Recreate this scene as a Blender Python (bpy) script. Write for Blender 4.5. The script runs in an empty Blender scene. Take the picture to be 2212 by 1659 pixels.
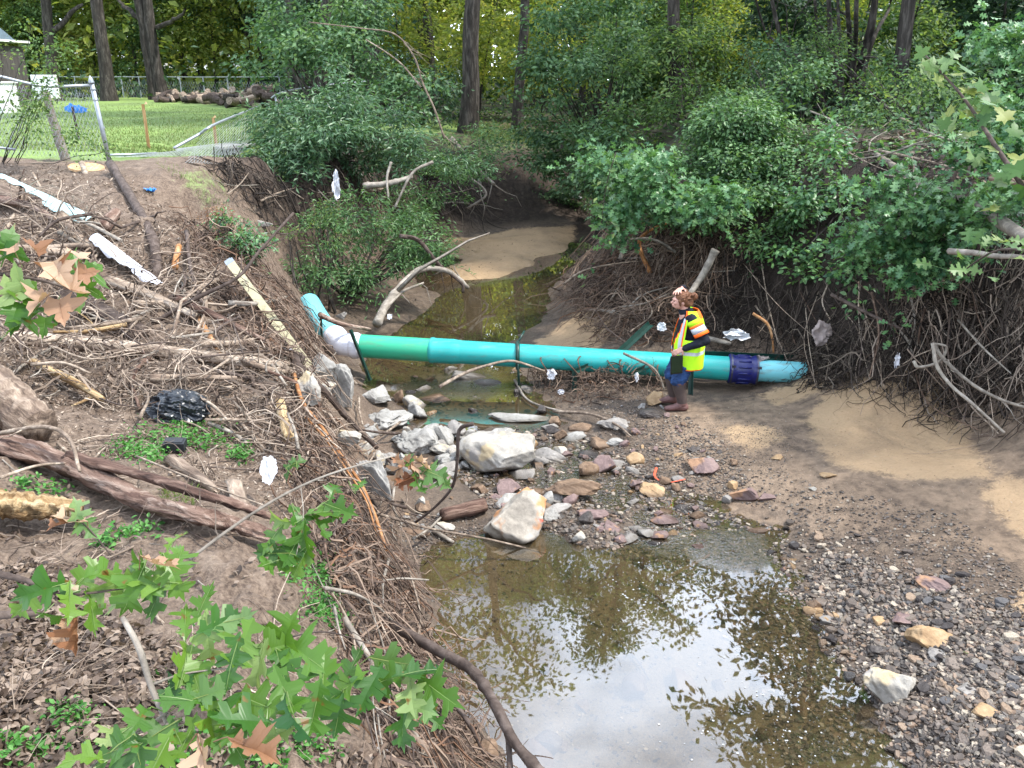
import bpy, bmesh, math, random
import numpy as np
from mathutils import Vector, Matrix, Euler
R = math.radians
random.seed(7)
rng = np.random.default_rng(7)
# ------------------------------------------------------------------ camera, sky, sun, exposure
PITCH = R(19.8); FPX = 1841.0; CAMH = 4.25
scene = bpy.context.scene
COL = scene.collection
cam_d = bpy.data.cameras.new('camera'); cam = bpy.data.objects.new('camera', cam_d); COL.objects.link(cam)
cam.location = (0, 0, CAMH); cam.rotation_euler = (math.pi/2-PITCH, 0, 0)
cam_d.sensor_width = 36; cam_d.lens = 36*FPX/2212; cam_d.clip_start = 0.05; cam_d.clip_end = 2000
scene.camera = cam
SUN_EL, SUN_AZ = R(57), R(98)      # azimuth measured from +Y towards +X
sd = Vector((math.sin(SUN_AZ)*math.cos(SUN_EL), math.cos(SUN_AZ)*math.cos(SUN_EL), math.sin(SUN_EL)))
sl = bpy.data.lights.new('sun', 'SUN'); sl.energy = 4.0; sl.angle = R(4); sl.color = (1, .955, .88)
so = bpy.data.objects.new('sun', sl); COL.objects.link(so); so.rotation_euler = sd.to_track_quat('Z', 'Y').to_euler(); so.location = (20, 5, 40)
world = bpy.data.worlds.new("World"); scene.world = world; world.use_nodes = True
nt = world.node_tree; nt.nodes.clear()
def N(t, typ, **k):
    n = t.nodes.new(typ)
    for a, b in k.items(): setattr(n, a, b)
    return n
sky = N(nt, 'ShaderNodeTexSky', sky_type='NISHITA'); sky.sun_disc = False; sky.sun_elevation = SUN_EL; sky.sun_rotation = SUN_AZ
tc = N(nt, 'ShaderNodeTexCoord'); mp = N(nt, 'ShaderNodeMapping'); mp.inputs['Scale'].default_value = (1.3, 1.3, 2.6); mp.inputs['Location'].default_value = (3.1, 1.7, 0)
cn = N(nt, 'ShaderNodeTexNoise'); cn.inputs['Scale'].default_value = 1.7; cn.inputs['Detail'].default_value = 7; cn.inputs['Roughness'].default_value = .55
cr = N(nt, 'ShaderNodeValToRGB'); cr.color_ramp.elements[0].position = .40; cr.color_ramp.elements[1].position = .60
cm = N(nt, 'ShaderNodeMix', data_type='RGBA'); cm.inputs['B'].default_value = (24, 27, 32, 1)
bg = N(nt, 'ShaderNodeBackground'); bg.inputs['Strength'].default_value = .108; wo = N(nt, 'ShaderNodeOutputWorld')
L = nt.links.new
L(tc.outputs['Generated'], mp.inputs['Vector']); L(mp.outputs['Vector'], cn.inputs['Vector']); L(cn.outputs['Fac'], cr.inputs['Fac'])
L(cr.outputs['Color'], cm.inputs['Factor']); L(sky.outputs['Color'], cm.inputs['A']); L(cm.outputs['Result'], bg.inputs['Color']); L(bg.outputs['Background'], wo.inputs['Surface'])
vs = scene.view_settings; vs.view_transform = 'Standard'; vs.look = 'None'; vs.gamma = 1; vs.use_curve_mapping = False; vs.exposure = 0.68
scene.cycles.max_bounces = 7; scene.cycles.diffuse_bounces = 3; scene.cycles.glossy_bounces = 3; scene.cycles.transmission_bounces = 4
scene.cycles.transparent_max_bounces = 8; scene.cycles.caustics_reflective = False; scene.cycles.caustics_refractive = False
scene.cycles.sample_clamp_indirect = 6

# ------------------------------------------------------------------ numeric helpers
def hash2(ix, iy, s):
    h = (ix*374761393 + iy*668265263 + s*1442695041) & 0xFFFFFFFF
    h = ((h ^ (h >> 13))*1274126177) & 0xFFFFFFFF
    return ((h ^ (h >> 16)) & 0xFFFF)/65535.0
def vnoise(x, y, s=0):
    x = np.asarray(x, float); y = np.asarray(y, float)
    ix = np.floor(x).astype(np.int64); iy = np.floor(y).astype(np.int64); fx = x-ix; fy = y-iy
    fx = fx*fx*(3-2*fx); fy = fy*fy*(3-2*fy)
    a = hash2(ix, iy, s); b = hash2(ix+1, iy, s); c = hash2(ix, iy+1, s); d = hash2(ix+1, iy+1, s)
    return (a+(b-a)*fx+(c-a)*fy+(a-b-c+d)*fx*fy)*2-1
def fbm(x, y, o=4, s=0):
    t = 0; a = 1; n = 0
    for k in range(o):
        t = t+a*vnoise(x*2**k, y*2**k, s+k*17); n += a; a *= .5
    return t/n
CP, SP = math.cos(PITCH), math.sin(PITCH)
def rays(u, v):
    u = np.asarray(u, float); v = np.asarray(v, float)
    a = (u-1106)/FPX; b = (829.5-v)/FPX
    d = np.stack([a, CP+b*SP, -SP+b*CP], -1)
    return d/np.linalg.norm(d, axis=-1, keepdims=True)
def onz(u, v, z):
    d = rays(u, v); t = (z-CAMH)/d[..., 2]; return d*t[..., None]+np.array([0, 0, CAMH])
def Q(u, v, dist):       # point seen at (u,v) at a slant distance
    return rays(u, v)*dist+np.array([0, 0, CAMH])
def atY(u, v, y):
    d = rays(u, v); return d*(y/d[..., 1])[..., None]+np.array([0, 0, CAMH])
# ------------------------------------------------------------------ terrain: heights at surveyed points, joined by a radial interpolant
CTRL = []
def line(pts, step=.7):
    w = [onz(p[0], p[1], p[2]) if len(p) == 3 else np.array(p[1:]) for p in pts]
    for a, b in zip(w[:-1], w[1:]):
        n = max(1, int(np.linalg.norm(b-a)/step))
        for k in range(n): CTRL.append(a+(b-a)*k/n)
    CTRL.append(w[-1])
def pt(*ps):
    for p in ps: CTRL.append(onz(*p) if len(p) == 3 else np.array(p[1:], float))
SH_R = [(1290, 530, 0), (1200, 620, 0), (1170, 690, 0), (1100, 745, 0), (1120, 800, 0), (1190, 870, 0), (1290, 960, 0), (1400, 1035, 0), (1560, 1090, 0), (1700, 1140, 0), (1730, 1250, 0), (1800, 1390, 0), (1890, 1520, 0), (1950, 1659, 0)]
SH_L = [(1240, 555, 0), (1150, 570, 0), (1080, 600, 0), (950, 612, 0), (930, 660, 0), (870, 705, 0), (800, 760, 0), (780, 810, 0), (850, 860, 0), (890, 920, 0), (960, 960, 0), (1010, 1050, 0), (1010, 1150, 0), (895, 1215, 0), (920, 1400, 0), (1000, 1520, 0), (1090, 1659, 0)]
line(SH_R); line(SH_L)
CTRL.append(np.array([2.7, 2.5, 0])); CTRL.append(np.array([0.1, 2.5, 0])); CTRL.append(np.array([1.4, 2.2, -.3])); CTRL.append(np.array([1.4, 3.6, -.33]))
pt((1050, 680, -.2), (1180, 590, -.2), (1020, 650, -.22), (950, 800, -.08), (1010, 880, -.08), (1110, 930, -.02), (1200, 930, -.0), (1200, 990, -.02), (1150, 1020, -.02), (1050, 1100, .05), (960, 1090, .09), (900, 1140, .09), (1180, 1130, .03), (1250, 1165, .04), (1090, 930, .02), (940, 960, .05), (1120, 1210, -.15), (1200, 1250, -.28), (1300, 1450, -.36), (1500, 1600, -.32), (1150, 1500, -.32), (1050, 1350, -.25), (1500, 1300, -.12), (1650, 1450, -.14), (1320, 1020, -.008), (1450, 1150, -.02), (1290, 1100, -.012), (1400, 1100, -.005), (1560, 1160, -.02), (1500, 1210, -.05), (1700, 1580, -.2))
# gravel bar
pt((1300, 900, .1), (1500, 900, .15), (1650, 900, .25), (1600, 1000, .1), (1900, 1000, .3), (2100, 1050, .36), (1750, 1080, .14), (1900, 1200, .2), (2212, 1300, .36), (2000, 1450, .13), (2212, 1600, .3), (2100, 1659, .18), (1400, 860, .12), (1300, 830, .12), (1200, 820, .05), (1500, 800, .12), (1300, 745, .15), (1220, 720, .12), (1260, 780, .1), (2080, 900, .42), (1900, 890, .36), (2100, 1230, .3))
# right toe and bank top
line([('w', 2.9, 30, .2), ('w', 2.6, 26, .2), (1290, 528, .12), (1215, 610, .15), (1240, 690, .25), (1330, 740, .28), (1440, 745, .32), (1560, 745, .35), (1700, 760, .4), (1790, 838, .42), (1900, 855, .5), (2080, 868, .5), (2160, 910, .55), (2260, 1000, .6), ('w', 5.6, 6, .6), ('w', 5.4, 3, .6)])
line([('w', 4.2, 30, 2.4), ('w', 3.6, 22, 2.5), ('w', 2.9, 18, 2.3), ('w', 3.0, 16.3, 2.3), ('w', 3.6, 14.6, 2.4), ('w', 4.5, 13.8, 2.6), ('w', 5.1, 13.0, 2.7), ('w', 5.2, 11.8, 2.7), ('w', 5.8, 11.1, 2.8), ('w', 6.6, 10.8, 2.9), ('w', 6.9, 9.3, 3.0), ('w', 7.0, 6, 3.0), ('w', 6.9, 3, 3.0)])
line([('w', 2.0, 18, 1.1), ('w', 1.9, 15.3, 1.0), ('w', 2.6, 14.1, 1.0), ('w', 3.5, 13.3, .8)])
# far bank behind the sandbar
line([('w', 2.4, 30, .2), (1290, 450, .35), (1180, 468, .35), (1050, 470, .35), (960, 488, .35), (880, 508, .4), (840, 560, .4), (790, 640, .4), (700, 680, .45), (650, 640, .6)])
line([('w', 2.0, 34, 2.2), (1240, 350, 1.5), (1180, 346, 1.75), (1100, 342, 1.85), (1000, 335, 2.0), (900, 333, 2.15), (820, 335, 2.4), (720, 338, 2.7), (640, 340, 2.8), (560, 343, 2.85), (480, 352, 2.85), ('w', -5.0, 14.2, 2.8), (455, 392, 2.75), (465, 430, 2.6), (500, 500, 2.3), (535, 570, 1.9), (590, 680, 1.6), (620, 760, 1.5), (640, 830, 1.35), (690, 930, 1.25), (700, 1040, 1.25), (700, 1120, 1.4), (715, 1210, 1.45), (730, 1320, 1.45), (740, 1420, 1.45), (800, 1560, 1.4), (850, 1680, 1.3), ('w', -.5, 1.6, 1.3)])
pt((650, 560, .8), (590, 520, 1.1), (700, 600, .6), (640, 480, 1.0), (720, 520, .7), (1100, 560, .14), (1180, 500, .22), (1250, 480, .3), (1000, 570, .14), (1000, 520, .25), (1100, 520, .25), (1200, 525, .14), (900, 640, .15), (760, 720, .3), (1150, 290, 2.3), (1000, 280, 2.5), (1250, 300, 2.2))
# toe of the left bank
line([(700, 690, .4), (700, 760, .3), (740, 830, .15), (800, 905, .12), (770, 1000, .3), (830, 1120, .2), (885, 1225, .05), (910, 1400, .05), (985, 1530, .05), (1060, 1650, .05), ('w', -.1, 2.6, .05)])
# the left bank, the yard
pt((0, 480, 2.4), (0, 600, 2.2), (0, 720, 1.95), (200, 600, 2.1), (200, 720, 1.85), (350, 620, 2.0), (400, 720, 1.75), (500, 700, 1.65), (0, 860, 1.85), (200, 860, 1.75), (400, 880, 1.65), (550, 900, 1.5), (0, 1000, 1.85), (250, 1020, 1.8), (500, 1010, 1.5), (0, 1150, 1.9), (200, 1180, 1.85), (420, 1130, 1.95), (560, 1120, 1.6), (0, 1300, 1.95), (300, 1300, 1.85), (500, 1230, 1.95), (600, 1300, 1.8), (0, 1450, 2.05), (300, 1500, 2.0), (0, 1659, 2.15), (500, 1450, 1.9), (550, 1600, 1.8), (650, 1500, 1.6), (300, 1680, 2.1),
   (200, 500, 2.5), (350, 470, 2.6), (380, 400, 2.8), (250, 420, 2.8), (100, 420, 2.75), (0, 400, 2.8), (300, 360, 2.88), (210, 345, 2.9), (60, 345, 2.95), (420, 375, 2.85), (430, 480, 2.3), (450, 560, 2.0), (-300, 500, 2.8), (-300, 900, 2.4), (-300, 1400, 2.5), (-200, 1659, 2.5))
for x in (-70, -45, -30, -20, -12, -7): 
    for y in (18, 24, 32, 45, 60, 90, 150): CTRL.append(np.array([x, y, 2.9+.002*y]))
for x in (-2, 5, 12, 20, 32, 50, 80):
    for y in (42, 60, 90, 150): CTRL.append(np.array([x, y, 2.6]))
for x in (9, 12, 18, 30, 60):
    for y in (2, 6, 12, 18, 28): CTRL.append(np.array([x, y, 3.0]))
for x in (-4, -8, -16, -40): CTRL.append(np.array([x, 1, 2.7])); CTRL.append(np.array([x-1, 6, 2.8])); CTRL.append(np.array([x*1.4-4, 12, 2.9]))
for x in (6.5, 11, 20): CTRL.append(np.array([x*1.2, 22, 2.9])); CTRL.append(np.array([x, -2, 3.0]))
CTRL = np.array(CTRL)
_k = np.zeros(len(CTRL), bool)
_seen = []
for i, c in enumerate(CTRL):
    if all(abs(c[0]-s[0])+abs(c[1]-s[1]) > .12 for s in _seen): _seen.append(c); _k[i] = True
CTRL = CTRL[_k]
_C = CTRL[:, :2]; _n = len(CTRL)
_D = np.sqrt(((_C[:, None]-_C[None])**2).sum(-1)+.01)
_A = np.zeros((_n+1, _n+1)); _A[:_n, :_n] = _D+np.eye(_n)*.02*-1; _A[_n, :_n] = 1; _A[:_n, _n] = 1
_W = np.linalg.solve(_A, np.append(CTRL[:, 2], 0))
def base_h(x, y):
    x = np.asarray(x, float).ravel(); y = np.asarray(y, float).ravel(); out = np.empty(len(x))
    for i in range(0, len(x), 20000):
        d = np.sqrt((x[i:i+20000, None]-_C[None, :, 0])**2+(y[i:i+20000, None]-_C[None, :, 1])**2+.01)
        out[i:i+20000] = d@_W[:_n]+_W[_n]
    return out
_gx = np.arange(-14, 14.01, .07); _gy = np.arange(-1, 38.01, .07); _GX, _GY = np.meshgrid(_gx, _gy); _GZ = base_h(_GX, _GY).reshape(_GX.shape); _slow = base_h
def base_h(x, y):
    x = np.asarray(x, float).ravel(); y = np.asarray(y, float).ravel(); i = (x+14)/.07; j = (y+1)/.07
    k = (i >= 0) & (j >= 0) & (i < len(_gx)-1.001) & (j < len(_gy)-1.001); out = np.empty(len(x))
    a = i[k].astype(int); b = j[k].astype(int); fa = i[k]-a; fb = j[k]-b
    out[k] = (_GZ[b, a]*(1-fa)+_GZ[b, a+1]*fa)*(1-fb)+(_GZ[b+1, a]*(1-fa)+_GZ[b+1, a+1]*fa)*fb
    if (~k).any(): out[~k] = _slow(x[~k], y[~k])
    return out
def height(x, y):
    x = np.asarray(x, float); y = np.asarray(y, float); sh = x.shape
    z = base_h(x, y); X = x.ravel(); Y = y.ravel()
    e = .15; sl_ = np.hypot(base_h(X+e, Y)-z, base_h(X, Y+e)-z)/e      # slope: banks are rougher than flats
    b = np.clip(sl_-.12, 0, 1)
    high = np.clip((z-.6)/.8, 0, 1)
    lawn = np.clip((Y-14)/2, 0, 1)*high
    yard = high*(1-lawn)
    amp = .018+.10*b+.035*yard
    z = z+amp*fbm(X*2.2, Y*2.2, 5, 3)+amp*.5*fbm(X*9, Y*9, 3, 9)+.03*fbm(X*.7, Y*.7, 2, 5)*np.clip(high+b, 0, 1)+(.012+.05*b+.02*yard)*np.abs(fbm(X*5, Y*5, 3, 31))
    return z.reshape(sh)
def H1(x, y): return float(height(np.array([x]), np.array([y]))[0])
def hit(u, v, lift=0.):
    """where the line of sight through (u, v) meets the ground"""
    u = np.atleast_1d(np.asarray(u, float)); v = np.atleast_1d(np.asarray(v, float)); d = rays(u, v)
    n = len(u); lo = np.full(n, 1.2); done = np.zeros(n, bool); t = lo.copy(); res = np.full(n, 90.)
    ts = 1.2*1.025**np.arange(180)
    prev = ts[0]; blo = np.full(n, np.nan); bhi = np.full(n, np.nan)
    for tt in ts[1:]:
        idx = np.where(~done)[0]
        if not len(idx): break
        p = d[idx]*tt; z = p[:, 2]+CAMH
        h = base_h(p[:, 0], p[:, 1])
        k = z < h+lift
        blo[idx[k]] = prev; bhi[idx[k]] = tt; done[idx[k]] = True; prev = tt
    for _ in range(8):
        m = (blo+bhi)/2; ok = done; p = d*np.where(ok, m, 1)[:, None]
        z = p[:, 2]+CAMH; h = height(p[:, 0], p[:, 1]); k = z < h+lift
        bhi = np.where(k, m, bhi); blo = np.where(k, blo, m)
    res = np.where(done, (blo+bhi)/2, 90.)
    return d*res[:, None]+np.array([0, 0, CAMH])
def G(u, v, lift=0.): return hit(u, v, lift)[0]

# ------------------------------------------------------------------ mesh builder
class MB:
    def __init__(s): s.V = []; s.F = []; s.n = 0; s.rnd = []; s.mi = []; s.uv = []
    def add(s, V, F, rnd=0., mi=0):
        """V (n,3); F (m,k) one face size"""
        V = np.asarray(V, float).reshape(-1, 3); F = np.asarray(F, np.int64)
        s.V.append(V); s.F.append(F+s.n); s.n += len(V)
        s.rnd.append(np.broadcast_to(np.asarray(rnd, float), (len(F),)).copy()); s.mi.append(np.broadcast_to(np.asarray(mi), (len(F),)).copy())
        return s
    def scatter(s, tv, tf, pos, rot, scale, rnd, mi=0):
        """many copies of a template: tv (n,3), tf list of face arrays, rot (N,3,3) columns = axes"""
        N_ = len(pos); n = len(tv); sc = np.asarray(scale, float)
        if sc.ndim == 1: sc = sc[:, None].repeat(3, 1)
        V = np.einsum('nij,kj,nj->nki', rot, tv, sc)+pos[:, None]
        base = s.n; s.V.append(V.reshape(-1, 3)); s.n += N_*n
        for f in tf:
            f = np.asarray(f); F = (f[None]+(np.arange(N_)*n)[:, None, None]).reshape(-1, f.shape[1])+base
            s.F.append(F); s.rnd.append(np.repeat(rnd, len(f))); s.mi.append(np.full(len(F), mi))
        return s
    def tube(s, P, rad, sides=5, rnd=0., cap=True, mi=0, rough=0., flat=1.):
        P = np.asarray(P, float); n = len(P); rad = np.broadcast_to(np.asarray(rad, float), (n,))
        T = np.gradient(P, axis=0); T /= np.linalg.norm(T, axis=1, keepdims=True)+1e-9
        up = np.array([0.13, 0.21, .97]) if abs(T[:, 2]).mean() < .8 else np.array([1, .1, .05])
        A = np.cross(T, up); A /= np.linalg.norm(A, axis=1, keepdims=True)+1e-9; B = np.cross(T, A)
        th = np.arange(sides)*2*math.pi/sides
        rr = np.ones((n, sides))
        if rough: rr = 1+rough*(fbm(np.arange(n)[:, None]*.55+P[0, 0]*7+np.zeros((n, sides)), (np.arange(sides)*1.9)[None]+np.zeros((n, sides)), 2, 21)+.6*(rng.random((1, sides))-.5)*1.2)
        V = P[:, None]+(rad[:, None]*rr)[..., None]*(np.cos(th)[None, :, None]*A[:, None]+flat*np.sin(th)[None, :, None]*B[:, None])
        i = np.arange(n-1)[:, None]*sides; j = np.arange(sides)[None]; j2 = (j+1) % sides
        F = np.stack([i+j, i+j2, i+sides+j2, i+sides+j], -1).reshape(-1, 4)
        V = V.reshape(-1, 3); s.add(V, F, rnd, mi)
        if cap and sides > 2:
            b = s.n-len(V); s.F.append(np.array([list(range(b+sides-1, b-1, -1))])); s.F.append(np.array([[b+(n-1)*sides+k for k in range(sides)]]))
            for _ in (0, 1): s.rnd.append(np.array([float(np.ravel(rnd)[0])])); s.mi.append(np.array([mi]))
        return s
    def box(s, c, size, rot=None, rnd=0., mi=0, bev=0):
        x, y, z = [q/2 for q in size]
        V = np.array([(a*x, b*y, d*z) for a in (-1, 1) for b in (-1, 1) for d in (-1, 1)])
        if rot is not None: V = V@np.array(rot).T
        V = V+np.array(c)
        return s.add(V, [(0, 1, 3, 2), (4, 6, 7, 5), (0, 4, 5, 1), (2, 3, 7, 6), (0, 2, 6, 4), (1, 5, 7, 3)], rnd, mi)
    def mesh(s, name, mats, org=(0, 0, 0), smooth=False):
        V = np.concatenate(s.V)-np.array(org); me = bpy.data.meshes.new(name)
        me.vertices.add(len(V)); me.vertices.foreach_set('co', V.astype(np.float32).ravel())
        loops = np.concatenate([f.ravel() for f in s.F]); cnt = np.concatenate([np.full(len(f), f.shape[1]) for f in s.F])
        me.loops.add(len(loops)); me.loops.foreach_set('vertex_index', loops.astype(np.int32))
        me.polygons.add(len(cnt)); st = np.concatenate([[0], np.cumsum(cnt)[:-1]]); me.polygons.foreach_set('loop_start', st.astype(np.int32))
        me.polygons.foreach_set('loop_total', cnt.astype(np.int32))
        me.polygons.foreach_set('material_index', np.concatenate(s.mi).astype(np.int32))
        me.polygons.foreach_set('use_smooth', np.full(len(cnt), smooth, bool))
        me.update(calc_edges=True)
        at = me.attributes.new('rnd', 'FLOAT', 'FACE'); at.data.foreach_set('value', np.concatenate(s.rnd).astype(np.float32))
        for m in (mats if isinstance(mats, (list, tuple)) else [mats]): me.materials.append(m)
        return me
def tag(o, label=None, cat=None, group=None, kind=None):
    if label: o['label'] = label
    if cat: o['category'] = cat
    if group: o['group'] = group
    if kind: o['kind'] = kind
    return o
def thing(name, label, cat, loc, group=None, rotz=0):
    o = bpy.data.objects.new(name, None); COL.objects.link(o); o.location = tuple(float(q) for q in loc); o.rotation_euler = (0, 0, rotz); o.empty_display_size = .2
    return tag(o, label, cat, group)
def part(name, mb, mats, parent, smooth=False, label=None, local=False, kind=None):
    org = (0, 0, 0)
    if not local and parent is not None:
        q = parent; org = np.zeros(3)
        while q is not None: org = org+np.array(q.location); q = q.parent
    me = mb.mesh(name, mats, org, smooth); o = bpy.data.objects.new(name, me); COL.objects.link(o); o.parent = parent
    if label: o['label'] = label
    if kind: o['kind'] = kind
    return o
def single(name, mb, mats, label, cat, group=None, smooth=False, kind=None, loc=None):
    V = np.concatenate(mb.V)
    if loc is None: loc = np.array([V[:, 0].mean(), V[:, 1].mean(), V[:, 2].min()])
    me = mb.mesh(name, mats, loc, smooth); o = bpy.data.objects.new(name, me); COL.objects.link(o); o.location = tuple(float(q) for q in loc)
    if kind in ('stuff', 'structure'): cat = cat if kind == 'stuff' else None
    return tag(o, label, cat, group, kind)
def dup(o, loc, rotz=None, scale=None, label=None, group=None, parent=None, rot=None):
    c = o.copy(); COL.objects.link(c); c.parent = parent
    if loc is not None: c.location = tuple(float(q) for q in loc)
    if rotz is not None: c.rotation_euler = (0, 0, rotz)
    if rot is not None: c.rotation_euler = rot
    if scale is not None: c.scale = scale if hasattr(scale, '__len__') else (scale,)*3
    if label: c['label'] = label
    if group: c['group'] = group
    for ch in o.children: dup(ch, None, parent=c)
    return c
def unit(v): v = np.asarray(v, float); return v/(np.linalg.norm(v)+1e-9)
def wig(p0, p1, n=8, w=.1, sag=0., seed=None):
    """wandering path"""
    g = rng if seed is None else np.random.default_rng(seed)
    p0 = np.asarray(p0, float); p1 = np.asarray(p1, float); t = np.linspace(0, 1, n)[:, None]
    L_ = np.linalg.norm(p1-p0); P = p0+(p1-p0)*t
    off = g.normal(size=(n, 3)).cumsum(0); off = off-off[0]-(off[-1]-off[0])*t
    P = P+off*w*L_/n; P[:, 2] -= sag*L_*4*(t*(1-t))[:, 0]
    return P
def bez(pts, n=24):
    """smooth curve through points (Catmull-Rom)"""
    P = np.array(pts, float); P = np.vstack([2*P[0]-P[1], P, 2*P[-1]-P[-2]]); out = []
    m = len(P)-3; per = max(2, n//m)
    for i in range(m):
        a, b, c, d = P[i:i+4]
        for t in np.linspace(0, 1, per, endpoint=(i == m-1)):
            out.append(.5*((2*b)+(-a+c)*t+(2*a-5*b+4*c-d)*t*t+(-a+3*b-3*c+d)*t**3))
    return np.array(out)
def frames(n, fwd=None, up=None, spread=1., g=rng):
    """random rotation matrices; x = leaf direction, z = leaf normal"""
    z = g.normal(size=(n, 3))*spread+(np.array([0, 0, 1.]) if up is None else up); z /= np.linalg.norm(z, axis=1, keepdims=True)
    x = g.normal(size=(n, 3)) if fwd is None else fwd+g.normal(size=(n, 3))*.35
    x = x-(x*z).sum(1, keepdims=True)*z; x /= np.linalg.norm(x, axis=1, keepdims=True)+1e-9
    y = np.cross(z, x); return np.stack([x, y, z], -1)
def poly_uv(poly, n, g=rng):
    """n random points in a polygon"""
    poly = np.array(poly, float); out = []
    lo = poly.min(0); hi = poly.max(0)
    while len(out) < n:
        p = lo+g.random((n*2, 2))*(hi-lo); k = inside(p, poly); out.extend(p[k].tolist())
    return np.array(out[:n])
def inside(p, poly):
    x, y = p[:, 0], p[:, 1]; c = np.zeros(len(p), bool); n = len(poly); j = n-1
    for i in range(n):
        xi, yi = poly[i]; xj, yj = poly[j]
        c ^= ((yi > y) != (yj > y)) & (x < (xj-xi)*(y-yi)/(yj-yi+1e-12)+xi); j = i
    return c
def sdf(X, Y, poly):
    """signed distance, positive inside"""
    p = np.stack([X, Y], -1); d = np.full(len(X), 1e9); n = len(poly)
    for i in range(n):
        a = np.array(poly[i]); b = np.array(poly[(i+1) % n]); ab = b-a
        t = np.clip(((p-a)@ab)/(ab@ab+1e-12), 0, 1); d = np.minimum(d, np.linalg.norm(p-(a+t[:, None]*ab), axis=1))
    return np.where(inside(p, np.array(poly)), d, -d)
# ------------------------------------------------------------------ materials
def mat(name):
    m = bpy.data.materials.new(name); m.use_nodes = True; t = m.node_tree
    b = t.nodes['Principled BSDF']; return m, t, b
def ramp(t, cols, pos=None, interp='LINEAR'):
    r = N(t, 'ShaderNodeValToRGB'); e = r.color_ramp.elements; r.color_ramp.interpolation = interp
    pos = pos or [i/(len(cols)-1) for i in range(len(cols))]
    while len(e) < len(cols): e.new(.5)
    for k, (c, p) in enumerate(zip(cols, pos)): e[k].position = p; e[k].color = (*c, 1)
    return r
def noise(t, scale, detail=5, rough=.55, vec=None, dist=0.):
    n = N(t, 'ShaderNodeTexNoise'); n.inputs['Scale'].default_value = scale; n.inputs['Detail'].default_value = detail; n.inputs['Roughness'].default_value = rough; n.inputs['Distortion'].default_value = dist
    if vec is not None: t.links.new(vec, n.inputs['Vector'])
    return n
def bump(t, b, h, strength=.5, dist=.02, prev=None):
    n = N(t, 'ShaderNodeBump'); n.inputs['Strength'].default_value = strength; n.inputs['Distance'].default_value = dist
    t.links.new(h, n.inputs['Height'])
    if prev is not None: t.links.new(prev, n.inputs['Normal'])
    if b is not None: t.links.new(n.outputs['Normal'], b.inputs['Normal'])
    return n.outputs['Normal']
def mixc(t, fac, a, b, mode='MIX'):
    m = N(t, 'ShaderNodeMix', data_type='RGBA', blend_type=mode)
    for s_, v in (('Factor', fac), ('A', a), ('B', b)):
        i = m.inputs[s_] if s_ == 'Factor' else [q for q in m.inputs if q.name == s_ and q.type == 'RGBA'][0]
        if hasattr(v, 'links'): t.links.new(v, i)
        else: i.default_value = v if s_ == 'Factor' else (*v, 1)
    return [q for q in m.outputs if q.type == 'RGBA'][0]
def mathn(t, op, a, b=0., clamp=False):
    m = N(t, 'ShaderNodeMath', operation=op); m.use_clamp = clamp
    for i, v in enumerate((a, b)):
        if hasattr(v, 'links'): t.links.new(v, m.inputs[i])
        else: m.inputs[i].default_value = v
    return m.outputs[0]
def wpos(t): return N(t, 'ShaderNodeNewGeometry').outputs['Position']
def ocoord(t): return N(t, 'ShaderNodeTexCoord').outputs['Object']
def attr(t, nm, out='Fac'): a = N(t, 'ShaderNodeAttribute'); a.attribute_name = nm; return a.outputs[out]
def leafmat(name, cols, trans=.45, rough=.45, vein=False, spec=.35, blot=None):
    m, t, b = mat(name); r = ramp(t, cols); t.links.new(attr(t, 'rnd'), r.inputs['Fac'])
    c = r.outputs['Color']
    nz = noise(t, 14, 3, .5, ocoord(t)); c = mixc(t, .35, c, mixc(t, nz.outputs['Fac'], (.25, .25, .25), (1.25, 1.25, 1.25)), 'MULTIPLY')
    if blot:
        n2 = noise(t, 30, 2, .5, ocoord(t)); r2 = ramp(t, [(0, 0, 0), (1, 1, 1)], [.66, .72]); t.links.new(n2.outputs['Fac'], r2.inputs['Fac']); c = mixc(t, r2.outputs['Color'], c, blot)
    t.links.new(c, b.inputs['Base Color']); b.inputs['Roughness'].default_value = rough; b.inputs['Specular IOR Level'].default_value = spec
    tr = N(t, 'ShaderNodeBsdfTranslucent'); t.links.new(mixc(t, 1, c, (1.25, 1.2, .55), 'MULTIPLY'), tr.inputs['Color'])
    mx = N(t, 'ShaderNodeMixShader'); mx.inputs[0].default_value = trans
    t.links.new(b.outputs[0], mx.inputs[1]); t.links.new(tr.outputs[0], mx.inputs[2]); t.links.new(mx.outputs[0], t.nodes['Material Output'].inputs['Surface'])
    return m
def woodmat(name, cols, rough=.85, scale=6., stretch=(1, 1, 1), bs=.6, bd=.02, rndmix=True):
    m, t, b = mat(name); mpn = N(t, 'ShaderNodeMapping'); mpn.inputs['Scale'].default_value = stretch; t.links.new(ocoord(t), mpn.inputs['Vector'])
    n = noise(t, scale, 8, .65, mpn.outputs['Vector'], .4); r = ramp(t, cols, [.3+.4*i/(len(cols)-1) for i in range(len(cols))])
    f = n.outputs['Fac']
    if rndmix: f = mathn(t, 'ADD', mathn(t, 'MULTIPLY', mathn(t, 'SUBTRACT', attr(t, 'rnd'), .5), .35), f)
    t.links.new(f, r.inputs['Fac']); t.links.new(r.outputs['Color'], b.inputs['Base Color']); b.inputs['Roughness'].default_value = rough; b.inputs['Specular IOR Level'].default_value = .25
    bump(t, b, n.outputs['Fac'], bs, bd); return m
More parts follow.
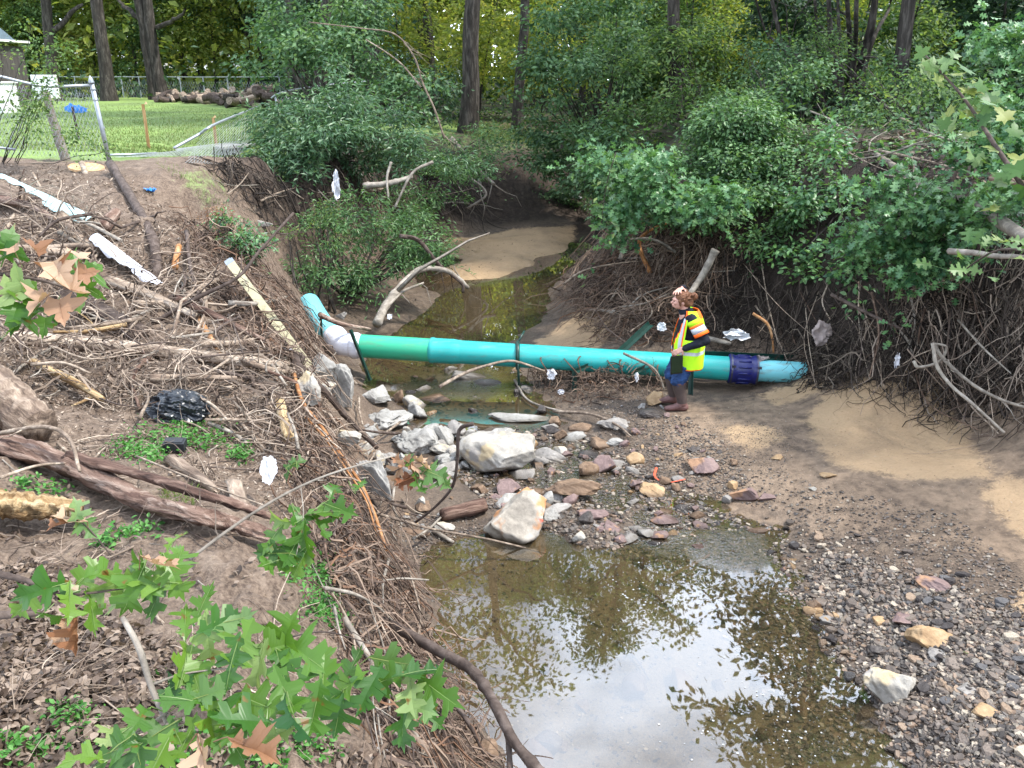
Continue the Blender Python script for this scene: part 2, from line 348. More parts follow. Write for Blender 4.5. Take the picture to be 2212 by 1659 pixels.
def rockmat(name, cols, scale=5., rough=.8, bs=.6, bd=.03, spots=None, spotc=(.3, .3, .3), patch=None):
    m, t, b = mat(name); oc = ocoord(t); n = noise(t, scale, 8, .6, oc, .3); n2 = noise(t, scale*7, 5, .7, oc)
    r = ramp(t, cols, [.32+.36*i/(len(cols)-1) for i in range(len(cols))])
    f = mathn(t, 'ADD', mathn(t, 'MULTIPLY', n2.outputs['Fac'], .3), mathn(t, 'MULTIPLY', n.outputs['Fac'], .7))
    t.links.new(f, r.inputs['Fac']); c = r.outputs['Color']
    if spots:
        v = N(t, 'ShaderNodeTexVoronoi'); v.inputs['Scale'].default_value = spots; t.links.new(oc, v.inputs['Vector'])
        rr = ramp(t, [(1, 1, 1), (0, 0, 0)], [.18, .3]); t.links.new(v.outputs['Distance'], rr.inputs['Fac']); c = mixc(t, mathn(t, 'MULTIPLY', rr.outputs['Color'], .55), c, spotc)
    if patch:
        for (pc, ps, lo, loc) in patch:
            mpn = N(t, 'ShaderNodeMapping'); mpn.inputs['Location'].default_value = loc; t.links.new(oc, mpn.inputs['Vector'])
            n3 = noise(t, ps, 3, .5, mpn.outputs['Vector']); r3 = ramp(t, [(0, 0, 0), (1, 1, 1)], [lo, lo+.05]); t.links.new(n3.outputs['Fac'], r3.inputs['Fac']); c = mixc(t, r3.outputs['Color'], c, pc)
    sep = N(t, 'ShaderNodeSeparateXYZ'); t.links.new(wpos(t), sep.inputs[0]); wl = mathn(t, 'ADD', mathn(t, 'MULTIPLY', mathn(t, 'SUBTRACT', .055, sep.outputs[2]), 22.), mathn(t, 'MULTIPLY', mathn(t, 'SUBTRACT', n.outputs['Fac'], .5), 3.), True); c = mixc(t, wl, c, mixc(t, 1., c, (.34, .31, .27), 'MULTIPLY'))
    t.links.new(mathn(t, 'SUBTRACT', rough, mathn(t, 'MULTIPLY', wl, .45)), b.inputs['Roughness'])
    t.links.new(c, b.inputs['Base Color']); b.inputs['Specular IOR Level'].default_value = .3
    p = bump(t, None, n.outputs['Fac'], bs, bd); bump(t, b, n2.outputs['Fac'], bs*.8, bd*.25, p); return m
def plain(name, c, rough=.5, metal=0., spec=.5, var=.12, vs_=8., dirt=None, bs=0.):
    m, t, b = mat(name); n = noise(t, vs_, 6, .6, ocoord(t)); k = tuple(q*(1-var) for q in c); k2 = tuple(min(1, q*(1+var)) for q in c)
    r = ramp(t, [k, k2], [.3, .7]); t.links.new(n.outputs['Fac'], r.inputs['Fac']); cc = r.outputs['Color']
    if dirt:
        n2 = noise(t, dirt[1], 7, .7, ocoord(t)); r2 = ramp(t, [(0, 0, 0), (1, 1, 1)], [dirt[2], dirt[2]+.1]); t.links.new(n2.outputs['Fac'], r2.inputs['Fac']); cc = mixc(t, mathn(t, 'MULTIPLY', r2.outputs['Color'], dirt[3]), cc, dirt[0])
    t.links.new(cc, b.inputs['Base Color']); b.inputs['Roughness'].default_value = rough; b.inputs['Metallic'].default_value = metal; b.inputs['Specular IOR Level'].default_value = spec
    if bs: bump(t, b, n.outputs['Fac'], bs, .02)
    return m
def rndmat(name, cols, rough=.85, spec=.3, bs=.3):
    m, t, b = mat(name); r = ramp(t, cols, interp='LINEAR'); t.links.new(attr(t, 'rnd'), r.inputs['Fac']); n = noise(t, 18, 4, .6, wpos(t))
    c = mixc(t, .5, r.outputs['Color'], mixc(t, n.outputs['Fac'], (.4, .4, .4), (1.4, 1.4, 1.4)), 'MULTIPLY')
    t.links.new(c, b.inputs['Base Color']); b.inputs['Roughness'].default_value = rough; b.inputs['Specular IOR Level'].default_value = spec; bump(t, b, n.outputs['Fac'], bs, .01); return m
M = {}
M['oak'] = leafmat('oak_leaf', [(.02, .075, .02), (.045, .13, .02), (.085, .19, .025), (.14, .25, .035), (.24, .33, .12)], .42, .36, spec=.4, blot=(.16, .09, .02))
M['oakdead'] = leafmat('dead_oak_leaf', [(.20, .075, .03), (.30, .16, .09), (.46, .31, .21), (.16, .06, .025)], .25, .6)
M['darkoak'] = leafmat('blue_green_oak_leaf', [(.028, .09, .040), (.058, .155, .062), (.105, .235, .09), (.15, .30, .10), (.24, .39, .20)], .3, .4, spec=.5)
M['ramped'] = leafmat('olive_bush_leaf', [(.02, .055, .025), (.045, .115, .05), (.085, .18, .08), (.14, .25, .13), (.22, .33, .20)], .35, .4, spec=.55)
M['smallleaf'] = leafmat('small_bush_leaf', [(.02, .058, .022), (.05, .12, .042), (.09, .195, .065), (.145, .27, .10), (.21, .34, .15)], .35, .45, spec=.45)
M['wood_a'] = leafmat('woodland_leaf_mid', [(.035, .07, .025), (.065, .13, .045), (.11, .20, .07), (.17, .28, .10), (.27, .36, .14)], .5, .55)
M['wood_b'] = leafmat('woodland_leaf_blue', [(.028, .07, .032), (.058, .13, .056), (.10, .20, .088), (.155, .27, .125), (.23, .34, .18)], .4, .5)
M['wood_y'] = leafmat('woodland_leaf_yellow', [(.09, .14, .035), (.17, .24, .06), (.26, .34, .09), (.36, .41, .12), (.48, .46, .13)], .65, .55)
M['wood_d'] = leafmat('woodland_leaf_dark', [(.012, .034, .016), (.022, .055, .025), (.04, .09, .04), (.065, .125, .06), (.10, .17, .09)], .3, .5)
M['bright'] = leafmat('young_green_leaf', [(.05, .12, .03), (.085, .175, .045), (.13, .23, .07), (.20, .30, .13), (.24, .28, .06)], .4, .45)
M['weed'] = leafmat('weed_leaf', [(.03, .13, .015), (.06, .22, .03), (.11, .30, .06), (.17, .36, .10)], .35, .5)
M['grassb'] = leafmat('grass_blade', [(.09, .145, .04), (.135, .21, .055), (.20, .27, .09), (.27, .26, .13)], .4, .6)
M['litter'] = leafmat('fallen_leaf', [(.035, .024, .018), (.085, .058, .042), (.16, .115, .085), (.30, .23, .175), (.065, .042, .03)], .08, .6)
M['bark'] = woodmat('tree_bark', [(.014, .012, .010), (.045, .038, .032), (.13, .115, .10)], .9, 9, (1, 1, .22), 1., .08)
M['palebark'] = woodmat('pale_bark', [(.10, .085, .07), (.22, .19, .155), (.36, .32, .27)], .8, 8, (1, 1, 1), .5)
M['darkstick'] = woodmat('dark_stick', [(.03, .02, .016), (.07, .05, .04), (.13, .10, .085)], .75, 12, (1, 1, 1), .5)
M['stick'] = woodmat('dry_stick', [(.08, .06, .045), (.21, .16, .12), (.42, .35, .275)], .85, 14, (1, 1, 1), .5)
M['root'] = woodmat('bare_root', [(.035, .02, .014), (.085, .052, .036), (.20, .14, .10)], .85, 10, (1, 1, 1), .4)
M['orange'] = woodmat('fresh_orange_root', [(.16, .06, .022), (.33, .15, .055), (.46, .28, .15)], .7, 12, (1, 1, 1), .4)
M['log'] = woodmat('weathered_log', [(.06, .042, .032), (.18, .13, .097), (.34, .265, .20), (.50, .42, .34)], .9, 4, (.35, 3.5, 3.5), 1., .04)
M['redlog'] = woodmat('red_brown_log', [(.035, .02, .015), (.105, .06, .045), (.22, .145, .11), (.42, .33, .27)], .9, 4, (.3, 4, 4), 1., .05)
M['rotlog'] = woodmat('split_yellow_log', [(.12, .065, .03), (.30, .19, .09), (.5, .37, .21), (.60, .49, .33)], .9, 3.5, (.3, 5, 5), 1., .06)
M['twig'] = rndmat('twig_tangle', [(.06, .042, .032), (.14, .10, .075), (.25, .19, .145), (.42, .34, .265), (.09, .06, .045)])
M['roots'] = rndmat('root_tangle', [(.03, .02, .015), (.07, .048, .036), (.13, .09, .068), (.20, .14, .10), (.26, .19, .14), (.10, .065, .048), (.17, .09, .05)])
M['darkroots'] = rndmat('shaded_root_tangle', [(.012, .009, .007), (.022, .016, .012), (.045, .033, .026), (.16, .13, .10)])  # darker copy of the root colours, shade of the bank hollows painted in
M['chip'] = rndmat('bark_chips', [(.06, .042, .032), (.16, .115, .085), (.30, .235, .18), (.48, .40, .32), (.11, .07, .05)])
GR = [(.026, .022, .02), (.058, .048, .042), (.105, .084, .07), (.155, .125, .10), (.21, .14, .095), (.085, .08, .076), (.36, .30, .23), (.048, .04, .035), (.125, .098, .08)]
M['gravel'] = rndmat('shale_gravel', GR, .6, .45)
for i, c in enumerate([(.09, .072, .06), (.15, .12, .098), (.23, .165, .115), (.08, .076, .076), (.32, .27, .21), (.045, .038, .036)]):
    M['shale%d' % i] = rockmat('shale_%s' % 'abcdef'[i], [tuple(q*.6 for q in c), c, tuple(min(1, q*1.5) for q in c)], 9, .6, .4, .01)
M['concrete'] = rockmat('broken_concrete', [(.15, .142, .128), (.29, .278, .255), (.45, .435, .405)], 4, .9, .7, .03, 26, (.25, .23, .21))
M['whiterock'] = rockmat('pale_limestone', [(.18, .165, .14), (.34, .315, .275), (.50, .475, .43)], 3.5, .8, .7, .04, None, patch=[((.44, .35, .22), 2.2, .58, (3, 1, 0)), ((.26, .24, .22), 3, .60, (9, 2, 4))])
M['paintrock'] = rockmat('pale_rock_red_paint', [(.19, .165, .135), (.35, .31, .255), (.50, .46, .41)], 3, .8, .5, .04, None, patch=[((.45, .22, .10), 3, .58, (1, 1, 0)), ((.62, .10, .05), 5, .68, (5, 2, 1))])
M['greyrock'] = rockmat('grey_rock', [(.12, .11, .10), (.24, .22, .20), (.38, .36, .33)], 4, .75)
M['brownrock'] = rockmat('brown_sandstone', [(.07, .045, .03), (.17, .11, .07), (.32, .22, .14)], 4, .7)
M['tanrock'] = rockmat('tan_rock', [(.20, .12, .06), (.36, .24, .13), (.48, .36, .24)], 4, .7)
M['purplerock'] = rockmat('purple_brown_rock', [(.09, .06, .055), (.19, .13, .12), (.30, .22, .19)], 3, .7, patch=[((.33, .19, .11), 3, .55, (2, 2, 0))])
M['darkrock'] = rockmat('dark_wet_rock', [(.025, .02, .018), (.06, .05, .045), (.13, .11, .10)], 4, .45)
M['galv'] = plain('galvanised_steel', (.34, .37, .40), .45, .55, .5, .15, 20)
M['mesh'] = plain('fence_wire', (.38, .41, .42), .5, .5)
M['green_post'] = plain('dark_green_steel', (.004, .035, .026), .4, .0, .5, .3, 10, ((.10, .07, .05), 9, .6, .5))
def pipemat(name, c, dirt=.5):
    m, t, b = mat(name); oc = ocoord(t); mp_ = N(t, 'ShaderNodeMapping'); mp_.inputs['Scale'].default_value = (1.2, 5, 5); t.links.new(oc, mp_.inputs['Vector'])
    n = noise(t, 2.2, 8, .7, mp_.outputs['Vector']); r = ramp(t, [(0, 0, 0), (1, 1, 1)], [.52, .70]); t.links.new(n.outputs['Fac'], r.inputs['Fac'])
    n2 = noise(t, 40, 3, .6, oc); k = mixc(t, mathn(t, 'MULTIPLY', r.outputs['Color'], dirt), c, (.16, .12, .08)); k = mixc(t, mathn(t, 'MULTIPLY', n2.outputs['Fac'], .12), k, (.3, .35, .3))
    t.links.new(k, b.inputs['Base Color']); b.inputs['Roughness'].default_value = .36; b.inputs['Specular IOR Level'].default_value = .5; bump(t, b, n2.outputs['Fac'], .08, .005); return m
M['turq'] = pipemat('turquoise_plastic_pipe', (.004, .37, .35), .5)
M['greenpipe'] = pipemat('green_plastic_pipe', (.02, .42, .23), .35)
M['bluepipe'] = pipemat('pale_blue_plastic_pipe', (.16, .55, .62), .7); M['palepipe'] = pipemat('bleached_blue_pipe', (.45, .70, .72), .7)
M['whitepipe'] = pipemat('white_plastic_pipe', (.78, .79, .86), .35)
M['navy'] = plain('blue_coupling', (.010, .014, .12), .35, 0, .5, .2, 12, ((.12, .10, .09), 8, .6, .4))
M['clamp'] = plain('steel_band', (.09, .09, .12), .35, .7)
M['white'] = plain('white_plastic_sheet', (.58, .58, .60), .5, 0, .4, .1, 12, ((.3, .24, .18), 6, .58, .6))
M['greycloth'] = plain('grey_rag', (.30, .25, .23), .9, 0, .2, .2, 14)
M['blackbag'] = plain('black_plastic_bag', (.012, .015, .02), .3, 0, .6, .3, 8)
M['blue'] = plain('blue_plastic', (.02, .20, .62), .4)
M['rodpaint'] = plain('yellowed_rod', (.47, .43, .27), .6, 0, .4, .12, 14, ((.2, .16, .10), 10, .6, .5))
M['rodmark'] = plain('rod_marks', (.03, .04, .03), .6)
M['stake'] = woodmat('wood_stake', [(.30, .17, .07), (.50, .32, .17), (.62, .46, .30)], .8, 5, (4, 4, .6), .3)
M['shedwall'] = woodmat('weathered_shed_boards', [(.06, .052, .052), (.13, .115, .11), (.22, .20, .19)], .9, 4, (6, 6, .5), .6)
M['shedwhite'] = plain('white_painted_board', (.78, .78, .77), .6, 0, .3, .08, 3)
M['slate'] = plain('blue_grey_shingles', (.10, .14, .17), .8, 0, .3, .2, 6)
M['block'] = plain('black_block', (.015, .017, .02), .6, bs=.5)
M['vest'] = plain('lime_vest_fabric', (.48, .92, .02), .75, 0, .3, .08, 6); M['vest_o'] = plain('orange_trim', (1., .16, .015), .7, 0, .3, .05)
M['vest_s'] = plain('silver_tape', (.55, .58, .62), .4, .1, .6, .1, 30); M['jacket'] = plain('black_jacket', (.012, .014, .022), .85, 0, .2, .35, 14, bs=.4)
M['jean'] = plain('blue_denim', (.028, .065, .17), .85, 0, .2, .45, 9, bs=.4); M['boot'] = plain('brown_rubber_boot', (.075, .055, .05), .6, 0, .4, .25, 9); M['shoe'] = plain('reddish_boot_foot', (.14, .07, .062), .6, 0, .4, .3, 12)
M['skin'] = plain('skin', (.56, .31, .24), .55, 0, .4, .07, 10); M['hair'] = woodmat('auburn_hair', [(.045, .02, .012), (.14, .06, .03), (.30, .14, .075)], .55, 30, (1, 1, 4), .8, .01, False)
M['tablet'] = plain('black_tablet_case', (.01, .012, .012), .35); M['screen'] = plain('dark_screen', (.012, .03, .014), .12)
M['bubble'] = plain('foam_bubble', (.42, .44, .46), .4); M['redpl'] = plain('red_strap', (.6, .09, .04), .5)
# ground
def ground_material():
    m, t, b = mat('creek_ground'); P = wpos(t); l = t.links.new
    n1 = noise(t, 1.3, 6, .6, P, .3); n2 = noise(t, 7, 8, .65, P); n3 = noise(t, 42, 6, .7, P); n4 = noise(t, .5, 4, .5, P)
    def rr(n, cols, pos=None): r = ramp(t, cols, pos); l(n.outputs['Fac'], r.inputs['Fac']); return r.outputs['Color']
    soil = mixc(t, .5, rr(n2, [(.045, .031, .023), (.13, .093, .068), (.26, .20, .15)], [.34, .5, .66]), rr(n3, [(.06, .038, .027), (.27, .20, .145)], [.38, .62]))
    mud = mixc(t, .5, rr(n2, [(.05, .035, .026), (.11, .079, .056), (.20, .147, .103)], [.34, .5, .66]), rr(n3, [(.035, .026, .02), (.16, .12, .09)], [.4, .62]))
    sand = mixc(t, .25, rr(n1, [(.27, .185, .11), (.38, .26, .15), (.43, .295, .17)], [.36, .5, .66]), rr(n3, [(.20, .14, .09), (.42, .30, .185)], [.3, .6]))
    fines = mixc(t, .5, rr(n1, [(.13, .093, .065), (.25, .18, .122)], [.38, .62]), rr(n2, [(.075, .054, .040), (.30, .215, .148)], [.38, .62]))
    grass = mixc(t, .45, rr(n2, [(.095, .15, .045), (.155, .225, .07), (.23, .29, .11)], [.3, .5, .7]), rr(n4, [(.12, .165, .06), (.175, .26, .065), (.24, .35, .075)], [.36, .5, .62]))
    dark = mixc(t, .5, rr(n2, [(.010, .008, .006), (.026, .018, .014), (.055, .038, .028)], [.3, .5, .7]), rr(n3, [(.012, .009, .007), (.05, .035, .026)], [.35, .65]))  # dark bank soil, with the shade of hollows and undercuts painted in
    bed = mixc(t, .5, rr(n2, [(.07, .052, .030), (.15, .112, .062), (.23, .175, .10)], [.3, .5, .7]), rr(n3, [(.06, .045, .026), (.23, .175, .105)], [.35, .65]))
    forest = mixc(t, .5, rr(n2, [(.015, .022, .01), (.035, .04, .018), (.07, .06, .032)], [.3, .5, .7]), rr(n3, [(.015, .018, .009), (.08, .062, .038)], [.35, .65]))
    c = soil
    edge = mathn(t, 'MULTIPLY', mathn(t, 'SUBTRACT', n2.outputs['Fac'], .5), 1.1)
    edge = mathn(t, 'ADD', edge, mathn(t, 'MULTIPLY', mathn(t, 'SUBTRACT', n3.outputs['Fac'], .5), .5))
    for nm, col in (('m_mud', mud), ('m_fines', fines), ('m_forest', forest), ('m_grass', grass), ('m_sand', sand), ('m_shade_soil', dark), ('m_bed', bed)):
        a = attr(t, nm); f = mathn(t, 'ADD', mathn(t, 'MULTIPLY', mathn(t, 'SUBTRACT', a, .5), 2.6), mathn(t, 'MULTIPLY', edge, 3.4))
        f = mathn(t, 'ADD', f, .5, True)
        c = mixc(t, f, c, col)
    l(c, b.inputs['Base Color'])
    wet = attr(t, 'm_wet'); ro = mathn(t, 'SUBTRACT', .92, mathn(t, 'MULTIPLY', wet, .45)); l(ro, b.inputs['Roughness']); b.inputs['Specular IOR Level'].default_value = .35
    p = bump(t, None, n2.outputs['Fac'], .8, .06); bump(t, b, n3.outputs['Fac'], .7, .015, p)
    return m
M['ground'] = ground_material()
def water_material():
    m, t, b = mat('creek_water'); t.nodes.remove(b); l = t.links.new; P = wpos(t)
    gl = N(t, 'ShaderNodeBsdfGlossy'); gl.inputs['Roughness'].default_value = .015; gl.inputs['Color'].default_value = (1, 1, 1, 1)
    tr = N(t, 'ShaderNodeBsdfTransparent'); tr.inputs['Color'].default_value = (.84, .79, .67, 1)
    fr = N(t, 'ShaderNodeFresnel'); fr.inputs['IOR'].default_value = 1.6
    mpn = N(t, 'ShaderNodeMapping'); mpn.inputs['Scale'].default_value = (1, 1, 1); l(P, mpn.inputs['Vector'])
    calm = noise(t, 2.5, 2, .5, mpn.outputs['Vector']); rip = noise(t, 26, 4, .6, mpn.outputs['Vector'], .6)
    rf = attr(t, 'riffle')
    hsum = mathn(t, 'ADD', mathn(t, 'MULTIPLY', calm.outputs['Fac'], .02), mathn(t, 'MULTIPLY', rip.outputs['Fac'], mathn(t, 'MULTIPLY', rf, .22)))
    bp = N(t, 'ShaderNodeBump'); bp.inputs['Strength'].default_value = 1.; bp.inputs['Distance'].default_value = .03; l(hsum, bp.inputs['Height'])
    l(bp.outputs['Normal'], gl.inputs['Normal']); l(bp.outputs['Normal'], fr.inputs['Normal'])
    dif = N(t, 'ShaderNodeBsdfDiffuse'); dif.inputs['Color'].default_value = (.17, .135, .085, 1)
    m1 = N(t, 'ShaderNodeMixShader'); m1.inputs[0].default_value = .10; l(tr.outputs[0], m1.inputs[1]); l(dif.outputs[0], m1.inputs[2])
    fac = mathn(t, 'MULTIPLY', fr.outputs[0], 2.0, True)
    m2 = N(t, 'ShaderNodeMixShader'); l(fac, m2.inputs[0]); l(m1.outputs[0], m2.inputs[1]); l(gl.outputs[0], m2.inputs[2])
    l(m2.outputs[0], t.nodes['Material Output'].inputs['Surface']); return m
M['water'] = water_material()

# ------------------------------------------------------------------ ground and water
def xy(poly): return [tuple(hit([p[0]], [p[1]])[0][:2]) for p in poly]
def build_ground():
    na, nr = 640, 660
    ang = np.linspace(R(-78), R(78), na); ang = np.sign(ang)*(np.abs(ang)/R(78))**1.35*R(78)
    r = .9*np.exp(np.linspace(0, math.log(260/.9), nr))
    A, Rr = np.meshgrid(ang, r); X = (Rr*np.sin(A)).ravel(); Y = (Rr*np.cos(A)).ravel()
    Z = height(X, Y)
    i = np.arange(nr-1)[:, None]*na; j = np.arange(na-1)[None]
    F = np.stack([i+j, i+j+1, i+na+j+1, i+na+j], -1).reshape(-1, 4)
    mb = MB(); mb.add(np.stack([X, Y, Z], -1), F)
    # a skirt of ground behind the viewpoint
    o = single('ground', mb, M['ground'], None, None, smooth=True, kind='structure', loc=(0, 0, 0)); me = o.data
    zb = base_h(X, Y)
    def m(poly, soft): return np.clip(sdf(X, Y, poly)/soft+.5, 0, 1)
    cr = [tuple(onz(*p)[:2]) for p in SH_R]; cl = [tuple(onz(*p)[:2]) for p in SH_L]
    A_ = {}
    A_['m_bed'] = np.clip((.01-Z)/.05, 0, 1)
    bar = [(2.2, 24), (1.0, 18), (1.0, 14), (3.3, 12.6), (4.2, 11.4), (4.6, 10.3), (5.6, 9.9), (6, 8), (6, 2), (0, 2), (-1, 6), (-1.2, 9), (-2.8, 12), (-3.2, 14), (-2.8, 18), (-2.2, 25), (0, 29), (2.8, 29)]
    A_['m_mud'] = m(bar, .6)
    A_['m_fines'] = m([tuple(onz(a, b_, .2)[:2]) for a, b_ in [(1480, 860), (1700, 840), (1900, 870), (2212, 940), (2400, 1050), (2400, 1300), (2200, 1240), (1950, 1160), (1750, 1120), (1600, 1090), (1450, 980), (1400, 900)]], .5)*.85
    sand = [[(1735, 905), (1780, 870), (1990, 865), (2080, 950), (2110, 1010), (2140, 1060), (1990, 1045), (1900, 1030), (1800, 1000), (1770, 950)],
            [(2110, 1080), (2170, 1060), (2330, 1150), (2330, 1230), (2200, 1170)], [(1560, 910), (1650, 915), (1700, 940), (1620, 955)], [(1640, 835), (1740, 825), (1780, 860), (1680, 870)],
            [(2190, 1290), (2300, 1290), (2300, 1400), (2210, 1390)],
            [(1160, 710), (1290, 665), (1330, 700), (1280, 755), (1130, 750)]]
    s_ = np.zeros(len(X))
    for q in sand: s_ = np.maximum(s_, m([tuple(onz(a, b_, .25)[:2]) for a, b_ in q], .30))
    s_ = np.maximum(s_, m([tuple(onz(a, b_, .2)[:2]) for a, b_ in [(960, 510), (1100, 490), (1290, 490), (1300, 530), (1180, 560), (1080, 590), (970, 600), (940, 590)]], .5))
    A_['m_sand'] = s_
    A_['m_grass'] = m([(-5.6, 15.6), (-7.0, 14.9), (-9, 14.6), (-16, 14.8), (-40, 16), (-80, 62), (-14, 57), (-9, 40), (-2, 34), (1.0, 31), (1.5, 29), (-2, 26.5), (-4.8, 23), (-5.2, 18.5)], .8)
    A_['m_grass'] = np.maximum(A_['m_grass'], .44*m(xy([(380, 395), (430, 370), (480, 385), (500, 430), (470, 455), (410, 420)]), .4))
    fo = [(3.2, 40), (3.3, 24), (2.8, 18.5), (4.4, 14.3), (5.9, 12.2), (7, 10.8), (7.4, 8), (7.3, -3), (90, -3), (90, 200), (-90, 200), (-90, 60), (-16, 58), (-9, 42), (-2, 35)]
    A_['m_forest'] = m(fo, 1.)
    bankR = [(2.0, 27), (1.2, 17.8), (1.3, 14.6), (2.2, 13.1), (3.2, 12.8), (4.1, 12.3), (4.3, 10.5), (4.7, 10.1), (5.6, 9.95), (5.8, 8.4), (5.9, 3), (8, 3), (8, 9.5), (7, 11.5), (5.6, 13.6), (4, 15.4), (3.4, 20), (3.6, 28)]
    dk = m(bankR, .5)  # bank areas whose soil colour carries the painted shade
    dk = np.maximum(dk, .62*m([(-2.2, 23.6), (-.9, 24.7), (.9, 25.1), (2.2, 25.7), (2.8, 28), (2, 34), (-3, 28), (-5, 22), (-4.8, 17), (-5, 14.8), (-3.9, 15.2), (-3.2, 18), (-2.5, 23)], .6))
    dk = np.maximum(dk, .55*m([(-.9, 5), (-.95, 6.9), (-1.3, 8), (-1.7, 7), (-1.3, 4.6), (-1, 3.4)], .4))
    A_['m_shade_soil'] = dk
    A_['m_wet'] = np.clip(1-(Z-.02)/.12, 0, 1)
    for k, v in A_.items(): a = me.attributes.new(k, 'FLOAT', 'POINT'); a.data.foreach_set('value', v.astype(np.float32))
    return o
ground = build_ground()
def build_water():
    x = np.linspace(-4, 6, 260); y = np.concatenate([np.linspace(.5, 14, 360), np.linspace(14.1, 45, 120)])
    X, Y = np.meshgrid(x, y); n, k = X.shape
    i = np.arange(n-1)[:, None]*k; j = np.arange(k-1)[None]; F = np.stack([i+j, i+j+1, i+k+j+1, i+k+j], -1).reshape(-1, 4)
    mb = MB(); mb.add(np.stack([X.ravel(), Y.ravel(), np.zeros(X.size)], -1), F)
    o = single('water', mb, M['water'], None, None, smooth=True, kind='structure', loc=(0, 0, 0))
    rf = np.zeros(X.size); XX, YY = X.ravel(), Y.ravel()
    for u, v, r_ in ((1350, 980, .9), (1230, 1050, .8), (1250, 940, .6), (1380, 1130, .4), (980, 830, .5), (1560, 1180, .25)):
        p = onz(u, v, 0); q_ = np.clip(1.4-np.hypot(XX-p[0], (YY-p[1]))/(r_*1.25)+.5*fbm(XX*2.5, YY*2.5, 3, 77), 0, 1); rf = np.maximum(rf, q_*q_*(3-2*q_))
    a = o.data.attributes.new('riffle', 'FLOAT', 'POINT'); a.data.foreach_set('value', rf.astype(np.float32)); return o
build_water()
# ------------------------------------------------------------------ leaf shapes
def leaf_tpl(half, mids, fold=.18, curl=.25):
    """a leaf from its right-hand outline: half = [(x, y)...] tip to tip, mids = x on the midrib for each"""
    n = len(half); V = []; 
    def z(x, y): return fold*abs(y)-curl*(x-.3)**2
    for x, y in half: V.append((x, y, z(x, y)))
    for m_ in mids: V.append((m_, 0, z(m_, 0)))
    for x, y in half: V.append((x, -y, z(x, y)))
    F = []
    for i in range(n-1):
        F.append((i, i+1, n+i+1, n+i)); F.append((n+i, n+i+1, 2*n+i+1, 2*n+i))
    return np.array(V), [np.array(F)]
T_RH = (np.array([(0, 0, 0), (.45, .26, .05), (1, 0, -.06), (.45, -.26, .05)]), [np.array([(0, 3, 2, 1)])])
T_LG = (np.array([(0, 0, 0), (.5, .15, .05), (1, 0, -.10), (.5, -.15, .05)]), [np.array([(0, 3, 2, 1)])])
T_OV = leaf_tpl([(0, .0), (.2, .2), (.5, .29), (.8, .17), (1, 0)], [0, .2, .5, .8, 1])
T_OAK = leaf_tpl([(-.0, .015), (.10, .06), (.14, .20), (.22, .17), (.24, .07), (.34, .10), (.40, .34), (.50, .38), (.52, .27), (.60, .30), (.55, .10), (.66, .10), (.76, .28), (.84, .26), (.83, .14), (.90, .13), (.86, .06), (1.04, 0)],
                 [-.0, .08, .10, .15, .20, .28, .33, .36, .42, .47, .52, .60, .66, .72, .77, .82, .86, 1.04])
T_STAR = leaf_tpl([(0, .01), (-.02, .14), (-.12, .34), (.08, .30), (.16, .50), (.22, .62), (.34, .42), (.46, .40), (.44, .28), (.42, .16), (.62, .20), (.76, .17), (.80, .08), (1.0, 0)],
                  [0, .03, .05, .12, .18, .24, .30, .36, .40, .44, .56, .68, .80, 1.0], .12, .2)
T_MINI = leaf_tpl([(0, .01), (.05, .3), (.25, .16), (.5, .42), (.6, .14), (1, 0)], [0, .1, .25, .4, .6, 1], .2, .3)
def clumps(ell, nc, shell=.55, g=rng):
    """clump centres in a set of ellipsoids (cx,cy,cz,rx,ry,rz)"""
    ell = np.array(ell, float); vol = ell[:, 3]*ell[:, 4]*ell[:, 5]; k = g.choice(len(ell), nc, p=vol/vol.sum())
    d = g.normal(size=(nc, 3)); d /= np.linalg.norm(d, axis=1, keepdims=True); rr = shell+(1-shell)*g.random(nc)**.7
    rr = rr*(1+.16*fbm(d[:, 0]*2.2+k*5, d[:, 2]*2.2+d[:, 1]*1.7, 2, 4)*2)
    return ell[k, :3]+d*rr[:, None]*ell[k, 3:], d
def leaves(mb, ell, nc, per, size, tpl=T_RH, cr=.22, shell=.5, droop=.2, g=rng, mi=0, sv=.35, vfun=None, up=.9):
    c, d = clumps(ell, nc, shell, g)
    if vfun is not None: k = vfun(c); c = c[k]; d = d[k]
    nc = len(c); n = nc*per
    if n == 0: return c
    cc = np.repeat(c, per, 0); dd = np.repeat(d, per, 0)
    off = g.normal(size=(n, 3))*cr*np.array([1, 1, .55]); pos = cc+off
    fwd = off/(np.linalg.norm(off, axis=1, keepdims=True)+1e-9)*.8+dd*.5+np.array([0, 0, -droop])
    rot = frames(n, fwd, np.array([0, 0, up])+dd*.5, .5, g)
    rnd = np.clip(.5+.22*np.repeat(g.normal(size=nc), per)+.16*g.normal(size=n), 0, 1)
    mb.scatter(tpl[0], tpl[1], pos, rot, size*(1-sv/2+sv*g.random(n)), rnd, mi); return c
def stems(mb, base, tips, r0=.02, r1=.004, g=rng, sides=4, rnd=.5, via=None, w=.12):
    for i, t in enumerate(tips):
        b = base[g.integers(len(base))] if np.ndim(base) == 2 else base
        P = wig(b, t, 7, w, 0, None) if via is None else bez([b, via+g.normal(size=3)*.1, t], 8)
        mb.tube(P, np.linspace(r0, r1, len(P)), sides, rnd, cap=False)
def lumpy(ells, g, k=6, f=.46):
    out = []
    for e in ells:
        e = np.array(e, float)
        for _ in range(k):
            d = unit(g.normal(size=3))*(.35+.65*g.random()**.6); s_ = f*(.55+.75*g.random()); out.append([*(e[:3]+d*e[3:]*.95), *(e[3:]*s_*np.array([1, 1, .8]))])
    return out
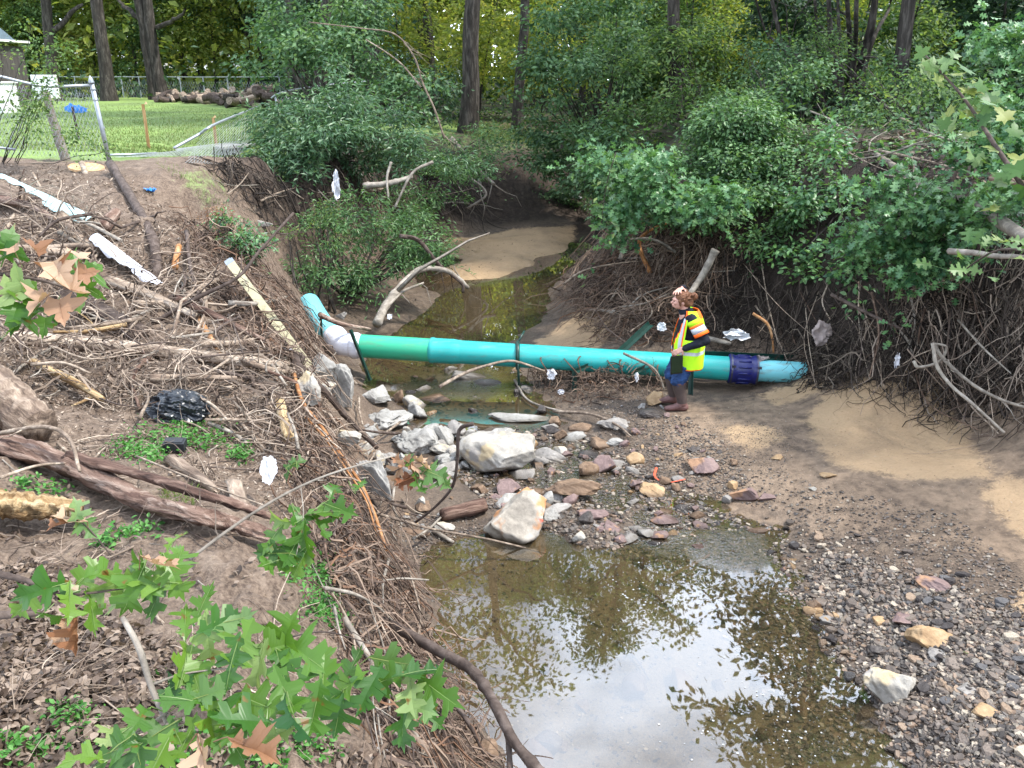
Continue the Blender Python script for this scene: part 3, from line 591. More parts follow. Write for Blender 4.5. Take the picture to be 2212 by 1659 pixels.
def E(u, v, y, ru, rv, ry):
    c = atY(u, v, y); k = np.linalg.norm(c-np.array([0, 0, CAMH]))/FPX
    return (c[0], c[1], c[2], ru*k, ry, rv*k)
def bush(name, label, cat, ells, nc, per, size, m, tpl=T_RH, cr=.16, nst=14, bark='bark', group=None, base=None, shell=.35, droop=.2, r0=.025, vfun=None, up=.9, extra=None, stems_up=True):
    ells = [E(*e) for e in ells]; g = np.random.default_rng(abs(hash((label, nc))) % 2**31 if False else (nc*31+per*7+len(label)))
    cx = np.mean([e[0] for e in ells]); cy = np.mean([e[1] for e in ells])
    if base is None: base = np.array([cx, cy, H1(cx, cy)])
    t = thing(name, label, cat, base, group); ells = lumpy(ells, g, 7)
    f = MB(); c = leaves(f, ells, nc, per, size, tpl, cr, shell, droop, g, vfun=vfun, up=up)
    if extra: extra(f)
    gs = np.random.default_rng(nc+3); ns_ = int(nc*.10); i_ = gs.integers(len(c), size=ns_); ctr = np.array([cx, cy, np.mean([e[2] for e in ells])]); sh_ = MB()
    for q_ in i_:
        o_ = c[q_]; dr = unit(unit(o_-ctr)+gs.normal(size=3)*.45+np.array([0, -.15, .25])); ln = size*(2.5+4.5*gs.random()); P_ = np.array([o_+dr*ln*s_+np.array([0, 0, -.35*ln*s_*s_]) for s_ in np.linspace(0, 1, 6)]); sh_.tube(P_, np.linspace(.004, .0015, 6)*(size/.09)**.5, 3, .5, cap=False)
        nl = int(7+gs.integers(6)); tt_ = gs.random(nl); pp = P_[0]+(P_[-1]-P_[0])*tt_[:, None]+np.array([0, 0, 1.])*(.35*ln*(tt_-tt_**2))[:, None]; f.scatter(tpl[0], tpl[1], pp, frames(nl, dr+gs.normal(size=(nl, 3))*.7, np.array([0, -.1, .9]), .45, gs), size*(.7+.5*gs.random(nl)), np.clip(.62+.2*gs.normal(size=nl), 0, 1))
    part('foliage', f, M[m], t); pass
    s = sh_; tips = c[g.choice(len(c), min(nst, len(c)), replace=False)]
    bs = base+g.normal(size=(5, 3))*np.array([.15, .15, 0]); bs[:, 2] -= .05
    stems(s, bs, tips, r0, .004, g); part('stems', s, M[bark], t); return t
def limb_tree(mb, base, H_, r, lean, g, nb=9, start=.35, blen=.3, sides=9, fine=True):
    """trunk with limbs; returns limb tips"""
    n = 14; tt = np.linspace(0, 1, n); P = base+np.stack([lean[0]*tt**1.3, lean[1]*tt**1.3, H_*tt], -1)+np.cumsum(g.normal(size=(n, 3))*np.array([.05, .05, 0])*H_/18, 0)
    P[0] = base-np.array([0, 0, .3]); rad = r*(1-.75*tt)+.35*r*np.exp(-tt*30)
    mb.tube(P, rad, sides, .5, cap=False, rough=.12); tips = []
    for k in range(nb):
        s = start+(1-start)*(k+.5)/nb; i = min(n-2, int(s*(n-1))); p = P[i]; a = g.random()*6.283; ln = H_*blen*(1.15-s)*(.7+.6*g.random())
        q = p+np.array([math.cos(a)*ln, math.sin(a)*ln, ln*(.35+.5*g.random())]); W = wig(p, q, 8, .35, -.06); rr = rad[i]*.5
        mb.tube(W, np.linspace(rr, rr*.2, 8), 5, .5, cap=False); tips.append(q)
        if fine:
            for _ in range(3):
                j = g.integers(2, 7); e = W[j]+g.normal(size=3)*ln*.3; mb.tube(wig(W[j], e, 5, .3), np.linspace(rr*.35, rr*.08, 5), 4, .5, cap=False); tips.append(e)
    return P, tips
# ------------------------------------------------------------------ woodland
def far_wood():
    mb = MB(); g = np.random.default_rng(5); n = 52000
    x = g.uniform(-75, 75, n); y = 60+g.random(n)*22+np.abs(x)*-.12; top = 17+5*fbm(x*.12, x*0, 3, 8)
    z = 2.3+(g.random(n)**.9)*top
    cn = 0.5+.28*fbm(x*.22, z*.3, 3, 2)*2+.12*g.normal(size=n)
    keep = g.random(n) < 1.05-np.clip((z-12)/12, 0, 1)*.7; x, y, z, cn = x[keep], y[keep], z[keep], cn[keep]; n = len(x)
    mb.scatter(T_RH[0], T_RH[1], np.stack([x, y, z], -1), frames(n, None, np.array([0, -.5, .8]), .7, g), .42+.5*g.random(n), np.clip(cn, 0, 1))
    m2 = 22000; x = g.uniform(-95, 95, m2); y = 88+g.random(m2)*12; z = 2+g.random(m2)*17*(1+.2*fbm(x*.1, x*0, 2, 9)); mb.scatter(T_RH[0], T_RH[1], np.stack([x, y, z], -1), frames(m2, None, np.array([0, -.8, .5]), .5, g), 1.0+.8*g.random(m2), np.clip(.35+.3*fbm(x*.2, z*.3, 3, 5), 0, 1))
    single('far_woodland', mb, M['wood_y'], 'yellow-green mass of woods far behind the yard', 'woodland', kind='stuff')
    mb = MB(); n = 16000; x = g.uniform(-70, 75, n); y = 50+g.random(n)*25; z = 2.3+np.abs(g.normal(size=n))*1.6
    mb.scatter(T_RH[0], T_RH[1], np.stack([x, y, z], -1), frames(n, None, None, .8, g), .25+.3*g.random(n), np.clip(.5+.2*g.normal(size=n), 0, 1))
    single('undergrowth', mb, M['wood_d'], 'dark tangled undergrowth at the foot of the far woods', 'undergrowth', kind='stuff')
far_wood()
def floor_leaves():
    mb = MB(); g = np.random.default_rng(44); n = 15000; x = g.uniform(-3, 22, n); y = g.uniform(13, 46, n); k = (x > 3.4+.12*np.abs(y-20)+(y < 16)*3) | (y > 31.5); x, y = x[k], y[k]; n = len(x); d = np.clip(.6+1.2*fbm(x*.5, y*.5, 3, 12), .05, 1) > g.random(n); x, y = x[d], y[d]; n = len(x)
    z = height(x, y)+.02+.4*g.random(n)**2; mb.scatter(T_RH[0], T_RH[1], np.stack([x, y, z], -1), frames(n, None, None, .5, g), .10+.12*g.random(n), np.clip(.5+.25*g.normal(size=n), 0, 1)); single('undergrowth', mb, M['wood_d'], 'low dark ground cover on the woodland floor above the banks', 'undergrowth', kind='stuff')
    mb = MB(); n = 9000; x = g.uniform(-3, 22, n); y = g.uniform(13, 46, n); k = (x > 3.6+.12*np.abs(y-20)+(y < 16)*3) | (y > 31.5); x, y = x[k], y[k]; n = len(x); z = height(x, y)+.05+.6*g.random(n)**2; mb.scatter(T_RH[0], T_RH[1], np.stack([x, y, z], -1), frames(n, None, None, .5, g), .09+.12*g.random(n), np.clip(.4+.25*g.normal(size=n), 0, 1)); single('undergrowth', mb, M['wood_a'], 'sparse green seedlings on the woodland floor above the banks', 'undergrowth', kind='stuff')
floor_leaves()
def proto_crown(seed, m, nc, per, size, shape):
    g = np.random.default_rng(seed); f = MB(); shape = lumpy(shape, g, 9, .5); leaves(f, shape, int(nc*.62), per, size*1.15, T_RH, .27, .3, .2, g); return f.mesh('crown', M[m])
SH_TALL = [(0, 0, 6, 2.2, 2.2, 3), (1.2, .3, 8.5, 2.2, 2, 2.4), (-1.1, -.4, 9.5, 2.2, 2, 2.6), (.2, 0, 11.8, 1.8, 1.8, 2)]
SH_LOW = [(0, 0, 2.6, 1.9, 1.9, 2.2), (.8, .3, 4.4, 1.6, 1.6, 1.7), (-.8, -.2, 4.9, 1.4, 1.4, 1.7), (.1, .1, 6.4, 1.2, 1.2, 1.2)]
SH_BUSH = [(0, 0, .9, 1.4, 1.4, 1), (.8, .2, 1.2, 1., 1, .9), (-.7, .3, 1.5, 1, 1, .9)]
CR = [proto_crown(11, 'wood_a', 620, 16, .26, SH_TALL), proto_crown(12, 'wood_b', 620, 16, .25, SH_TALL), proto_crown(13, 'wood_y', 600, 16, .26, SH_TALL),
      proto_crown(14, 'wood_d', 560, 16, .24, SH_LOW), proto_crown(15, 'wood_b', 520, 16, .2, SH_LOW), proto_crown(16, 'wood_y', 500, 16, .19, SH_LOW), proto_crown(17, 'wood_a', 520, 16, .19, SH_LOW),
      proto_crown(18, 'wood_a', 300, 14, .13, SH_BUSH), proto_crown(19, 'wood_d', 300, 14, .13, SH_BUSH), proto_crown(20, 'wood_y', 260, 14, .12, SH_BUSH), proto_crown(21, 'wood_b', 300, 14, .12, SH_BUSH)]
def proto_trunk(seed, H_, r, nb):
    g = np.random.default_rng(seed); s = MB(); limb_tree(s, np.zeros(3), H_, r, (g.normal()*.5, g.normal()*.5), g, nb, .3, .22, 7, False); return s.mesh('trunk', M['bark'], smooth=True)
TK = [proto_trunk(1, 12, .17, 8), proto_trunk(2, 12.5, .13, 8), proto_trunk(3, 6.5, .07, 7), proto_trunk(4, 6.5, .09, 7)]
def sb_trunk(seed):
    g = np.random.default_rng(seed); s = MB(); stems(s, np.zeros(3), [np.array([g.normal()*.7, g.normal()*.7, 1+g.random()]) for _ in range(9)], .022, .005, g); return s.mesh('stems', M['bark'])
SB = [sb_trunk(31), sb_trunk(32)]
def place_tree(name, label, group, x, y, ci, ti, s, rz, cat='tree', z=None):
    t = thing(name, label, cat, (x, y, (H1(x, y)-.05) if z is None else z), group, rz); t.scale = (s, s, s*(.9+.2*rng.random()))
    for nm, me in (('crown' if cat == 'tree' else 'foliage', CR[ci]), ('trunk' if cat == 'tree' else 'stems', TK[ti] if cat == 'tree' else SB[ti])):
        o = bpy.data.objects.new(nm, me); COL.objects.link(o); o.parent = t
    return t
g_ = np.random.default_rng(77)
LBT = {0: 'tall green tree in the woods behind the yard and creek', 1: 'tall blue-green tree in the woods behind the yard and creek', 2: 'tall yellowing tree in the woods behind the yard and creek'}
for (x, y, ci, s) in [(-33, 62, 2, 1.2), (-29, 66, 0, 1.3), (-25, 60, 2, 1.1), (-22, 64, 1, 1.2), (-18, 62, 0, 1.2), (-14.5, 60, 2, 1.1), (-11, 63, 0, 1.25), (-38, 66, 0, 1.2), (-8, 54, 0, 1.1), (-5, 50, 2, 1.1), (-2, 52, 2, 1.2), (1, 47, 2, 1.0),
                      (4, 52, 2, 1.2), (7, 46, 0, 1.1), (10, 52, 2, 1.2), (13, 43, 2, 1.1), (17, 48, 0, 1.2), (20, 42, 2, 1.1), (24, 40, 0, 1.1), (26, 44, 1, 1.2), (30, 50, 0, 1.2), (13, 52, 0, 1.3), (2, 56, 0, 1.3), (-16, 70, 1, 1.4), (8.6, 20, 1, 1.0), (34, 42, 2, 1.2), (-6, 60, 2, 1.3), (20, 55, 2, 1.3), (-26, 72, 2, 1.4)]:  # the near tree above the right bank is added to shade the hollow
    place_tree('forest_tree', LBT[ci], LBT[ci].replace('tree', 'trees', 1), x, y, ci, g_.integers(2), s, g_.random()*6)
LBL = {3: 'low dark understory tree among the woodland trunks', 4: 'low blue-green understory tree among the woodland trunks', 5: 'low yellow understory tree among the woodland trunks', 6: 'low mid-green understory tree among the woodland trunks'}
for (x, y, ci, s) in [(-13.5, 60, 4, 1.35), (-17, 62, 3, 1.3), (-10.5, 59, 4, 1.2), (-9, 42, 4, 1.1), (-7.5, 36, 3, .95), (-6.2, 33, 6, .7), (-4.5, 37, 5, .8), (-1.5, 40, 5, .9), (1.2, 38, 5, .8), (3.6, 31, 4, .8), (4.6, 36, 5, .9), (5.8, 30, 6, .7), (7.4, 34, 5, .85), (8.2, 28, 3, .7), (10, 33, 5, .8),
                      (11, 26, 6, .7), (12, 32, 5, .8), (13.4, 27, 3, .7), (15, 30, 5, .8), (16.5, 26, 3, .85), (18, 31, 5, .9), (11.2, 21, 3, .6), (14, 22, 3, .7), (6.4, 36, 6, 1), (9, 37, 4, 1), (-20, 61, 5, 1.2), (-24, 60, 6, 1.1), (-28, 61, 5, 1.2), (-31, 60, 6, 1.2), (-34, 61, 5, 1.2), (-38, 60, 6, 1.2), (-9.2, 47, 4, .9)]:
    place_tree('understory_tree', LBL[ci], LBL[ci].replace('tree', 'trees', 1), x, y, ci, 2+g_.integers(2), s, g_.random()*6)
LBB = {7: 'green woodland shrub under the trees', 8: 'dark woodland shrub under the trees', 9: 'yellowing woodland shrub under the trees', 10: 'blue-green woodland shrub under the trees'}
for k in range(44):
    x = g_.uniform(4.6, 19); y = g_.uniform(18.5, 34)
    if k > 40: x = g_.uniform(-7, 4); y = g_.uniform(29.5, 36)
    if x < 3.5+.2*(y-15) and k <= 40: x += 3
    ci = 7+g_.choice(4, p=[.3, .35, .2, .15]); place_tree('shrub', LBB[ci], LBB[ci].replace('shrub', 'shrubs', 1), x, y, ci, g_.integers(2), .6+.5*g_.random(), g_.random()*6, 'shrub')
# trunks that can be told apart
def trunk_tree(label, u, v, y, u2, v2, wpx, extra=(), crown=None, bark='bark', name='tree', ivy=False):
    b = atY(u, v, y); b[2] = H1(b[0], b[1]); top = atY(u2, v2, y); d = top-b; H_ = 15.; k = (H_-0)/max(.5, d[2]); tip = b+d*k*.98; r = wpx/2*np.linalg.norm(b)/FPX
    t = thing(name, label, 'tree', b); s = MB(); g = np.random.default_rng(int(u)); n = 20; tt = np.linspace(0, 1, n)[:, None]
    P = b+(tip-b)*tt+np.cumsum(g.normal(size=(n, 3))*.04, 0)*np.array([1, 1, 0]); P[0, 2] -= .4
    s.tube(P, r*(1-.5*tt[:, 0])+r*.5*np.exp(-tt[:, 0]*26), 12, .5, False, rough=.14)
    for (uu, vv, u3, v3, w_) in extra:
        a = atY(uu, vv, y); c = atY(u3, v3, y+g.normal()*1.0); W = wig(a, c, 9, .22); r_ = w_/2*np.linalg.norm(a)/FPX; s.tube(W, np.linspace(r_, r_*.45, 9), 7, .5, False, rough=.1)
    for _ in range(9):
        i = g.integers(8, n-1); a = g.random()*6.28; q = P[i]+np.array([math.cos(a)*2.6, math.sin(a)*2.6, 1.6]); s.tube(wig(P[i], q, 7, .3), np.linspace(r*.3, r*.05, 7), 5, .5, False)
    part('trunk', s, M[bark], t, True)
    f = MB(); ce = [(tip[0]+g.normal()*1.6, tip[1]+g.normal()*1.6, tip[2]+g.normal()*1.2-1, 2.4, 2.4, 1.8) for _ in range(4)]
    leaves(f, ce, 260, 14, .26, T_RH, .35, .4, .2, g); part('crown', f, M[crown or 'wood_a'], t)
    if ivy:
        f = MB(); ni = 900; tt = g.random(ni)**1.2*.55; pp = b+(tip-b)*tt[:, None]+g.normal(size=(ni, 3))*np.array([r*1.9, r*1.9, .2]); f.scatter(T_RH[0], T_RH[1], pp, frames(ni, None, np.array([0, -.8, .5]), .5, g), .13+.1*g.random(ni), np.clip(.5+.2*g.normal(size=ni), 0, 1)); part('ivy', f, M['wood_d'], t)
    return t
trunk_tree('tall straight trunk leaning left behind the far fence, left of the log pile', 237, 212, 50, 208, 0, 26)
trunk_tree('dark forked trunk behind the fence, left one of a close pair', 336, 200, 52, 300, 0, 20, [(330, 60, 255, 0, 12)])
trunk_tree('dark trunk behind the fence, right one of a close pair', 352, 200, 52, 318, 0, 22, [(340, 60, 400, 20, 10)])
trunk_tree('forked trunk farthest left behind the shed', 116, 170, 50, 98, 0, 20, [(112, 70, 180, 10, 12)], crown='wood_y')
trunk_tree('big grey trunk standing on the grassy bank beyond the sandbar', 1008, 262, 29.5, 1026, 0, 34)
trunk_tree('dark straight trunk behind and left of the big grey trunk', 938, 180, 38, 922, 0, 20)
trunk_tree('ivy covered dark trunk behind the willowy bush', 810, 210, 30, 795, 0, 36, ivy=True)
trunk_tree('slim dark trunk in the middle of the woods right of the creek', 1440, 230, 34, 1440, 0, 16)
trunk_tree('ivy clad trunk between the yard and the willowy bush', 640, 190, 32, 622, 0, 20, ivy=True)
def multistem():
    b = atY(1832, 262, 22); b[2] = H1(b[0], b[1]); t = thing('multi_stem_tree', 'dark multi-stemmed tree fanning up from the right bank', 'tree', b)
    for (u2, v2, w_, mid) in [(1760, 0, 9, (1775, 150)), (1790, 0, 14, (1800, 130)), (1830, 0, 13, (1838, 140)), (1890, 0, 20, (1870, 110)), (1700, 130, 13, (1770, 190)), (1850, 0, 12, (1846, 120)), (1650, 60, 7, (1720, 120)), (1925, 0, 9, (1885, 90)), (1810, 0, 9, (1815, 120))]:
        s = MB(); p = bez([b-np.array([0, 0, .2]), atY(mid[0], mid[1], 22+rng.normal()*.4), atY(u2, v2, 22+rng.normal()*.8), atY(u2+(u2-mid[0])*.8, v2-250, 22+rng.normal())], 16)
        s.tube(p, np.linspace(w_*.0068, w_*.003, len(p)), 7, .5, False, rough=.1)
        for _ in range(3):
            i = rng.integers(4, len(p)-2); s.tube(wig(p[i], p[i]+rng.normal(size=3)*.9, 6, .3), np.linspace(w_*.0022, .004, 6), 4, .5, False)
        part('stem', s, M['bark'], t, True)
    f = MB(); top = atY(1840, -330, 22); leaves(f, [(top[0], top[1], top[2], 3, 2.5, 1.8)], 300, 14, .2, g=np.random.default_rng(8)); part('crown', f, M['wood_a'], t)
multistem()
def overhang():
    """tall tree whose crown is reflected in the pool"""
    for k, (x, y, H_, lx, ly, nb, lb) in enumerate([(-5.6, 26.5, 12.0, 2.0, -1.5, 22, 'tall open crowned tree beyond the yard edge, mirrored in the pool'), (12.8, 8.0, 9.5, -1.6, 0.5, 6, 'open crowned tree above the right bank, mirrored at the pool edge'), (4.6, 25, 11.2, -1.5, -.5, 18, 'open crowned tree leaning over the upper creek, mirrored in the pool'), (0.2, 33, 15.5, 0.5, -1, 22, 'tall open crowned tree behind the big grey trunk, mirrored in the pool')]):
        b = np.array([x, y, H1(x, y)]); t = thing('tall_tree', lb, 'tree', b); s = MB(); g = np.random.default_rng(60+k)
        P, tips = limb_tree(s, b, H_, .2, (lx, ly), g, nb, .5, .36, 9); part('trunk', s, M['bark'], t, True)
        f = MB(); c = np.array([q for q in tips if q[2] > (7.6 if k == 1 else 8.0)])
        for q in c: leaves(f, [(q[0], q[1], q[2], .75, .75, .5)], 9, 10, .15, T_MINI, .16, .1, .2, g)
        part('crown', f, M['wood_a'], t)
overhang()
# ------------------------------------------------------------------ bushes on the banks
bush('willow_bush', 'big grey-green willowy bush hanging over the left bank beside the bent fence rail', 'bush',
     [(700, 250, 18.2, 115, 70, 1.2), (770, 330, 17.6, 130, 70, 1.2), (640, 350, 17.2, 80, 70, .8), (600, 330, 17.0, 60, 70, .7), (850, 300, 18.6, 100, 60, 1.2), (740, 200, 19, 60, 60, .8), (900, 350, 18.2, 90, 60, .8), (660, 400, 16.6, 80, 50, .6), (640, 250, 18, 60, 50, .6)], 820, 15, .14, 'ramped', T_LG, .13, 40, r0=.02, base=np.array([-3.9, 18.8, 2.6]))
bush('creek_shrub', 'leafy shrub growing low on the bank between the yard and the white elbow', 'bush',
     [(740, 490, 15.2, 100, 70, .7), (820, 560, 15, 90, 60, .7), (900, 540, 15.8, 70, 60, .6), (720, 600, 14.4, 80, 55, .6), (880, 480, 16.2, 80, 60, .7), (790, 640, 14.2, 50, 30, .4), (690, 560, 14.5, 50, 50, .5)], 560, 14, .095, 'smallleaf', T_LG, .10, 40, base=np.array([-2.9, 15.0, .6]))
bush('creek_shrub', 'dark shrub draped over the eroded bank above the sandbar', 'bush', [(930, 410, 19.5, 70, 60, .8), (1000, 340, 21, 90, 40, .9), (880, 420, 18.5, 60, 50, .6), (1040, 300, 23, 80, 30, .9)], 300, 14, .11, 'smallleaf', T_LG, .12, 24, base=np.array([-2.1, 22, 1.9]))
bush('tall_shrub', 'tall blue-green shrub behind the willowy bush in the upper middle', 'bush', [(700, 100, 23, 90, 80, 1.2), (800, 120, 24, 90, 80, 1.2), (640, 60, 25, 70, 70, 1.2), (770, 20, 24, 100, 50, 1.2), (590, 120, 26, 60, 60, 1), (860, 200, 22, 80, 60, 1)], 480, 14, .15, 'wood_b', T_RH, .19, 34, base=np.array([-4.6, 23.5, 2.8]), r0=.05)
bush('young_tree', 'light green young tree leaning over the creek bend', 'tree', [(1200, 100, 25, 90, 80, 1.2), (1260, 220, 24, 60, 80, 1), (1160, 200, 25, 60, 60, .9), (1220, 20, 26, 100, 50, 1.2), (1300, 100, 26, 60, 80, 1), (1310, 290, 23, 40, 60, .8)], 400, 13, .15, 'wood_b', T_RH, .19, 28, base=np.array([2.8, 27, 1.6]), r0=.05)
bush('ivy_thicket', 'dark thicket filling the hollow where the creek bends away', 'thicket', [(1220, 330, 25, 90, 70, 1), (1300, 340, 22, 60, 90, .9), (1160, 330, 26, 60, 50, .8), (1250, 400, 24, 60, 50, .6)], 420, 13, .14, 'wood_b', T_RH, .17, 22, base=np.array([2.8, 26, .9]))
bush('tall_shrub', 'olive shrub with yellow tips behind the creek bend', 'bush', [(1420, 130, 24, 90, 90, 1.2), (1500, 210, 22, 80, 60, 1), (1380, 250, 23, 70, 60, 1)], 300, 12, .13, 'wood_a', T_RH, .2, 20, base=np.array([5.5, 24, 2.6]), r0=.04)
# right bank
bush('privet_bush', 'huge rounded small-leaved bush crowning the right bank above the root mound', 'bush',
     [(1560, 320, 15.6, 160, 80, 1.1), (1450, 400, 15.0, 120, 80, .9), (1650, 400, 14.6, 150, 90, 1.0), (1760, 450, 13.8, 90, 100, .8), (1560, 470, 14.2, 130, 70, .7), (1360, 430, 15.4, 50, 70, .6), (1680, 540, 13.4, 110, 50, .5), (1790, 560, 13.0, 60, 60, .45), (1700, 330, 15.2, 100, 60, .9), (1800, 380, 14.2, 80, 60, .7), (1620, 350, 15.0, 100, 60, .8), (1740, 500, 13.3, 80, 60, .6)], 2700, 15, .085, 'smallleaf', T_RH, .11, 60, base=np.array([4.3, 15.2, 2.4]), r0=.025)
OKV = dict(tpl=T_OAK, cr=.13, nst=16, shell=.25, droop=.5, up=.7)
bush('oak_sapling', 'oak sapling with shiny lobed leaves hanging left of the big bush', 'tree', [(1400, 340, 13.6, 80, 45, .5), (1340, 440, 13.8, 40, 60, .4), (1450, 420, 13.2, 70, 50, .4), (1320, 340, 14.2, 40, 40, .4), (1540, 440, 12.8, 50, 35, .3), (1345, 500, 13.6, 35, 25, .25)], 250, 8, .14, 'darkoak', base=np.array([3.6, 14.8, 2.4]), **OKV)
bush('oak_sapling', 'lobed-leaf oak sapling arching over the dark hollow on the right bank', 'tree', [(1900, 440, 10.6, 90, 60, .5), (2000, 480, 10.2, 110, 60, .5), (1830, 520, 10.8, 60, 50, .4), (2100, 440, 9.8, 80, 70, .5), (1960, 580, 10.2, 70, 30, .3), (2060, 560, 10, 60, 40, .3)], 340, 8, .12, 'darkoak', base=np.array([6.0, 11.6, 2.8]), **OKV)
bush('oak_sapling', 'blue-green oak sapling at the upper right edge', 'tree', [(2180, 100, 11, 50, 60, .6), (2200, 260, 10, 50, 70, .5), (2190, 420, 9.2, 50, 70, .4), (2130, 330, 9.8, 60, 40, .4)], 220, 8, .12, 'darkoak', base=np.array([7.6, 10.4, 3.0]), **OKV)
bush('vine_bush', 'broad-leaved vine spilling down between the two oak saplings', 'vine', [(1790, 400, 12.6, 60, 90, .4), (1830, 560, 11.6, 60, 50, .3), (1720, 560, 12.4, 60, 40, .3), (1870, 640, 11.2, 40, 30, .2)], 190, 8, .09, 'darkoak', T_OV, .12, 14, base=np.array([5.0, 12.9, 2.7]), shell=.2)
bush('small_shrub', 'dark green shrub on the lip of the left bank below the fence gap', 'bush', [(530, 520, 11.2, 40, 40, .3), (490, 490, 11.4, 30, 30, .25)], 120, 9, .06, 'darkoak', T_RH, .07, 10)
bush('red_shrub', 'small reddish shrub on the lip of the left bank', 'bush', [(470, 478, 11.9, 32, 22, .25)], 50, 9, .05, 'oakdead', T_LG, .07, 12)
bush('fence_vine', 'vine tangle climbing the leaning left fence post and rail', 'vine', [(110, 250, 13.2, 50, 90, .3), (190, 290, 13.4, 40, 50, .3), (60, 200, 13.2, 60, 40, .3), (230, 330, 13.6, 25, 25, .2), (100, 120, 13.4, 60, 60, .3)], 190, 8, .06, 'wood_a', T_RH, .1, 12, base=np.array([-8.4, 14.2, 2.9]), r0=.008)
bush('slope_weed', 'yellow-green weedy vine on the dirt below the willowy bush', 'plant', [(700, 470, 14.5, 30, 25, .3), (720, 520, 14.2, 25, 15, .3), (640, 500, 13.8, 30, 25, .2)], 60, 8, .06, 'bright', T_LG, .08, 8)
bush('bank_shrub', 'pale leafy shrub behind the big bush at the foot of the dark trunks', 'bush', [(1700, 200, 18, 70, 60, .8), (1610, 230, 18, 80, 50, .7), (1880, 250, 16.5, 70, 40, .7), (1980, 280, 14.5, 70, 40, .6), (1640, 120, 20, 60, 50, .8)], 330, 10, .10, 'wood_b', T_RH, .16, 20, base=np.array([5.6, 18, 2.8]))
bush('bank_shrub', 'light green shrub among stems on the right bank', 'bush', [(1940, 200, 18, 80, 60, .8), (2050, 180, 15, 70, 60, .7), (1760, 90, 20, 50, 60, .8)], 260, 9, .08, 'wood_a', T_RH, .16, 20, base=np.array([8.2, 17, 2.9]))
bush('creek_shrub', 'dark brush at the foot of the far bank behind the sandbar', 'bush', [(1160, 430, 27, 90, 26, .8), (1060, 440, 26.4, 70, 22, .6), (1250, 420, 27, 50, 26, .6)], 300, 11, .11, 'wood_b', T_RH, .16, 24, base=np.array([.6, 27.5, .6]))
# the long leafy shoot on the right
def shoot(label, path, n, size, m, tpl, dist_r=.012, name='leafy_branch', base=None, g=None, spread=.09, dn=.3):
    g = g or np.random.default_rng(n+len(label)); P = bez([Q(*p) for p in path], 30); t = thing(name, label, 'branch', P[0]); s = MB(); s.tube(P, np.linspace(dist_r, dist_r*.25, len(P)), 6, .5, rough=.05); part('twig', s, M['darkstick'], t, True)
    for k in range(n):
        i = int(2+(len(P)-4)*(k+.5)/n); p = P[i]+g.normal(size=3)*spread; tv, tf = tpl; d = unit(g.normal(size=3)*.7+(P[min(i+3, len(P)-1)]-P[i-2])*3-np.array([0, 0, dn])); nrm = unit(np.array([0, -.6, .8])+g.normal(size=3)*.4)
        x = unit(d-nrm*(d@nrm)); y = np.cross(nrm, x); sc = size*(.75+.5*g.random()); f = MB(); f.add((tv*sc)@np.stack([x, y, nrm]) + p, tf[0], float(np.clip(g.random(), 0, 1)))
        f.tube([P[i], p], .0016, 3, .5, False); part('leaf', f, M[m], t)
shoot('pale long shoot with big leaves leaning out from the upper right', [(2290, 520, 6.2), (2160, 330, 6.6), (2080, 210, 7.0), (1990, 110, 7.3)], 64, .13, 'bright', T_STAR, .02)
shoot('leafy oak shoot at the right edge in front of the fallen log', [(2300, 560, 5.6), (2160, 540, 6.0), (2060, 600, 6.4)], 18, .13, 'bright', T_OAK)
shoot('vine of pale leaves trailing down at the left end of the oak sapling', [(1330, 330, 13.2), (1310, 400, 13.4), (1300, 470, 13.4), (1295, 510, 13.4)], 36, .12, 'bright', T_RH, .008, 'hanging_vine')
# ------------------------------------------------------------------ sewer pipe across the creek
def sweep(mb, P, r, sides=28, mi=0, rnd=.5, cap=False): mb.tube(P, r, sides, rnd, cap, mi)
PA, PB = atY(775, 747, 12.0), atY(1735, 806, 11.35)
def pipe_at(u): 
    k = (u-775)/(1735-775); 
    # perspective-correct place along the axis
    lo, hi = -.3, 1.3
    for _ in range(40):
        m = (lo+hi)/2; p = PA+(PB-PA)*m; d = p-np.array([0, 0, CAMH]); uu = 1106+FPX*d[0]/(d[1]*CP-d[2]*SP)
        if uu < u: lo = m
        else: hi = m
    return PA+(PB-PA)*lo
pr = .172
pipe = thing('sewer_pipe', 'turquoise and green plastic pipe spanning the creek with white elbow and dark blue coupling', 'pipe', (PA[0], PA[1], 0))
f = MB(); sweep(f, np.linspace(pipe_at(772), pipe_at(934), 8), pr); part('green_section', f, M['greenpipe'], pipe, True)
f = MB(); sweep(f, np.linspace(pipe_at(990), pipe_at(1580), 20), pr); part('turquoise_section', f, M['turq'], pipe, True)
f = MB(); P = np.array([pipe_at(u) for u in (928, 930, 936, 940, 972, 978, 990, 996)]); f.tube(P, [pr, pr*1.10, pr*1.12, pr*1.07, pr*1.07, pr*1.09, pr*1.03, pr], 28, .5, False); part('bell_joint', f, M['turq'], pipe, True)
elb = bez([atY(722, 728, 12.45), atY(736, 742, 12.12), pipe_at(756), pipe_at(780)], 24)
f = MB(); f.tube(elb, [pr*1.02]*len(elb), 28, .5, False); 
for k, w_ in ((0, 4), (len(elb)-7, 6)): f.tube(elb[k:k+w_], [pr*1.02, *([pr*1.13]*(w_-2)), pr*1.02], 28, .5, False)
part('elbow', f, M['whitepipe'], pipe, True)
f = MB(); P = bez([atY(668, 655, 13.5), atY(686, 686, 13.0), atY(706, 714, 12.65), atY(724, 730, 12.42)], 16); f.tube(P, pr, 28, .5, False); part('upstream_stub', f, M['bluepipe'], pipe, True)
f = MB(); sweep(f, np.linspace(pipe_at(1625), pipe_at(1738), 10), pr*.9); part('downstream_stub', f, M['bluepipe'], pipe, True)
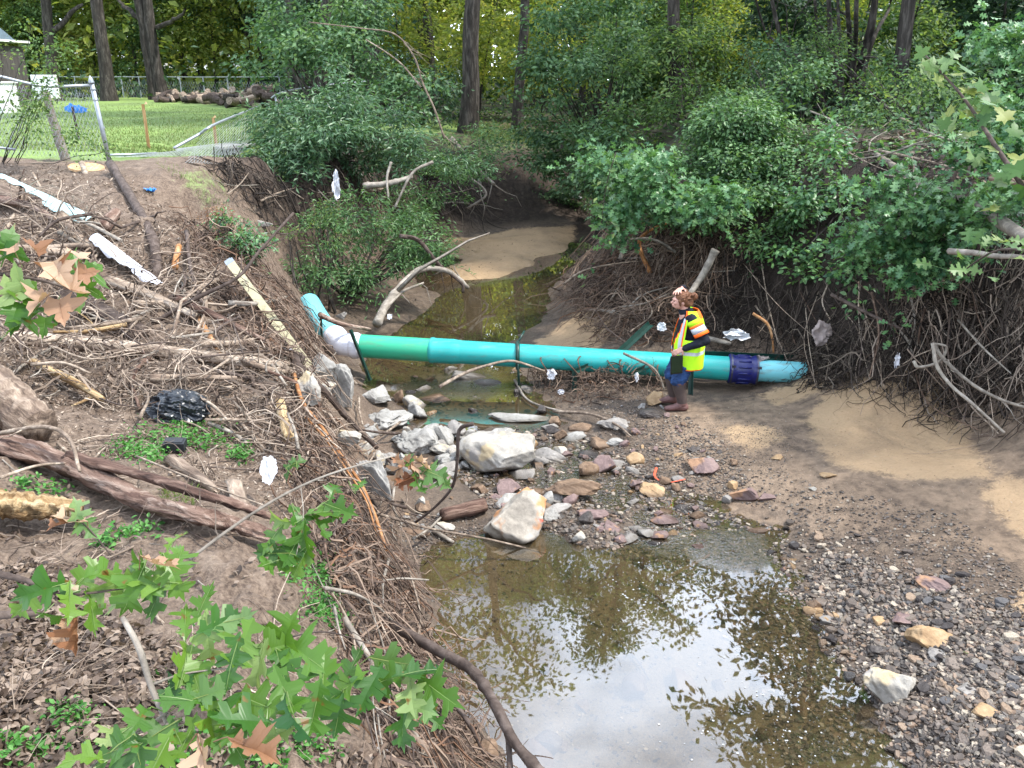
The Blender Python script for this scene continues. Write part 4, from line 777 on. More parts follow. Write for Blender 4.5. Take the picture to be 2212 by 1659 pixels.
cp = thing('coupling', None, None, (0, 0, 0)); COL.objects.unlink(cp); bpy.data.objects.remove(cp)
f = MB(); us = [1572, 1574, 1580, 1586, 1589, 1620, 1623, 1629, 1634, 1636]; f.tube([pipe_at(u) for u in us], [pr*1.02, pr*1.2, pr*1.22, pr*1.12, pr*1.14, pr*1.14, pr*1.1, pr*1.2, pr*1.18, pr*.95], 32, .5, False)
ax = unit(PB-PA); A_ = unit(np.cross(ax, [0, 0, 1])); B_ = np.cross(ax, A_)
for k in range(14):
    a = k*2*math.pi/14; c = (pipe_at(1590)+pipe_at(1619))/2+(A_*math.cos(a)+B_*math.sin(a))*pr*1.15; d = np.linalg.norm(pipe_at(1619)-pipe_at(1590))
    f.tube([c-ax*d*.46, c+ax*d*.46], .014, 5, .5)
cpo = part('coupling', f, M['navy'], pipe, True)
for u in (1577, 1632):
    b = MB(); c = pipe_at(u); b.tube([c-ax*.012, c+ax*.012], pr*1.235, 32, .5, False); q = c-A_*pr*1.24; q = c+unit(np.array([0, -1, .5]))*pr*1.26
    b.box(q, (.05, .03, .03)); part('clamp_band', b, M['clamp'], cpo)
# steel posts and straps
def angle_bar(label, a, b, w=.045, name='steel_post', face=None, cat='post', extra=None):
    a = np.array(a, float); b = np.array(b, float); d = unit(b-a); s1 = unit(np.cross(d, [0, 1, .2])) if abs(d[1]) < .9 else np.array([1., 0, 0]); s2 = np.cross(d, s1); t = .007; f = MB()
    Rm = np.stack([s1, s2, d], -1); c = (a+b)/2; Lh = np.linalg.norm(b-a)
    f.box(c, (w, t, Lh), Rm); f.box(c-s1*(w/2-t/2)+s2*(w/2+t/2+.0005), (t, w, Lh), Rm)
    n = int(Lh/.12)
    for k in range(n): f.box(a+d*(k+.5)*Lh/n+s2*-(t/2+.003), (w*.35, .006, .03), Rm)
    if extra: extra(f)
    return single(name, f, M['green_post'], label, cat)
angle_bar('slim dark green post rising beside the pale blue pipe stub', atY(700, 790, 12.2), atY(692, 674, 12.25), .04)
angle_bar('leaning dark green post braced against the white elbow', atY(800, 822, 11.7), atY(757, 712, 11.85), .055)
angle_bar('vertical dark green post under the pipe beside the root clump', atY(1240, 862, 11.35), atY(1240, 800, 11.38), .06)
angle_bar('vertical dark green post in front of the pipe right behind the person', G(1491, 852)-np.array([0, 0, .05]), atY(1493, 780, 11.2), .055)
angle_bar('thick dark green bar sticking up diagonally behind the pipe', atY(1322, 772, 11.85), atY(1402, 698, 12.4), .075)
angle_bar('thin green rod slanting across the pipe left of the tablet', atY(1352, 812, 11.25), atY(1440, 768, 11.6), .05, 'steel_rod', cat='rod')
angle_bar('thin green rod slanting up from the post by the root clump', atY(1242, 800, 11.35), atY(1330, 762, 11.8), .05, 'steel_rod', cat='rod')
angle_bar('long horizontal dark green rail lying behind the right end of the pipe', atY(1495, 762, 11.75), atY(1748, 773, 11.75), .075, 'steel_rail', cat='rail')
f = MB(); c = pipe_at(1118)
th = np.linspace(R(-100), R(190), 26); f.tube([c+(np.array([0, -1, 0])*math.cos(a)*-1*-1+np.array([0, 0, 1])*math.sin(a))*(pr+.02) for a in th], .03, 6); f.tube([c+np.array([0, -(pr+.02), 0.02]), c+np.array([.02, -(pr+.03), -.38])], .02, 6); f.tube([c+np.array([0, .05, pr]), c+np.array([.1, .2, pr+.14])], .016, 6)
single('steel_strap', f, M['green_post'], 'dark green steel strap hooped over the middle of the turquoise pipe', 'strap', smooth=True)

# ------------------------------------------------------------------ rocks
def rock_mesh(name, sx, sy, sz, seed, m, chops=9, rough=.05, sub=4, flat=0.):
    g = np.random.default_rng(seed); bm = bmesh.new(); bmesh.ops.create_icosphere(bm, subdivisions=sub+(1 if sx > .12 else 0), radius=1)
    V = np.array([v.co[:] for v in bm.verts]); 
    for _ in range(chops+5):
        n = unit(g.normal(size=3)); d = .42+.42*g.random(); s = V@n-d; V = V-np.clip(s, 0, None)[:, None]*n*1.0
    p = V+g.random(3)*50; nz = fbm(p[:, 0]*2+p[:, 2]*1.3, p[:, 1]*2-p[:, 2]*.9, 5, seed % 97); n2 = fbm(p[:, 0]*9+p[:, 2]*7, p[:, 1]*9-p[:, 2]*5, 3, seed % 89)
    n3 = 1-2*np.abs(fbm(p[:, 0]*3.1+p[:, 2]*2.7, p[:, 1]*3.3-p[:, 0]*1.1, 3, seed % 83)); V = V*(1+rough*2.4*nz+rough*.9*n2+rough*1.1*n3)[:, None]; V = V*np.array([sx, sy, sz]); V[:, 2] -= V[:, 2].min()
    for v, c in zip(bm.verts, V): v.co = c
    me = bpy.data.meshes.new(name); bm.to_mesh(me); bm.free(); me.materials.append(M[m]); me.polygons.foreach_set('use_smooth', np.ones(len(me.polygons), bool)); return me
def rock(label, u, v, w, h, m, seed, name='rock', sink=.24, rough=.06, chops=9, depth=.8, cat='rock', group=None, rz=0, tilt=0, dmul=1., lift=0.):
    b = G(u, v+h*.42); dist = np.linalg.norm(b-np.array([0, 0, CAMH])); k = dist/FPX; W_ = w*k; dep = math.asin((CAMH-b[2])/dist); D_ = W_*depth
    hh = h*k; Hh = max(.28*W_*dmul, (hh-D_*.75*math.sin(dep))/math.cos(dep))
    me = rock_mesh(name, W_/1.75, D_/1.75, Hh/1.6, seed, m, chops, rough); o = bpy.data.objects.new(name, me); COL.objects.link(o)
    d = unit(np.array([b[0], b[1], 0])); o.location = (b[0]+d[0]*D_*.4, b[1]+d[1]*D_*.4, min(b[2], H1(b[0]+d[0]*D_*.4, b[1]+d[1]*D_*.4)+.02)-Hh*sink+lift); o.rotation_euler = (R(tilt), 0, R(rz))
    return tag(o, label, cat, group)
RK = [('grey granite block lying in front of the white elbow', 812, 857, 88, 56, 'concrete', 3), ('small dark brown stone touching the right side of the grey block', 863, 857, 26, 36, 'brownrock', 4),
      ('big pale concrete chunk leaning on the bank toe under the driftwood', 745, 850, 62, 90, 'concrete', 5), ('smooth grey-white concrete lump tangled in sticks below the level rod', 700, 815, 62, 66, 'concrete', 6),
      ('white boulder behind the orange root with a black strap mark', 668, 868, 66, 80, 'whiterock', 7), ('arched rough concrete piece bridging over a gap', 836, 908, 108, 44, 'concrete', 8),
      ('small upright pinkish concrete sliver under the arched piece', 873, 950, 28, 42, 'concrete', 9), ('pitted concrete chunk with two humps in the middle of the rubble', 912, 955, 96, 74, 'concrete', 10),
      ('rough darker concrete knob beside the two humped chunk', 958, 935, 50, 60, 'concrete', 11), ('white angular concrete stone beside the bank roots', 752, 968, 56, 40, 'whiterock', 12),
      ('tall flat white concrete slab standing at the bank toe', 812, 1052, 84, 116, 'concrete', 13), ('pale concrete chunk under the brown and green leaf clump', 870, 1010, 70, 60, 'concrete', 14),
      ('largest pale boulder, flat top stained tan, in the middle of the riffle', 1085, 980, 170, 120, 'whiterock', 15), ('grey low nose of rock at the right tip of the largest boulder', 1180, 985, 80, 40, 'greyrock', 16),
      ('small white stone with orange edge at the right tip of the largest boulder', 1212, 976, 36, 28, 'whiterock', 17), ('big pale boulder with red paint marks at the head of the pool', 1122, 1130, 160, 135, 'paintrock', 18),
      ('grey-white knob on top of the red painted boulder', 1182, 1078, 40, 40, 'concrete', 19), ('dark brown oblong boulder propped over the riffle', 1240, 1067, 116, 44, 'brownrock', 20),
      ('flat purple-grey stone below the dark brown boulder', 1270, 1108, 70, 30, 'purplerock', 21), ('long pale concrete slab lying in the upper shallow pool', 1120, 900, 140, 34, 'concrete', 22),
      ('flat slab half buried under the turquoise pipe', 1025, 815, 120, 40, 'greyrock', 23), ('rounded wet grey stone under the middle of the pipe', 1055, 832, 70, 26, 'greyrock', 24),
      ('small white rounded stone standing in the upper shallow pool', 1022, 862, 30, 26, 'whiterock', 25), ('flat pale stone under the water edge left of the upper shallow pool', 930, 892, 40, 24, 'tanrock', 26),
      ('flat brown slab in the shallows right of the grey block', 935, 868, 80, 20, 'brownrock', 27), ('large smooth grey boulder at the water edge left of the person', 1318, 912, 66, 50, 'greyrock', 28),
      ('tan and brown rock just left of the boots', 1416, 862, 66, 34, 'tanrock', 29), ('dark slate rock beside the front boot', 1410, 892, 52, 28, 'darkrock', 30),
      ('flat pale stone standing in the riffle right of the largest boulder', 1328, 957, 50, 22, 'concrete', 31), ('rough dark stone in the riffle between the boulders', 1272, 978, 56, 28, 'darkrock', 32),
      ('green stained flat stone with water running over it', 1320, 1000, 70, 26, 'greyrock', 33), ('tan blocky stone in the riffle near the brown stick', 1370, 990, 36, 38, 'tanrock', 34),
      ('large tan angular stone at the head of the right shallows', 1408, 1055, 66, 44, 'tanrock', 35), ('large purple-brown stone with an orange tip on the gravel', 1515, 1003, 76, 56, 'purplerock', 36),
      ('reddish brick-like stone at the waterline', 1610, 1068, 56, 44, 'purplerock', 37), ('small pale grey stone next to the reddish brick-like stone', 1570, 1080, 28, 22, 'greyrock', 38),
      ('round olive-tan stone at the waterline', 1583, 1048, 26, 26, 'tanrock', 39), ('flat pinkish stone right of the reddish brick-like stone', 1655, 1072, 44, 26, 'purplerock', 40),
      ('tan and brown stone on the gravel just left of the sand', 1680, 986, 28, 18, 'tanrock', 41), ('tan tapered stone at the lower edge of the big sand patch', 1788, 1025, 34, 20, 'tanrock', 42), ('small cream stone below the tapered stone', 1756, 1056, 22, 12, 'whiterock', 43),
      ('layered red-brown stone breaking the surface of the pool', 1440, 1126, 60, 24, 'purplerock', 44), ('dark layered stone breaking the surface of the pool', 1412, 1170, 40, 26, 'darkrock', 45),
      ('flat brown stone on the right of the layered stones', 1640, 1148, 44, 18, 'brownrock', 46), ('dark slate pair stone in the riffle shallows', 1666, 1192, 36, 16, 'darkrock', 47),
      ('white boulder at the lower right edge of the pool', 1906, 1486, 84, 92, 'whiterock', 48), ('brown blocky stone in the gravel above the white boulder', 2000, 1374, 76, 66, 'tanrock', 49),
      ('dark wet slate between the white boulder and the brown block', 1893, 1406, 60, 24, 'darkrock', 50), ('pinkish flat stone with ragged edge in the gravel', 1958, 1338, 72, 30, 'purplerock', 51),
      ('peach coloured stone beside the ragged pink stone', 1898, 1345, 32, 24, 'tanrock', 52), ('tan flat stone at the pool margin', 1752, 1318, 46, 30, 'tanrock', 53), ('blue-grey flat stone at the pool margin', 1788, 1343, 34, 22, 'greyrock', 54),
      ('long dark reddish stone half buried in upper gravel', 2020, 1262, 70, 36, 'purplerock', 55), ('small pointed white stone standing on the dark gravel spit', 1250, 1160, 24, 36, 'whiterock', 56),
      ('reddish brown stone at the lower pool margin', 1917, 1575, 52, 30, 'brownrock', 57), ('grey flat stone left of the yellow leaf', 2026, 1418, 46, 24, 'greyrock', 58), ('buff stone at the bottom right of the gravel', 2130, 1544, 54, 26, 'tanrock', 59),
      ('grey rounded cobble in the middle of the gravel', 2090, 1490, 44, 24, 'greyrock', 60), ('flat brown bank slab at the bottom edge beside the pool', 1040, 1618, 70, 60, 'brownrock', 61), ('brown stone at the foot of the left bank mud', 895, 1150, 60, 24, 'brownrock', 62),
      ('pale angular stone on the left mud beside the log stub', 958, 1140, 44, 34, 'whiterock', 63), ('greyish rock half hidden under the left bank roots by the fence gap', 560, 480, 44, 18, 'greyrock', 64), ('pale rounded stone behind the white elbow', 736, 680, 30, 26, 'greyrock', 65),
      ('dark stone behind the split yellow log', 180, 1100, 44, 26, 'darkrock', 66), ('small red-brown stone beside the granite block foot', 857, 893, 20, 18, 'purplerock', 67), ('flat tan stone just under the surface of the pool', 1500, 1340, 52, 28, 'tanrock', 68), ('orange flat stone just under the surface of the pool', 1575, 1332, 40, 18, 'brownrock', 69)]
for (lb, u, v, w, h, m, sd_) in RK:
    lim = {15: dict(rough=.04, chops=13, depth=.75, rz=-18, sink=.2), 18: dict(rough=.05, chops=12, depth=.8, rz=15, sink=.15), 13: dict(depth=.4, sink=.0, chops=12, rz=-35, lift=.10), 8: dict(rough=.14), 10: dict(rough=.10), 22: dict(depth=.35, dmul=.5, rz=-4), 48: dict(depth=.8, chops=7), 5: dict(lift=.12, depth=.5, rough=.1), 6: dict(lift=.15, rough=.09), 7: dict(lift=.15, rough=.09), 12: dict(lift=.1, rough=.1), 14: dict(lift=.05, rough=.1), 20: dict(sink=.0, depth=.5, lift=.03)}.get(sd_, dict(chops=11, depth=.8 if w < 2.2*h else .55))
    rock(lb, u, v, w, h, m, sd_*13+1, **lim)
for k_, (a_, b_) in enumerate([((1215, 770), (1262, 842)), ((1262, 765), (1240, 835)), ((1310, 772), (1345, 850)), ((1352, 770), (1330, 846)), ((1392, 775), (1430, 848)), ((1440, 778), (1400, 850)), ((1170, 768), (1185, 838))]):
    Pq = bez([atY(a_[0], a_[1], 11.78), atY((a_[0]*2+b_[0])/3-6, a_[1]+12, 11.36), atY((a_[0]+b_[0]*2)/3+8, a_[1]+46, 11.26), atY(b_[0], b_[1], 11.2)], 16); fq = MB(); fq.tube(Pq, np.linspace(.013, .006, len(Pq)), 4, .5)
    single('root', fq, M['root'], 'thin root draped over the turquoise pipe left of the person', 'root', 'roots draped over the pipe left of the person')
# gravel bar: loose stones, the biggest one by one, the rest as gravel
def shale_tpl(seed, sub=1):
    g = np.random.default_rng(seed); bm = bmesh.new(); bmesh.ops.create_icosphere(bm, subdivisions=sub, radius=.5); V = np.array([v.co[:] for v in bm.verts]); F = np.array([[v.index for v in f_.verts] for f_ in bm.faces]); bm.free()
    for _ in range(5): n = unit(g.normal(size=3)*np.array([1, 1, .2])); d = .26+.2*g.random(); V = V-np.clip(V@n-d, 0, None)[:, None]*n
    V[:, 2] = np.clip(V[:, 2], -.22, .22)*(.35+.4*g.random()); V *= np.array([1, .55+.4*g.random(), 1]); V += g.normal(size=V.shape)*.018; return V, [F]
GPOLY = [(1700, 1110), (1600, 1090), (1450, 960), (1600, 980), (1750, 1040), (1950, 1090), (2060, 1110), (2212, 1250), (2400, 1300), (2500, 1900), (1500, 1950), (1950, 1659), (1860, 1480), (1780, 1360), (1715, 1230)]
def gravel_points(n, poly): 
    p = poly_uv(poly, n); w = hit(p[:, 0], p[:, 1]); return w, p
STP = [shale_tpl(k) for k in range(10)]
g_ = np.random.default_rng(3)
allm = MB()
def strew(poly, n, smin, smax, mb, pw=2.2, tilt=.28):
    w, p = gravel_points(n, poly); d = np.linalg.norm(w-np.array([0, 0, CAMH]), axis=1)
    kp = (d < 40) & (g_.random(n) < np.clip(.75+.8*fbm(w[:, 0]*1.6, w[:, 1]*1.6, 3, 40), .05, 1)); w = w[kp]; n = len(w)
    s = smin+(smax-smin)*g_.random(n)**pw
    for k in range(10):
        q = np.arange(n) % 10 == k; m_ = q.sum(); pos = w[q]+np.array([0, 0, .004])+np.stack([0*s[q], 0*s[q], s[q]*.06], -1)
        mb.scatter(STP[k][0], STP[k][1], pos, frames(m_, None, None, tilt, g_), s[q], np.clip(g_.random(m_), 0, 1))
strew(GPOLY, 15000, .012, .05, allm)
strew([(1830, 1400), (1740, 1250), (1790, 1180), (2212, 1330), (2450, 1450), (2500, 1900), (1500, 1950), (1950, 1659)], 19000, .02, .085, allm, 2.3, .34)
strew([(1560, 1100), (1700, 1150), (1730, 1260), (1860, 1480), (1930, 1620), (1700, 1659), (1600, 1420), (1500, 1300), (1420, 1200), (1380, 1080), (1480, 1060)], 9000, .015, .06, allm, 2.)
strew([(1290, 880), (1480, 900), (1560, 950), (1620, 1040), (1540, 1085), (1400, 1040), (1290, 950)], 5000, .01, .045, allm, 2.5)
strew([(1500, 900), (1620, 850), (1700, 870), (1720, 950), (1700, 1040), (1600, 1020), (1560, 960)], 2200, .006, .022, allm)
strew([(1150, 830), (1300, 830), (1450, 850), (1400, 900), (1200, 880)], 1400, .01, .04, allm)
strew([(1100, 1110), (1230, 1090), (1290, 1160), (1200, 1180)], 2200, .005, .02, allm)
strew([(820, 1120), (1000, 1100), (1080, 1160), (1000, 1190), (900, 1215)], 1500, .008, .04, allm)
strew([(1100, 920), (1300, 940), (1460, 1050), (1640, 1150), (1500, 1250), (1280, 1190), (1060, 1100), (960, 1000)], 8000, .015, .08, allm)
strew([(900, 1210), (1050, 1180), (1400, 1240), (1650, 1500), (1900, 1640), (1100, 1659), (1000, 1520), (920, 1400)], 2500, .01, .05, allm)
strew([(850, 730), (1100, 745), (1150, 860), (1000, 950), (880, 900), (800, 810)], 1500, .02, .08, allm)
single('gravel', allm, M['gravel'], 'shale gravel and pebbles along the right side of the pool', 'gravel', kind='stuff')
protos = []
for k in range(18):
    V, F = shale_tpl(100+k, 2); mb = MB(); mb.add(V, F[0], .5); protos.append(mb.mesh('stone', M['shale%d' % (k % 6)]))
CN = ['brown-grey', 'greyish brown', 'light brown', 'slate grey', 'buff', 'blackish']
w, p = gravel_points(900, [(1760, 1380), (1730, 1200), (1640, 1110), (1800, 1130), (2230, 1300), (2260, 1700), (1850, 1700), (1930, 1640)]); d = np.linalg.norm(w-np.array([0, 0, CAMH]), axis=1)
cnt = 0; used = []
for i in range(len(w)):
    if cnt >= 250: break
    if any(np.hypot(*(w[i, :2]-q)) < .06 for q in used[-80:]): continue
    used.append(w[i, :2]); k = int(g_.integers(18)); c = k % 6; s = .05+.085*g_.random()**1.8; o = bpy.data.objects.new('stone', protos[k]); COL.objects.link(o)
    o.location = tuple(float(q) for q in w[i]+np.array([0, 0, .008+s*.05])); o.rotation_euler = (g_.normal()*.16, g_.normal()*.16, g_.random()*6.28); o.scale = (s, s, s)
    tag(o, 'loose flat %s shale stone in the gravel bar' % CN[c], 'stone', '%s shale stones in the gravel' % CN[c]); cnt += 1
# foam bubbles on the pool
mb = MB(); th = np.linspace(0, 6.283, 9)[:-1]; disc = (np.stack([np.cos(th), np.sin(th), 0*th+.0], -1)*.5, [np.array([list(range(8))])])
for (u, v, su, sv_, n) in ((1640, 1440, 110, 80, 90), (1560, 1560, 140, 80, 40), (1700, 1590, 70, 60, 60), (1420, 1230, 40, 16, 36), (1120, 1640, 60, 20, 0), (1380, 1290, 60, 40, 70)):
    if n: q = onz(u+g_.normal(size=n)*su*.6, v+g_.normal(size=n)*sv_*.6, .004); mb.scatter(disc[0], disc[1], q, frames(n, None, np.array([0, 0, 50.]), .01, g_), .004+.014*g_.random(n)**3, np.full(n, .5))
single('foam', mb, M['bubble'], 'small foam bubbles drifting on the pool', 'foam', kind='stuff')

# ------------------------------------------------------------------ logs and sticks
def lay(pts, lift=.03, ys=None, dd=None):
    """3-D course of a stick seen through the picture points: ends on the ground, middle in between, never under it"""
    pts = np.array(pts, float)
    if ys is not None: return np.array([atY(u, v, y) for (u, v), y in zip(pts, ys)])
    e = hit([pts[0, 0], pts[-1, 0]], [pts[0, 1], pts[-1, 1]], lift); C0 = np.array([0, 0, CAMH]); d0, d1 = np.linalg.norm(e-C0, axis=1)
    if dd: d0 += dd[0]; d1 += dd[1]
    L_ = np.concatenate([[0], np.cumsum(np.hypot(*np.diff(pts, axis=0).T))]); L_ /= L_[-1]; out = []
    for (u, v), t in zip(pts, L_):
        q = Q(u, v, d0+(d1-d0)*t); gq = hit([u], [v], lift)[0]
        if np.linalg.norm(gq-C0) < np.linalg.norm(q-C0): q = gq
        out.append(q)
    return np.array(out)
def stick(label, pts, r, m='stick', name='stick', lift=.03, ys=None, rough=.15, sides=8, n=22, twigs=0, cat=None, group=None, dd=None, taper=.6, flat=1., knots=0, tipr=None):
    P = lay(pts, lift, ys, dd); P = bez(P, n) if len(P) > 2 else wig(P[0], P[1], 10, .05, 0)
    k = np.linalg.norm(P.mean(0)-np.array([0, 0, CAMH]))/FPX; r0 = r*k; rad = np.linspace(r0, r0*taper, len(P))
    g = np.random.default_rng(int(pts[0][0]*7+pts[0][1]))
    rad = rad*(1+.12*fbm(np.arange(len(P))*.6, 0*rad+pts[0][0], 2, 3))
    for _ in range(knots): j = g.integers(1, len(P)-1); rad[j] *= 1.25
    X = unit(P[-1]-P[0]); Zr = unit(np.array([0, 0, 1.])-X*X[2]) if abs(X[2]) < .95 else unit(np.array([0, 1., 0])-X*X[1]); Y = np.cross(Zr, X); Rm = np.stack([X, Y, Zr], -1)
    f = MB(); Pl = (P-P[0])@Rm; f.tube(Pl, rad, sides, .3+.4*g.random(), True, rough=rough, flat=flat)
    for _ in range(twigs):
        i = g.integers(1, len(Pl)-1); q = Pl[i]+g.normal(size=3)*k*r*7+(Pl[-1]-Pl[0])*.12; f.tube(wig(Pl[i], q, 5, .3), np.linspace(rad[i]*.45, rad[i]*.12, 5), 4, .5)
    me = f.mesh(name, M[m], (0, 0, 0), True); o = bpy.data.objects.new(name, me); COL.objects.link(o); o.matrix_world = Matrix.Translation(Vector(P[0].tolist())) @ Matrix([list(map(float, row)) for row in Rm]).to_4x4()
    return tag(o, label, cat or ('log' if name == 'log' else 'root' if name == 'root' else 'stick' if name != 'branch' else 'branch'), group)
S = stick
S('dark upright branch leaning against the left slope below the fence post', [(238, 354), (288, 434), (330, 520), (345, 632)], 9, 'darkstick', 'branch', ys=[12.6, 11.2, 10.2, 9.6], twigs=3, taper=1.1, knots=3, sides=10)
S('pale broken log above the dead leaf clump', [(131, 469), (198, 543)], 13, 'log', 'log', .06, sides=12)
S('weathered grey log pointing to the level rod', [(237, 607), (330, 640), (422, 684)], 12, 'log', 'log', .10, sides=14)
S('peeling red-brown stick with a pointed end beside the level rod', [(381, 645), (470, 685), (570, 735)], 9, 'redlog', 'log', .14, sides=12)
S('long thin dark branch arching up across the left bank roots', [(330, 700), (416, 648), (512, 600), (560, 543), (634, 460)], 4.5, 'darkstick', 'branch', ys=[8.6, 8.7, 8.9, 9.3, 9.8], twigs=4)
S('longest grey log lying level across the left debris', [(0, 728), (150, 740), (288, 752), (440, 770), (560, 785), (665, 792)], 15, 'log', 'log', .07, sides=16, n=40, taper=.55, twigs=2)
S('black charred timber in the hollow behind the oak leaves', [(144, 640), (220, 680), (301, 725)], 24, 'darkstick', 'log', .05, sides=6, taper=.9)
S('tan log end poking in at the left edge above the blue pipe shard', [(-30, 405), (50, 430)], 17, 'log', 'log', .1, sides=14, taper=.95)
S('dark red branch lying in front of the blue pipe shard', [(-20, 428), (60, 442), (118, 474)], 8, 'redlog', 'branch', .08, twigs=2)
S('thin stem standing on the dirt left of the pale root', [(70, 373), (95, 415), (125, 445)], 2.5, 'stick', 'stick', ys=[12.4, 12.2, 12.0])
S('pale upright root standing on the bare dirt under the tan oval board', [(176, 352), (186, 380), (184, 420), (192, 463)], 5.5, 'stick', 'root', ys=[12.9, 12.7, 12.5, 12.2], twigs=1)
S('short dark stump above the upright branch foot', [(222, 494), (253, 456)], 14, 'redlog', 'log', .12, sides=12)
S('slanting stick crossing below the upright branch', [(403, 500), (412, 580), (436, 655)], 5, 'darkstick', 'stick', .15)
S('splintered orange stub sticking up from the roots', [(386, 532), (378, 578)], 6, 'orange', 'log', .12, sides=7, taper=1.2)
S('torn orange wood under the red-brown stick', [(429, 690), (455, 730), (480, 765)], 7, 'orange', 'log', .05, sides=7, rough=.4)
S('grey stick crossing behind the level rod', [(493, 655), (557, 655), (618, 642)], 6, 'palebark', 'stick', .22)
S('dark purple stick below the longest grey log', [(435, 796), (520, 812), (600, 836)], 5, 'darkstick', 'stick', .08)
S('black knotty stub at the right end of the longest grey log', [(640, 775), (646, 815)], 15, 'darkstick', 'log', .12, sides=9, rough=.35)
S('thick brown stick running from the black stub down to the rubble', [(650, 795), (707, 852), (756, 910), (815, 968)], 8, 'darkstick', 'stick', .22, sides=10, knots=2)
S('grey stick leaning toward the granite block', [(648, 705), (664, 735), (705, 772), (752, 812), (770, 830)], 5.5, 'stick', 'stick', .2, twigs=3)
S('short pale stick leaning over the white boulder', [(587, 788), (619, 833)], 4, 'palebark', 'stick', .18)
S('yellow-grey log standing upright in the bank edge', [(604, 868), (614, 910), (624, 948)], 11, 'rotlog', 'log', .12, sides=12, taper=1.1)
S('thin grey stick right of the black bag', [(451, 914), (500, 934), (534, 957)], 5, 'palebark', 'stick', .05)
S('thin pale stick slanting down from the long level twig', [(518, 911), (548, 945), (574, 973)], 3.5, 'stick', 'stick', .08)
S('long level twig reaching right from the black bag', [(443, 907), (552, 909), (632, 934)], 3.2, 'stick', 'stick', .1)
S('orange stripped root curving down the left bank', [(635, 808), (654, 868), (700, 930), (728, 973), (776, 1040), (808, 1110), (835, 1190)], 4.5, 'orange', 'root', .16, sides=7, n=36, taper=.8)
S('second orange stripped root beside the first', [(660, 900), (705, 950), (745, 1010), (790, 1080), (815, 1160)], 3, 'orange', 'root', .14, n=30)
S('long split reddish log in front of the green weeds', [(-20, 955), (80, 982), (176, 1018), (250, 1055), (320, 1088), (430, 1115), (512, 1135), (620, 1172)], 30, 'redlog', 'log', .10, sides=26, n=60, taper=.45, rough=.42, flat=.75)
S('upper split ridge of rotten wood lying along the long reddish log', [(150, 985), (280, 1020), (416, 1062), (510, 1090), (600, 1122)], 15, 'redlog', 'log', .16, sides=16, n=44, rough=.45, flat=.7)
S('split yellow log at the left edge', [(-60, 1085), (60, 1090), (178, 1098)], 40, 'rotlog', 'log', .12, sides=22, n=40, rough=.5, taper=.55, flat=.7)
S('thick tan trunk piece at the left edge above the reddish log', [(-60, 820), (10, 866), (84, 925)], 52, 'log', 'log', .15, sides=22, n=30, taper=.7, rough=.18)
S('pale log half sunk in sand right of the black block', [(368, 994), (420, 1025), (466, 1060)], 14, 'log', 'log', .04, sides=14)
S('flat grey board end leaning beside the reddish log', [(505, 1040), (520, 1096)], 18, 'log', 'log', .08, sides=8, flat=.35, taper=.9)
S('long thin stick across the sand above the yellow log', [(0, 1032), (80, 1006), (154, 1000)], 3.5, 'stick', 'stick', .14)
S('curved grey root over the thick tan trunk piece', [(-10, 938), (96, 922), (150, 949), (172, 1018)], 5, 'stick', 'stick', .2, twigs=2)
S('very thin long twig across the reddish log', [(294, 985), (430, 1040), (576, 1094)], 2.5, 'stick', 'stick', .22)
S('pale stripped root hanging over the pool side of the bank', [(702, 1270), (770, 1285), (820, 1315), (858, 1352)], 4, 'palebark', 'root', .18)
S('long pale peeled stick running down to the bottom edge', [(742, 1334), (803, 1429), (870, 1540), (944, 1665)], 6.5, 'palebark', 'stick', .16, sides=9)
S('thick dark limb sweeping down over the pool at the bottom', [(757, 1322), (834, 1346), (950, 1408), (1021, 1450), (1067, 1518), (1112, 1604), (1180, 1680)], 12.5, 'darkstick', 'branch', ys=[4.6, 4.45, 4.1, 3.9, 3.6, 3.3, 3.1], sides=14, n=50, taper=.72, knots=4, rough=.07)
S('fork of dark wood beneath the thick limb', [(1062, 1512), (1095, 1580), (1100, 1625), (1103, 1690)], 7.5, 'darkstick', 'branch', ys=[3.62, 3.4, 3.3, 3.15], sides=10, taper=.8)
S('dark curved root below the oak leaves at the bottom', [(945, 1492), (985, 1525), (1020, 1575), (1046, 1628)], 6.5, 'darkstick', 'root', .22, sides=9)
S('pale thin root reaching level out over the pool', [(778, 1263), (860, 1250), (926, 1253)], 3.2, 'palebark', 'root', ys=[5.2, 5.4, 5.6])
S('dark hooked stick standing in the rubble', [(1022, 915), (992, 930), (988, 990), (978, 1050), (939, 1096), (894, 1131)], 4.5, 'darkstick', 'stick', ys=[6.7, 6.75, 6.8, 6.85, 6.9, 7.0], sides=8)
S('long thin stick lying from the mud into the pool', [(811, 1109), (880, 1128), (939, 1144), (1060, 1166), (1179, 1195)], 3.5, 'stick', 'stick', .1)
S('pale bent stick below the brown leaf clump', [(856, 1025), (849, 1090), (868, 1134)], 3.5, 'palebark', 'stick', .15)
S('short grey stick on the mud beside the pool', [(936, 1146), (980, 1172)], 6, 'palebark', 'stick', .04)
S('dark log stub with a reddish end at the pool head', [(955, 1112), (1048, 1090)], 14, 'redlog', 'log', .08, sides=12, taper=1.15)
S('thick short stick resting in the pool shallows', [(1424, 1256), (1480, 1228), (1532, 1200)], 5, 'redlog', 'stick', .03)
S('thin pale twig at the foot of the short stick in the pool', [(1421, 1258), (1484, 1266)], 2.2, 'palebark', 'stick', .02)
S('thin dark stick poking out of the pool', [(1382, 1263), (1425, 1295), (1472, 1330)], 3, 'darkstick', 'stick', .02)
S('long dark stick floating diagonally in the pool', [(1228, 1318), (1300, 1355)], 3, 'darkstick', 'stick', .01, taper=.4)
S('twiggy dark branch poking out of the pool', [(1330, 1385), (1372, 1420), (1402, 1468)], 2.6, 'darkstick', 'branch', .03, twigs=7)
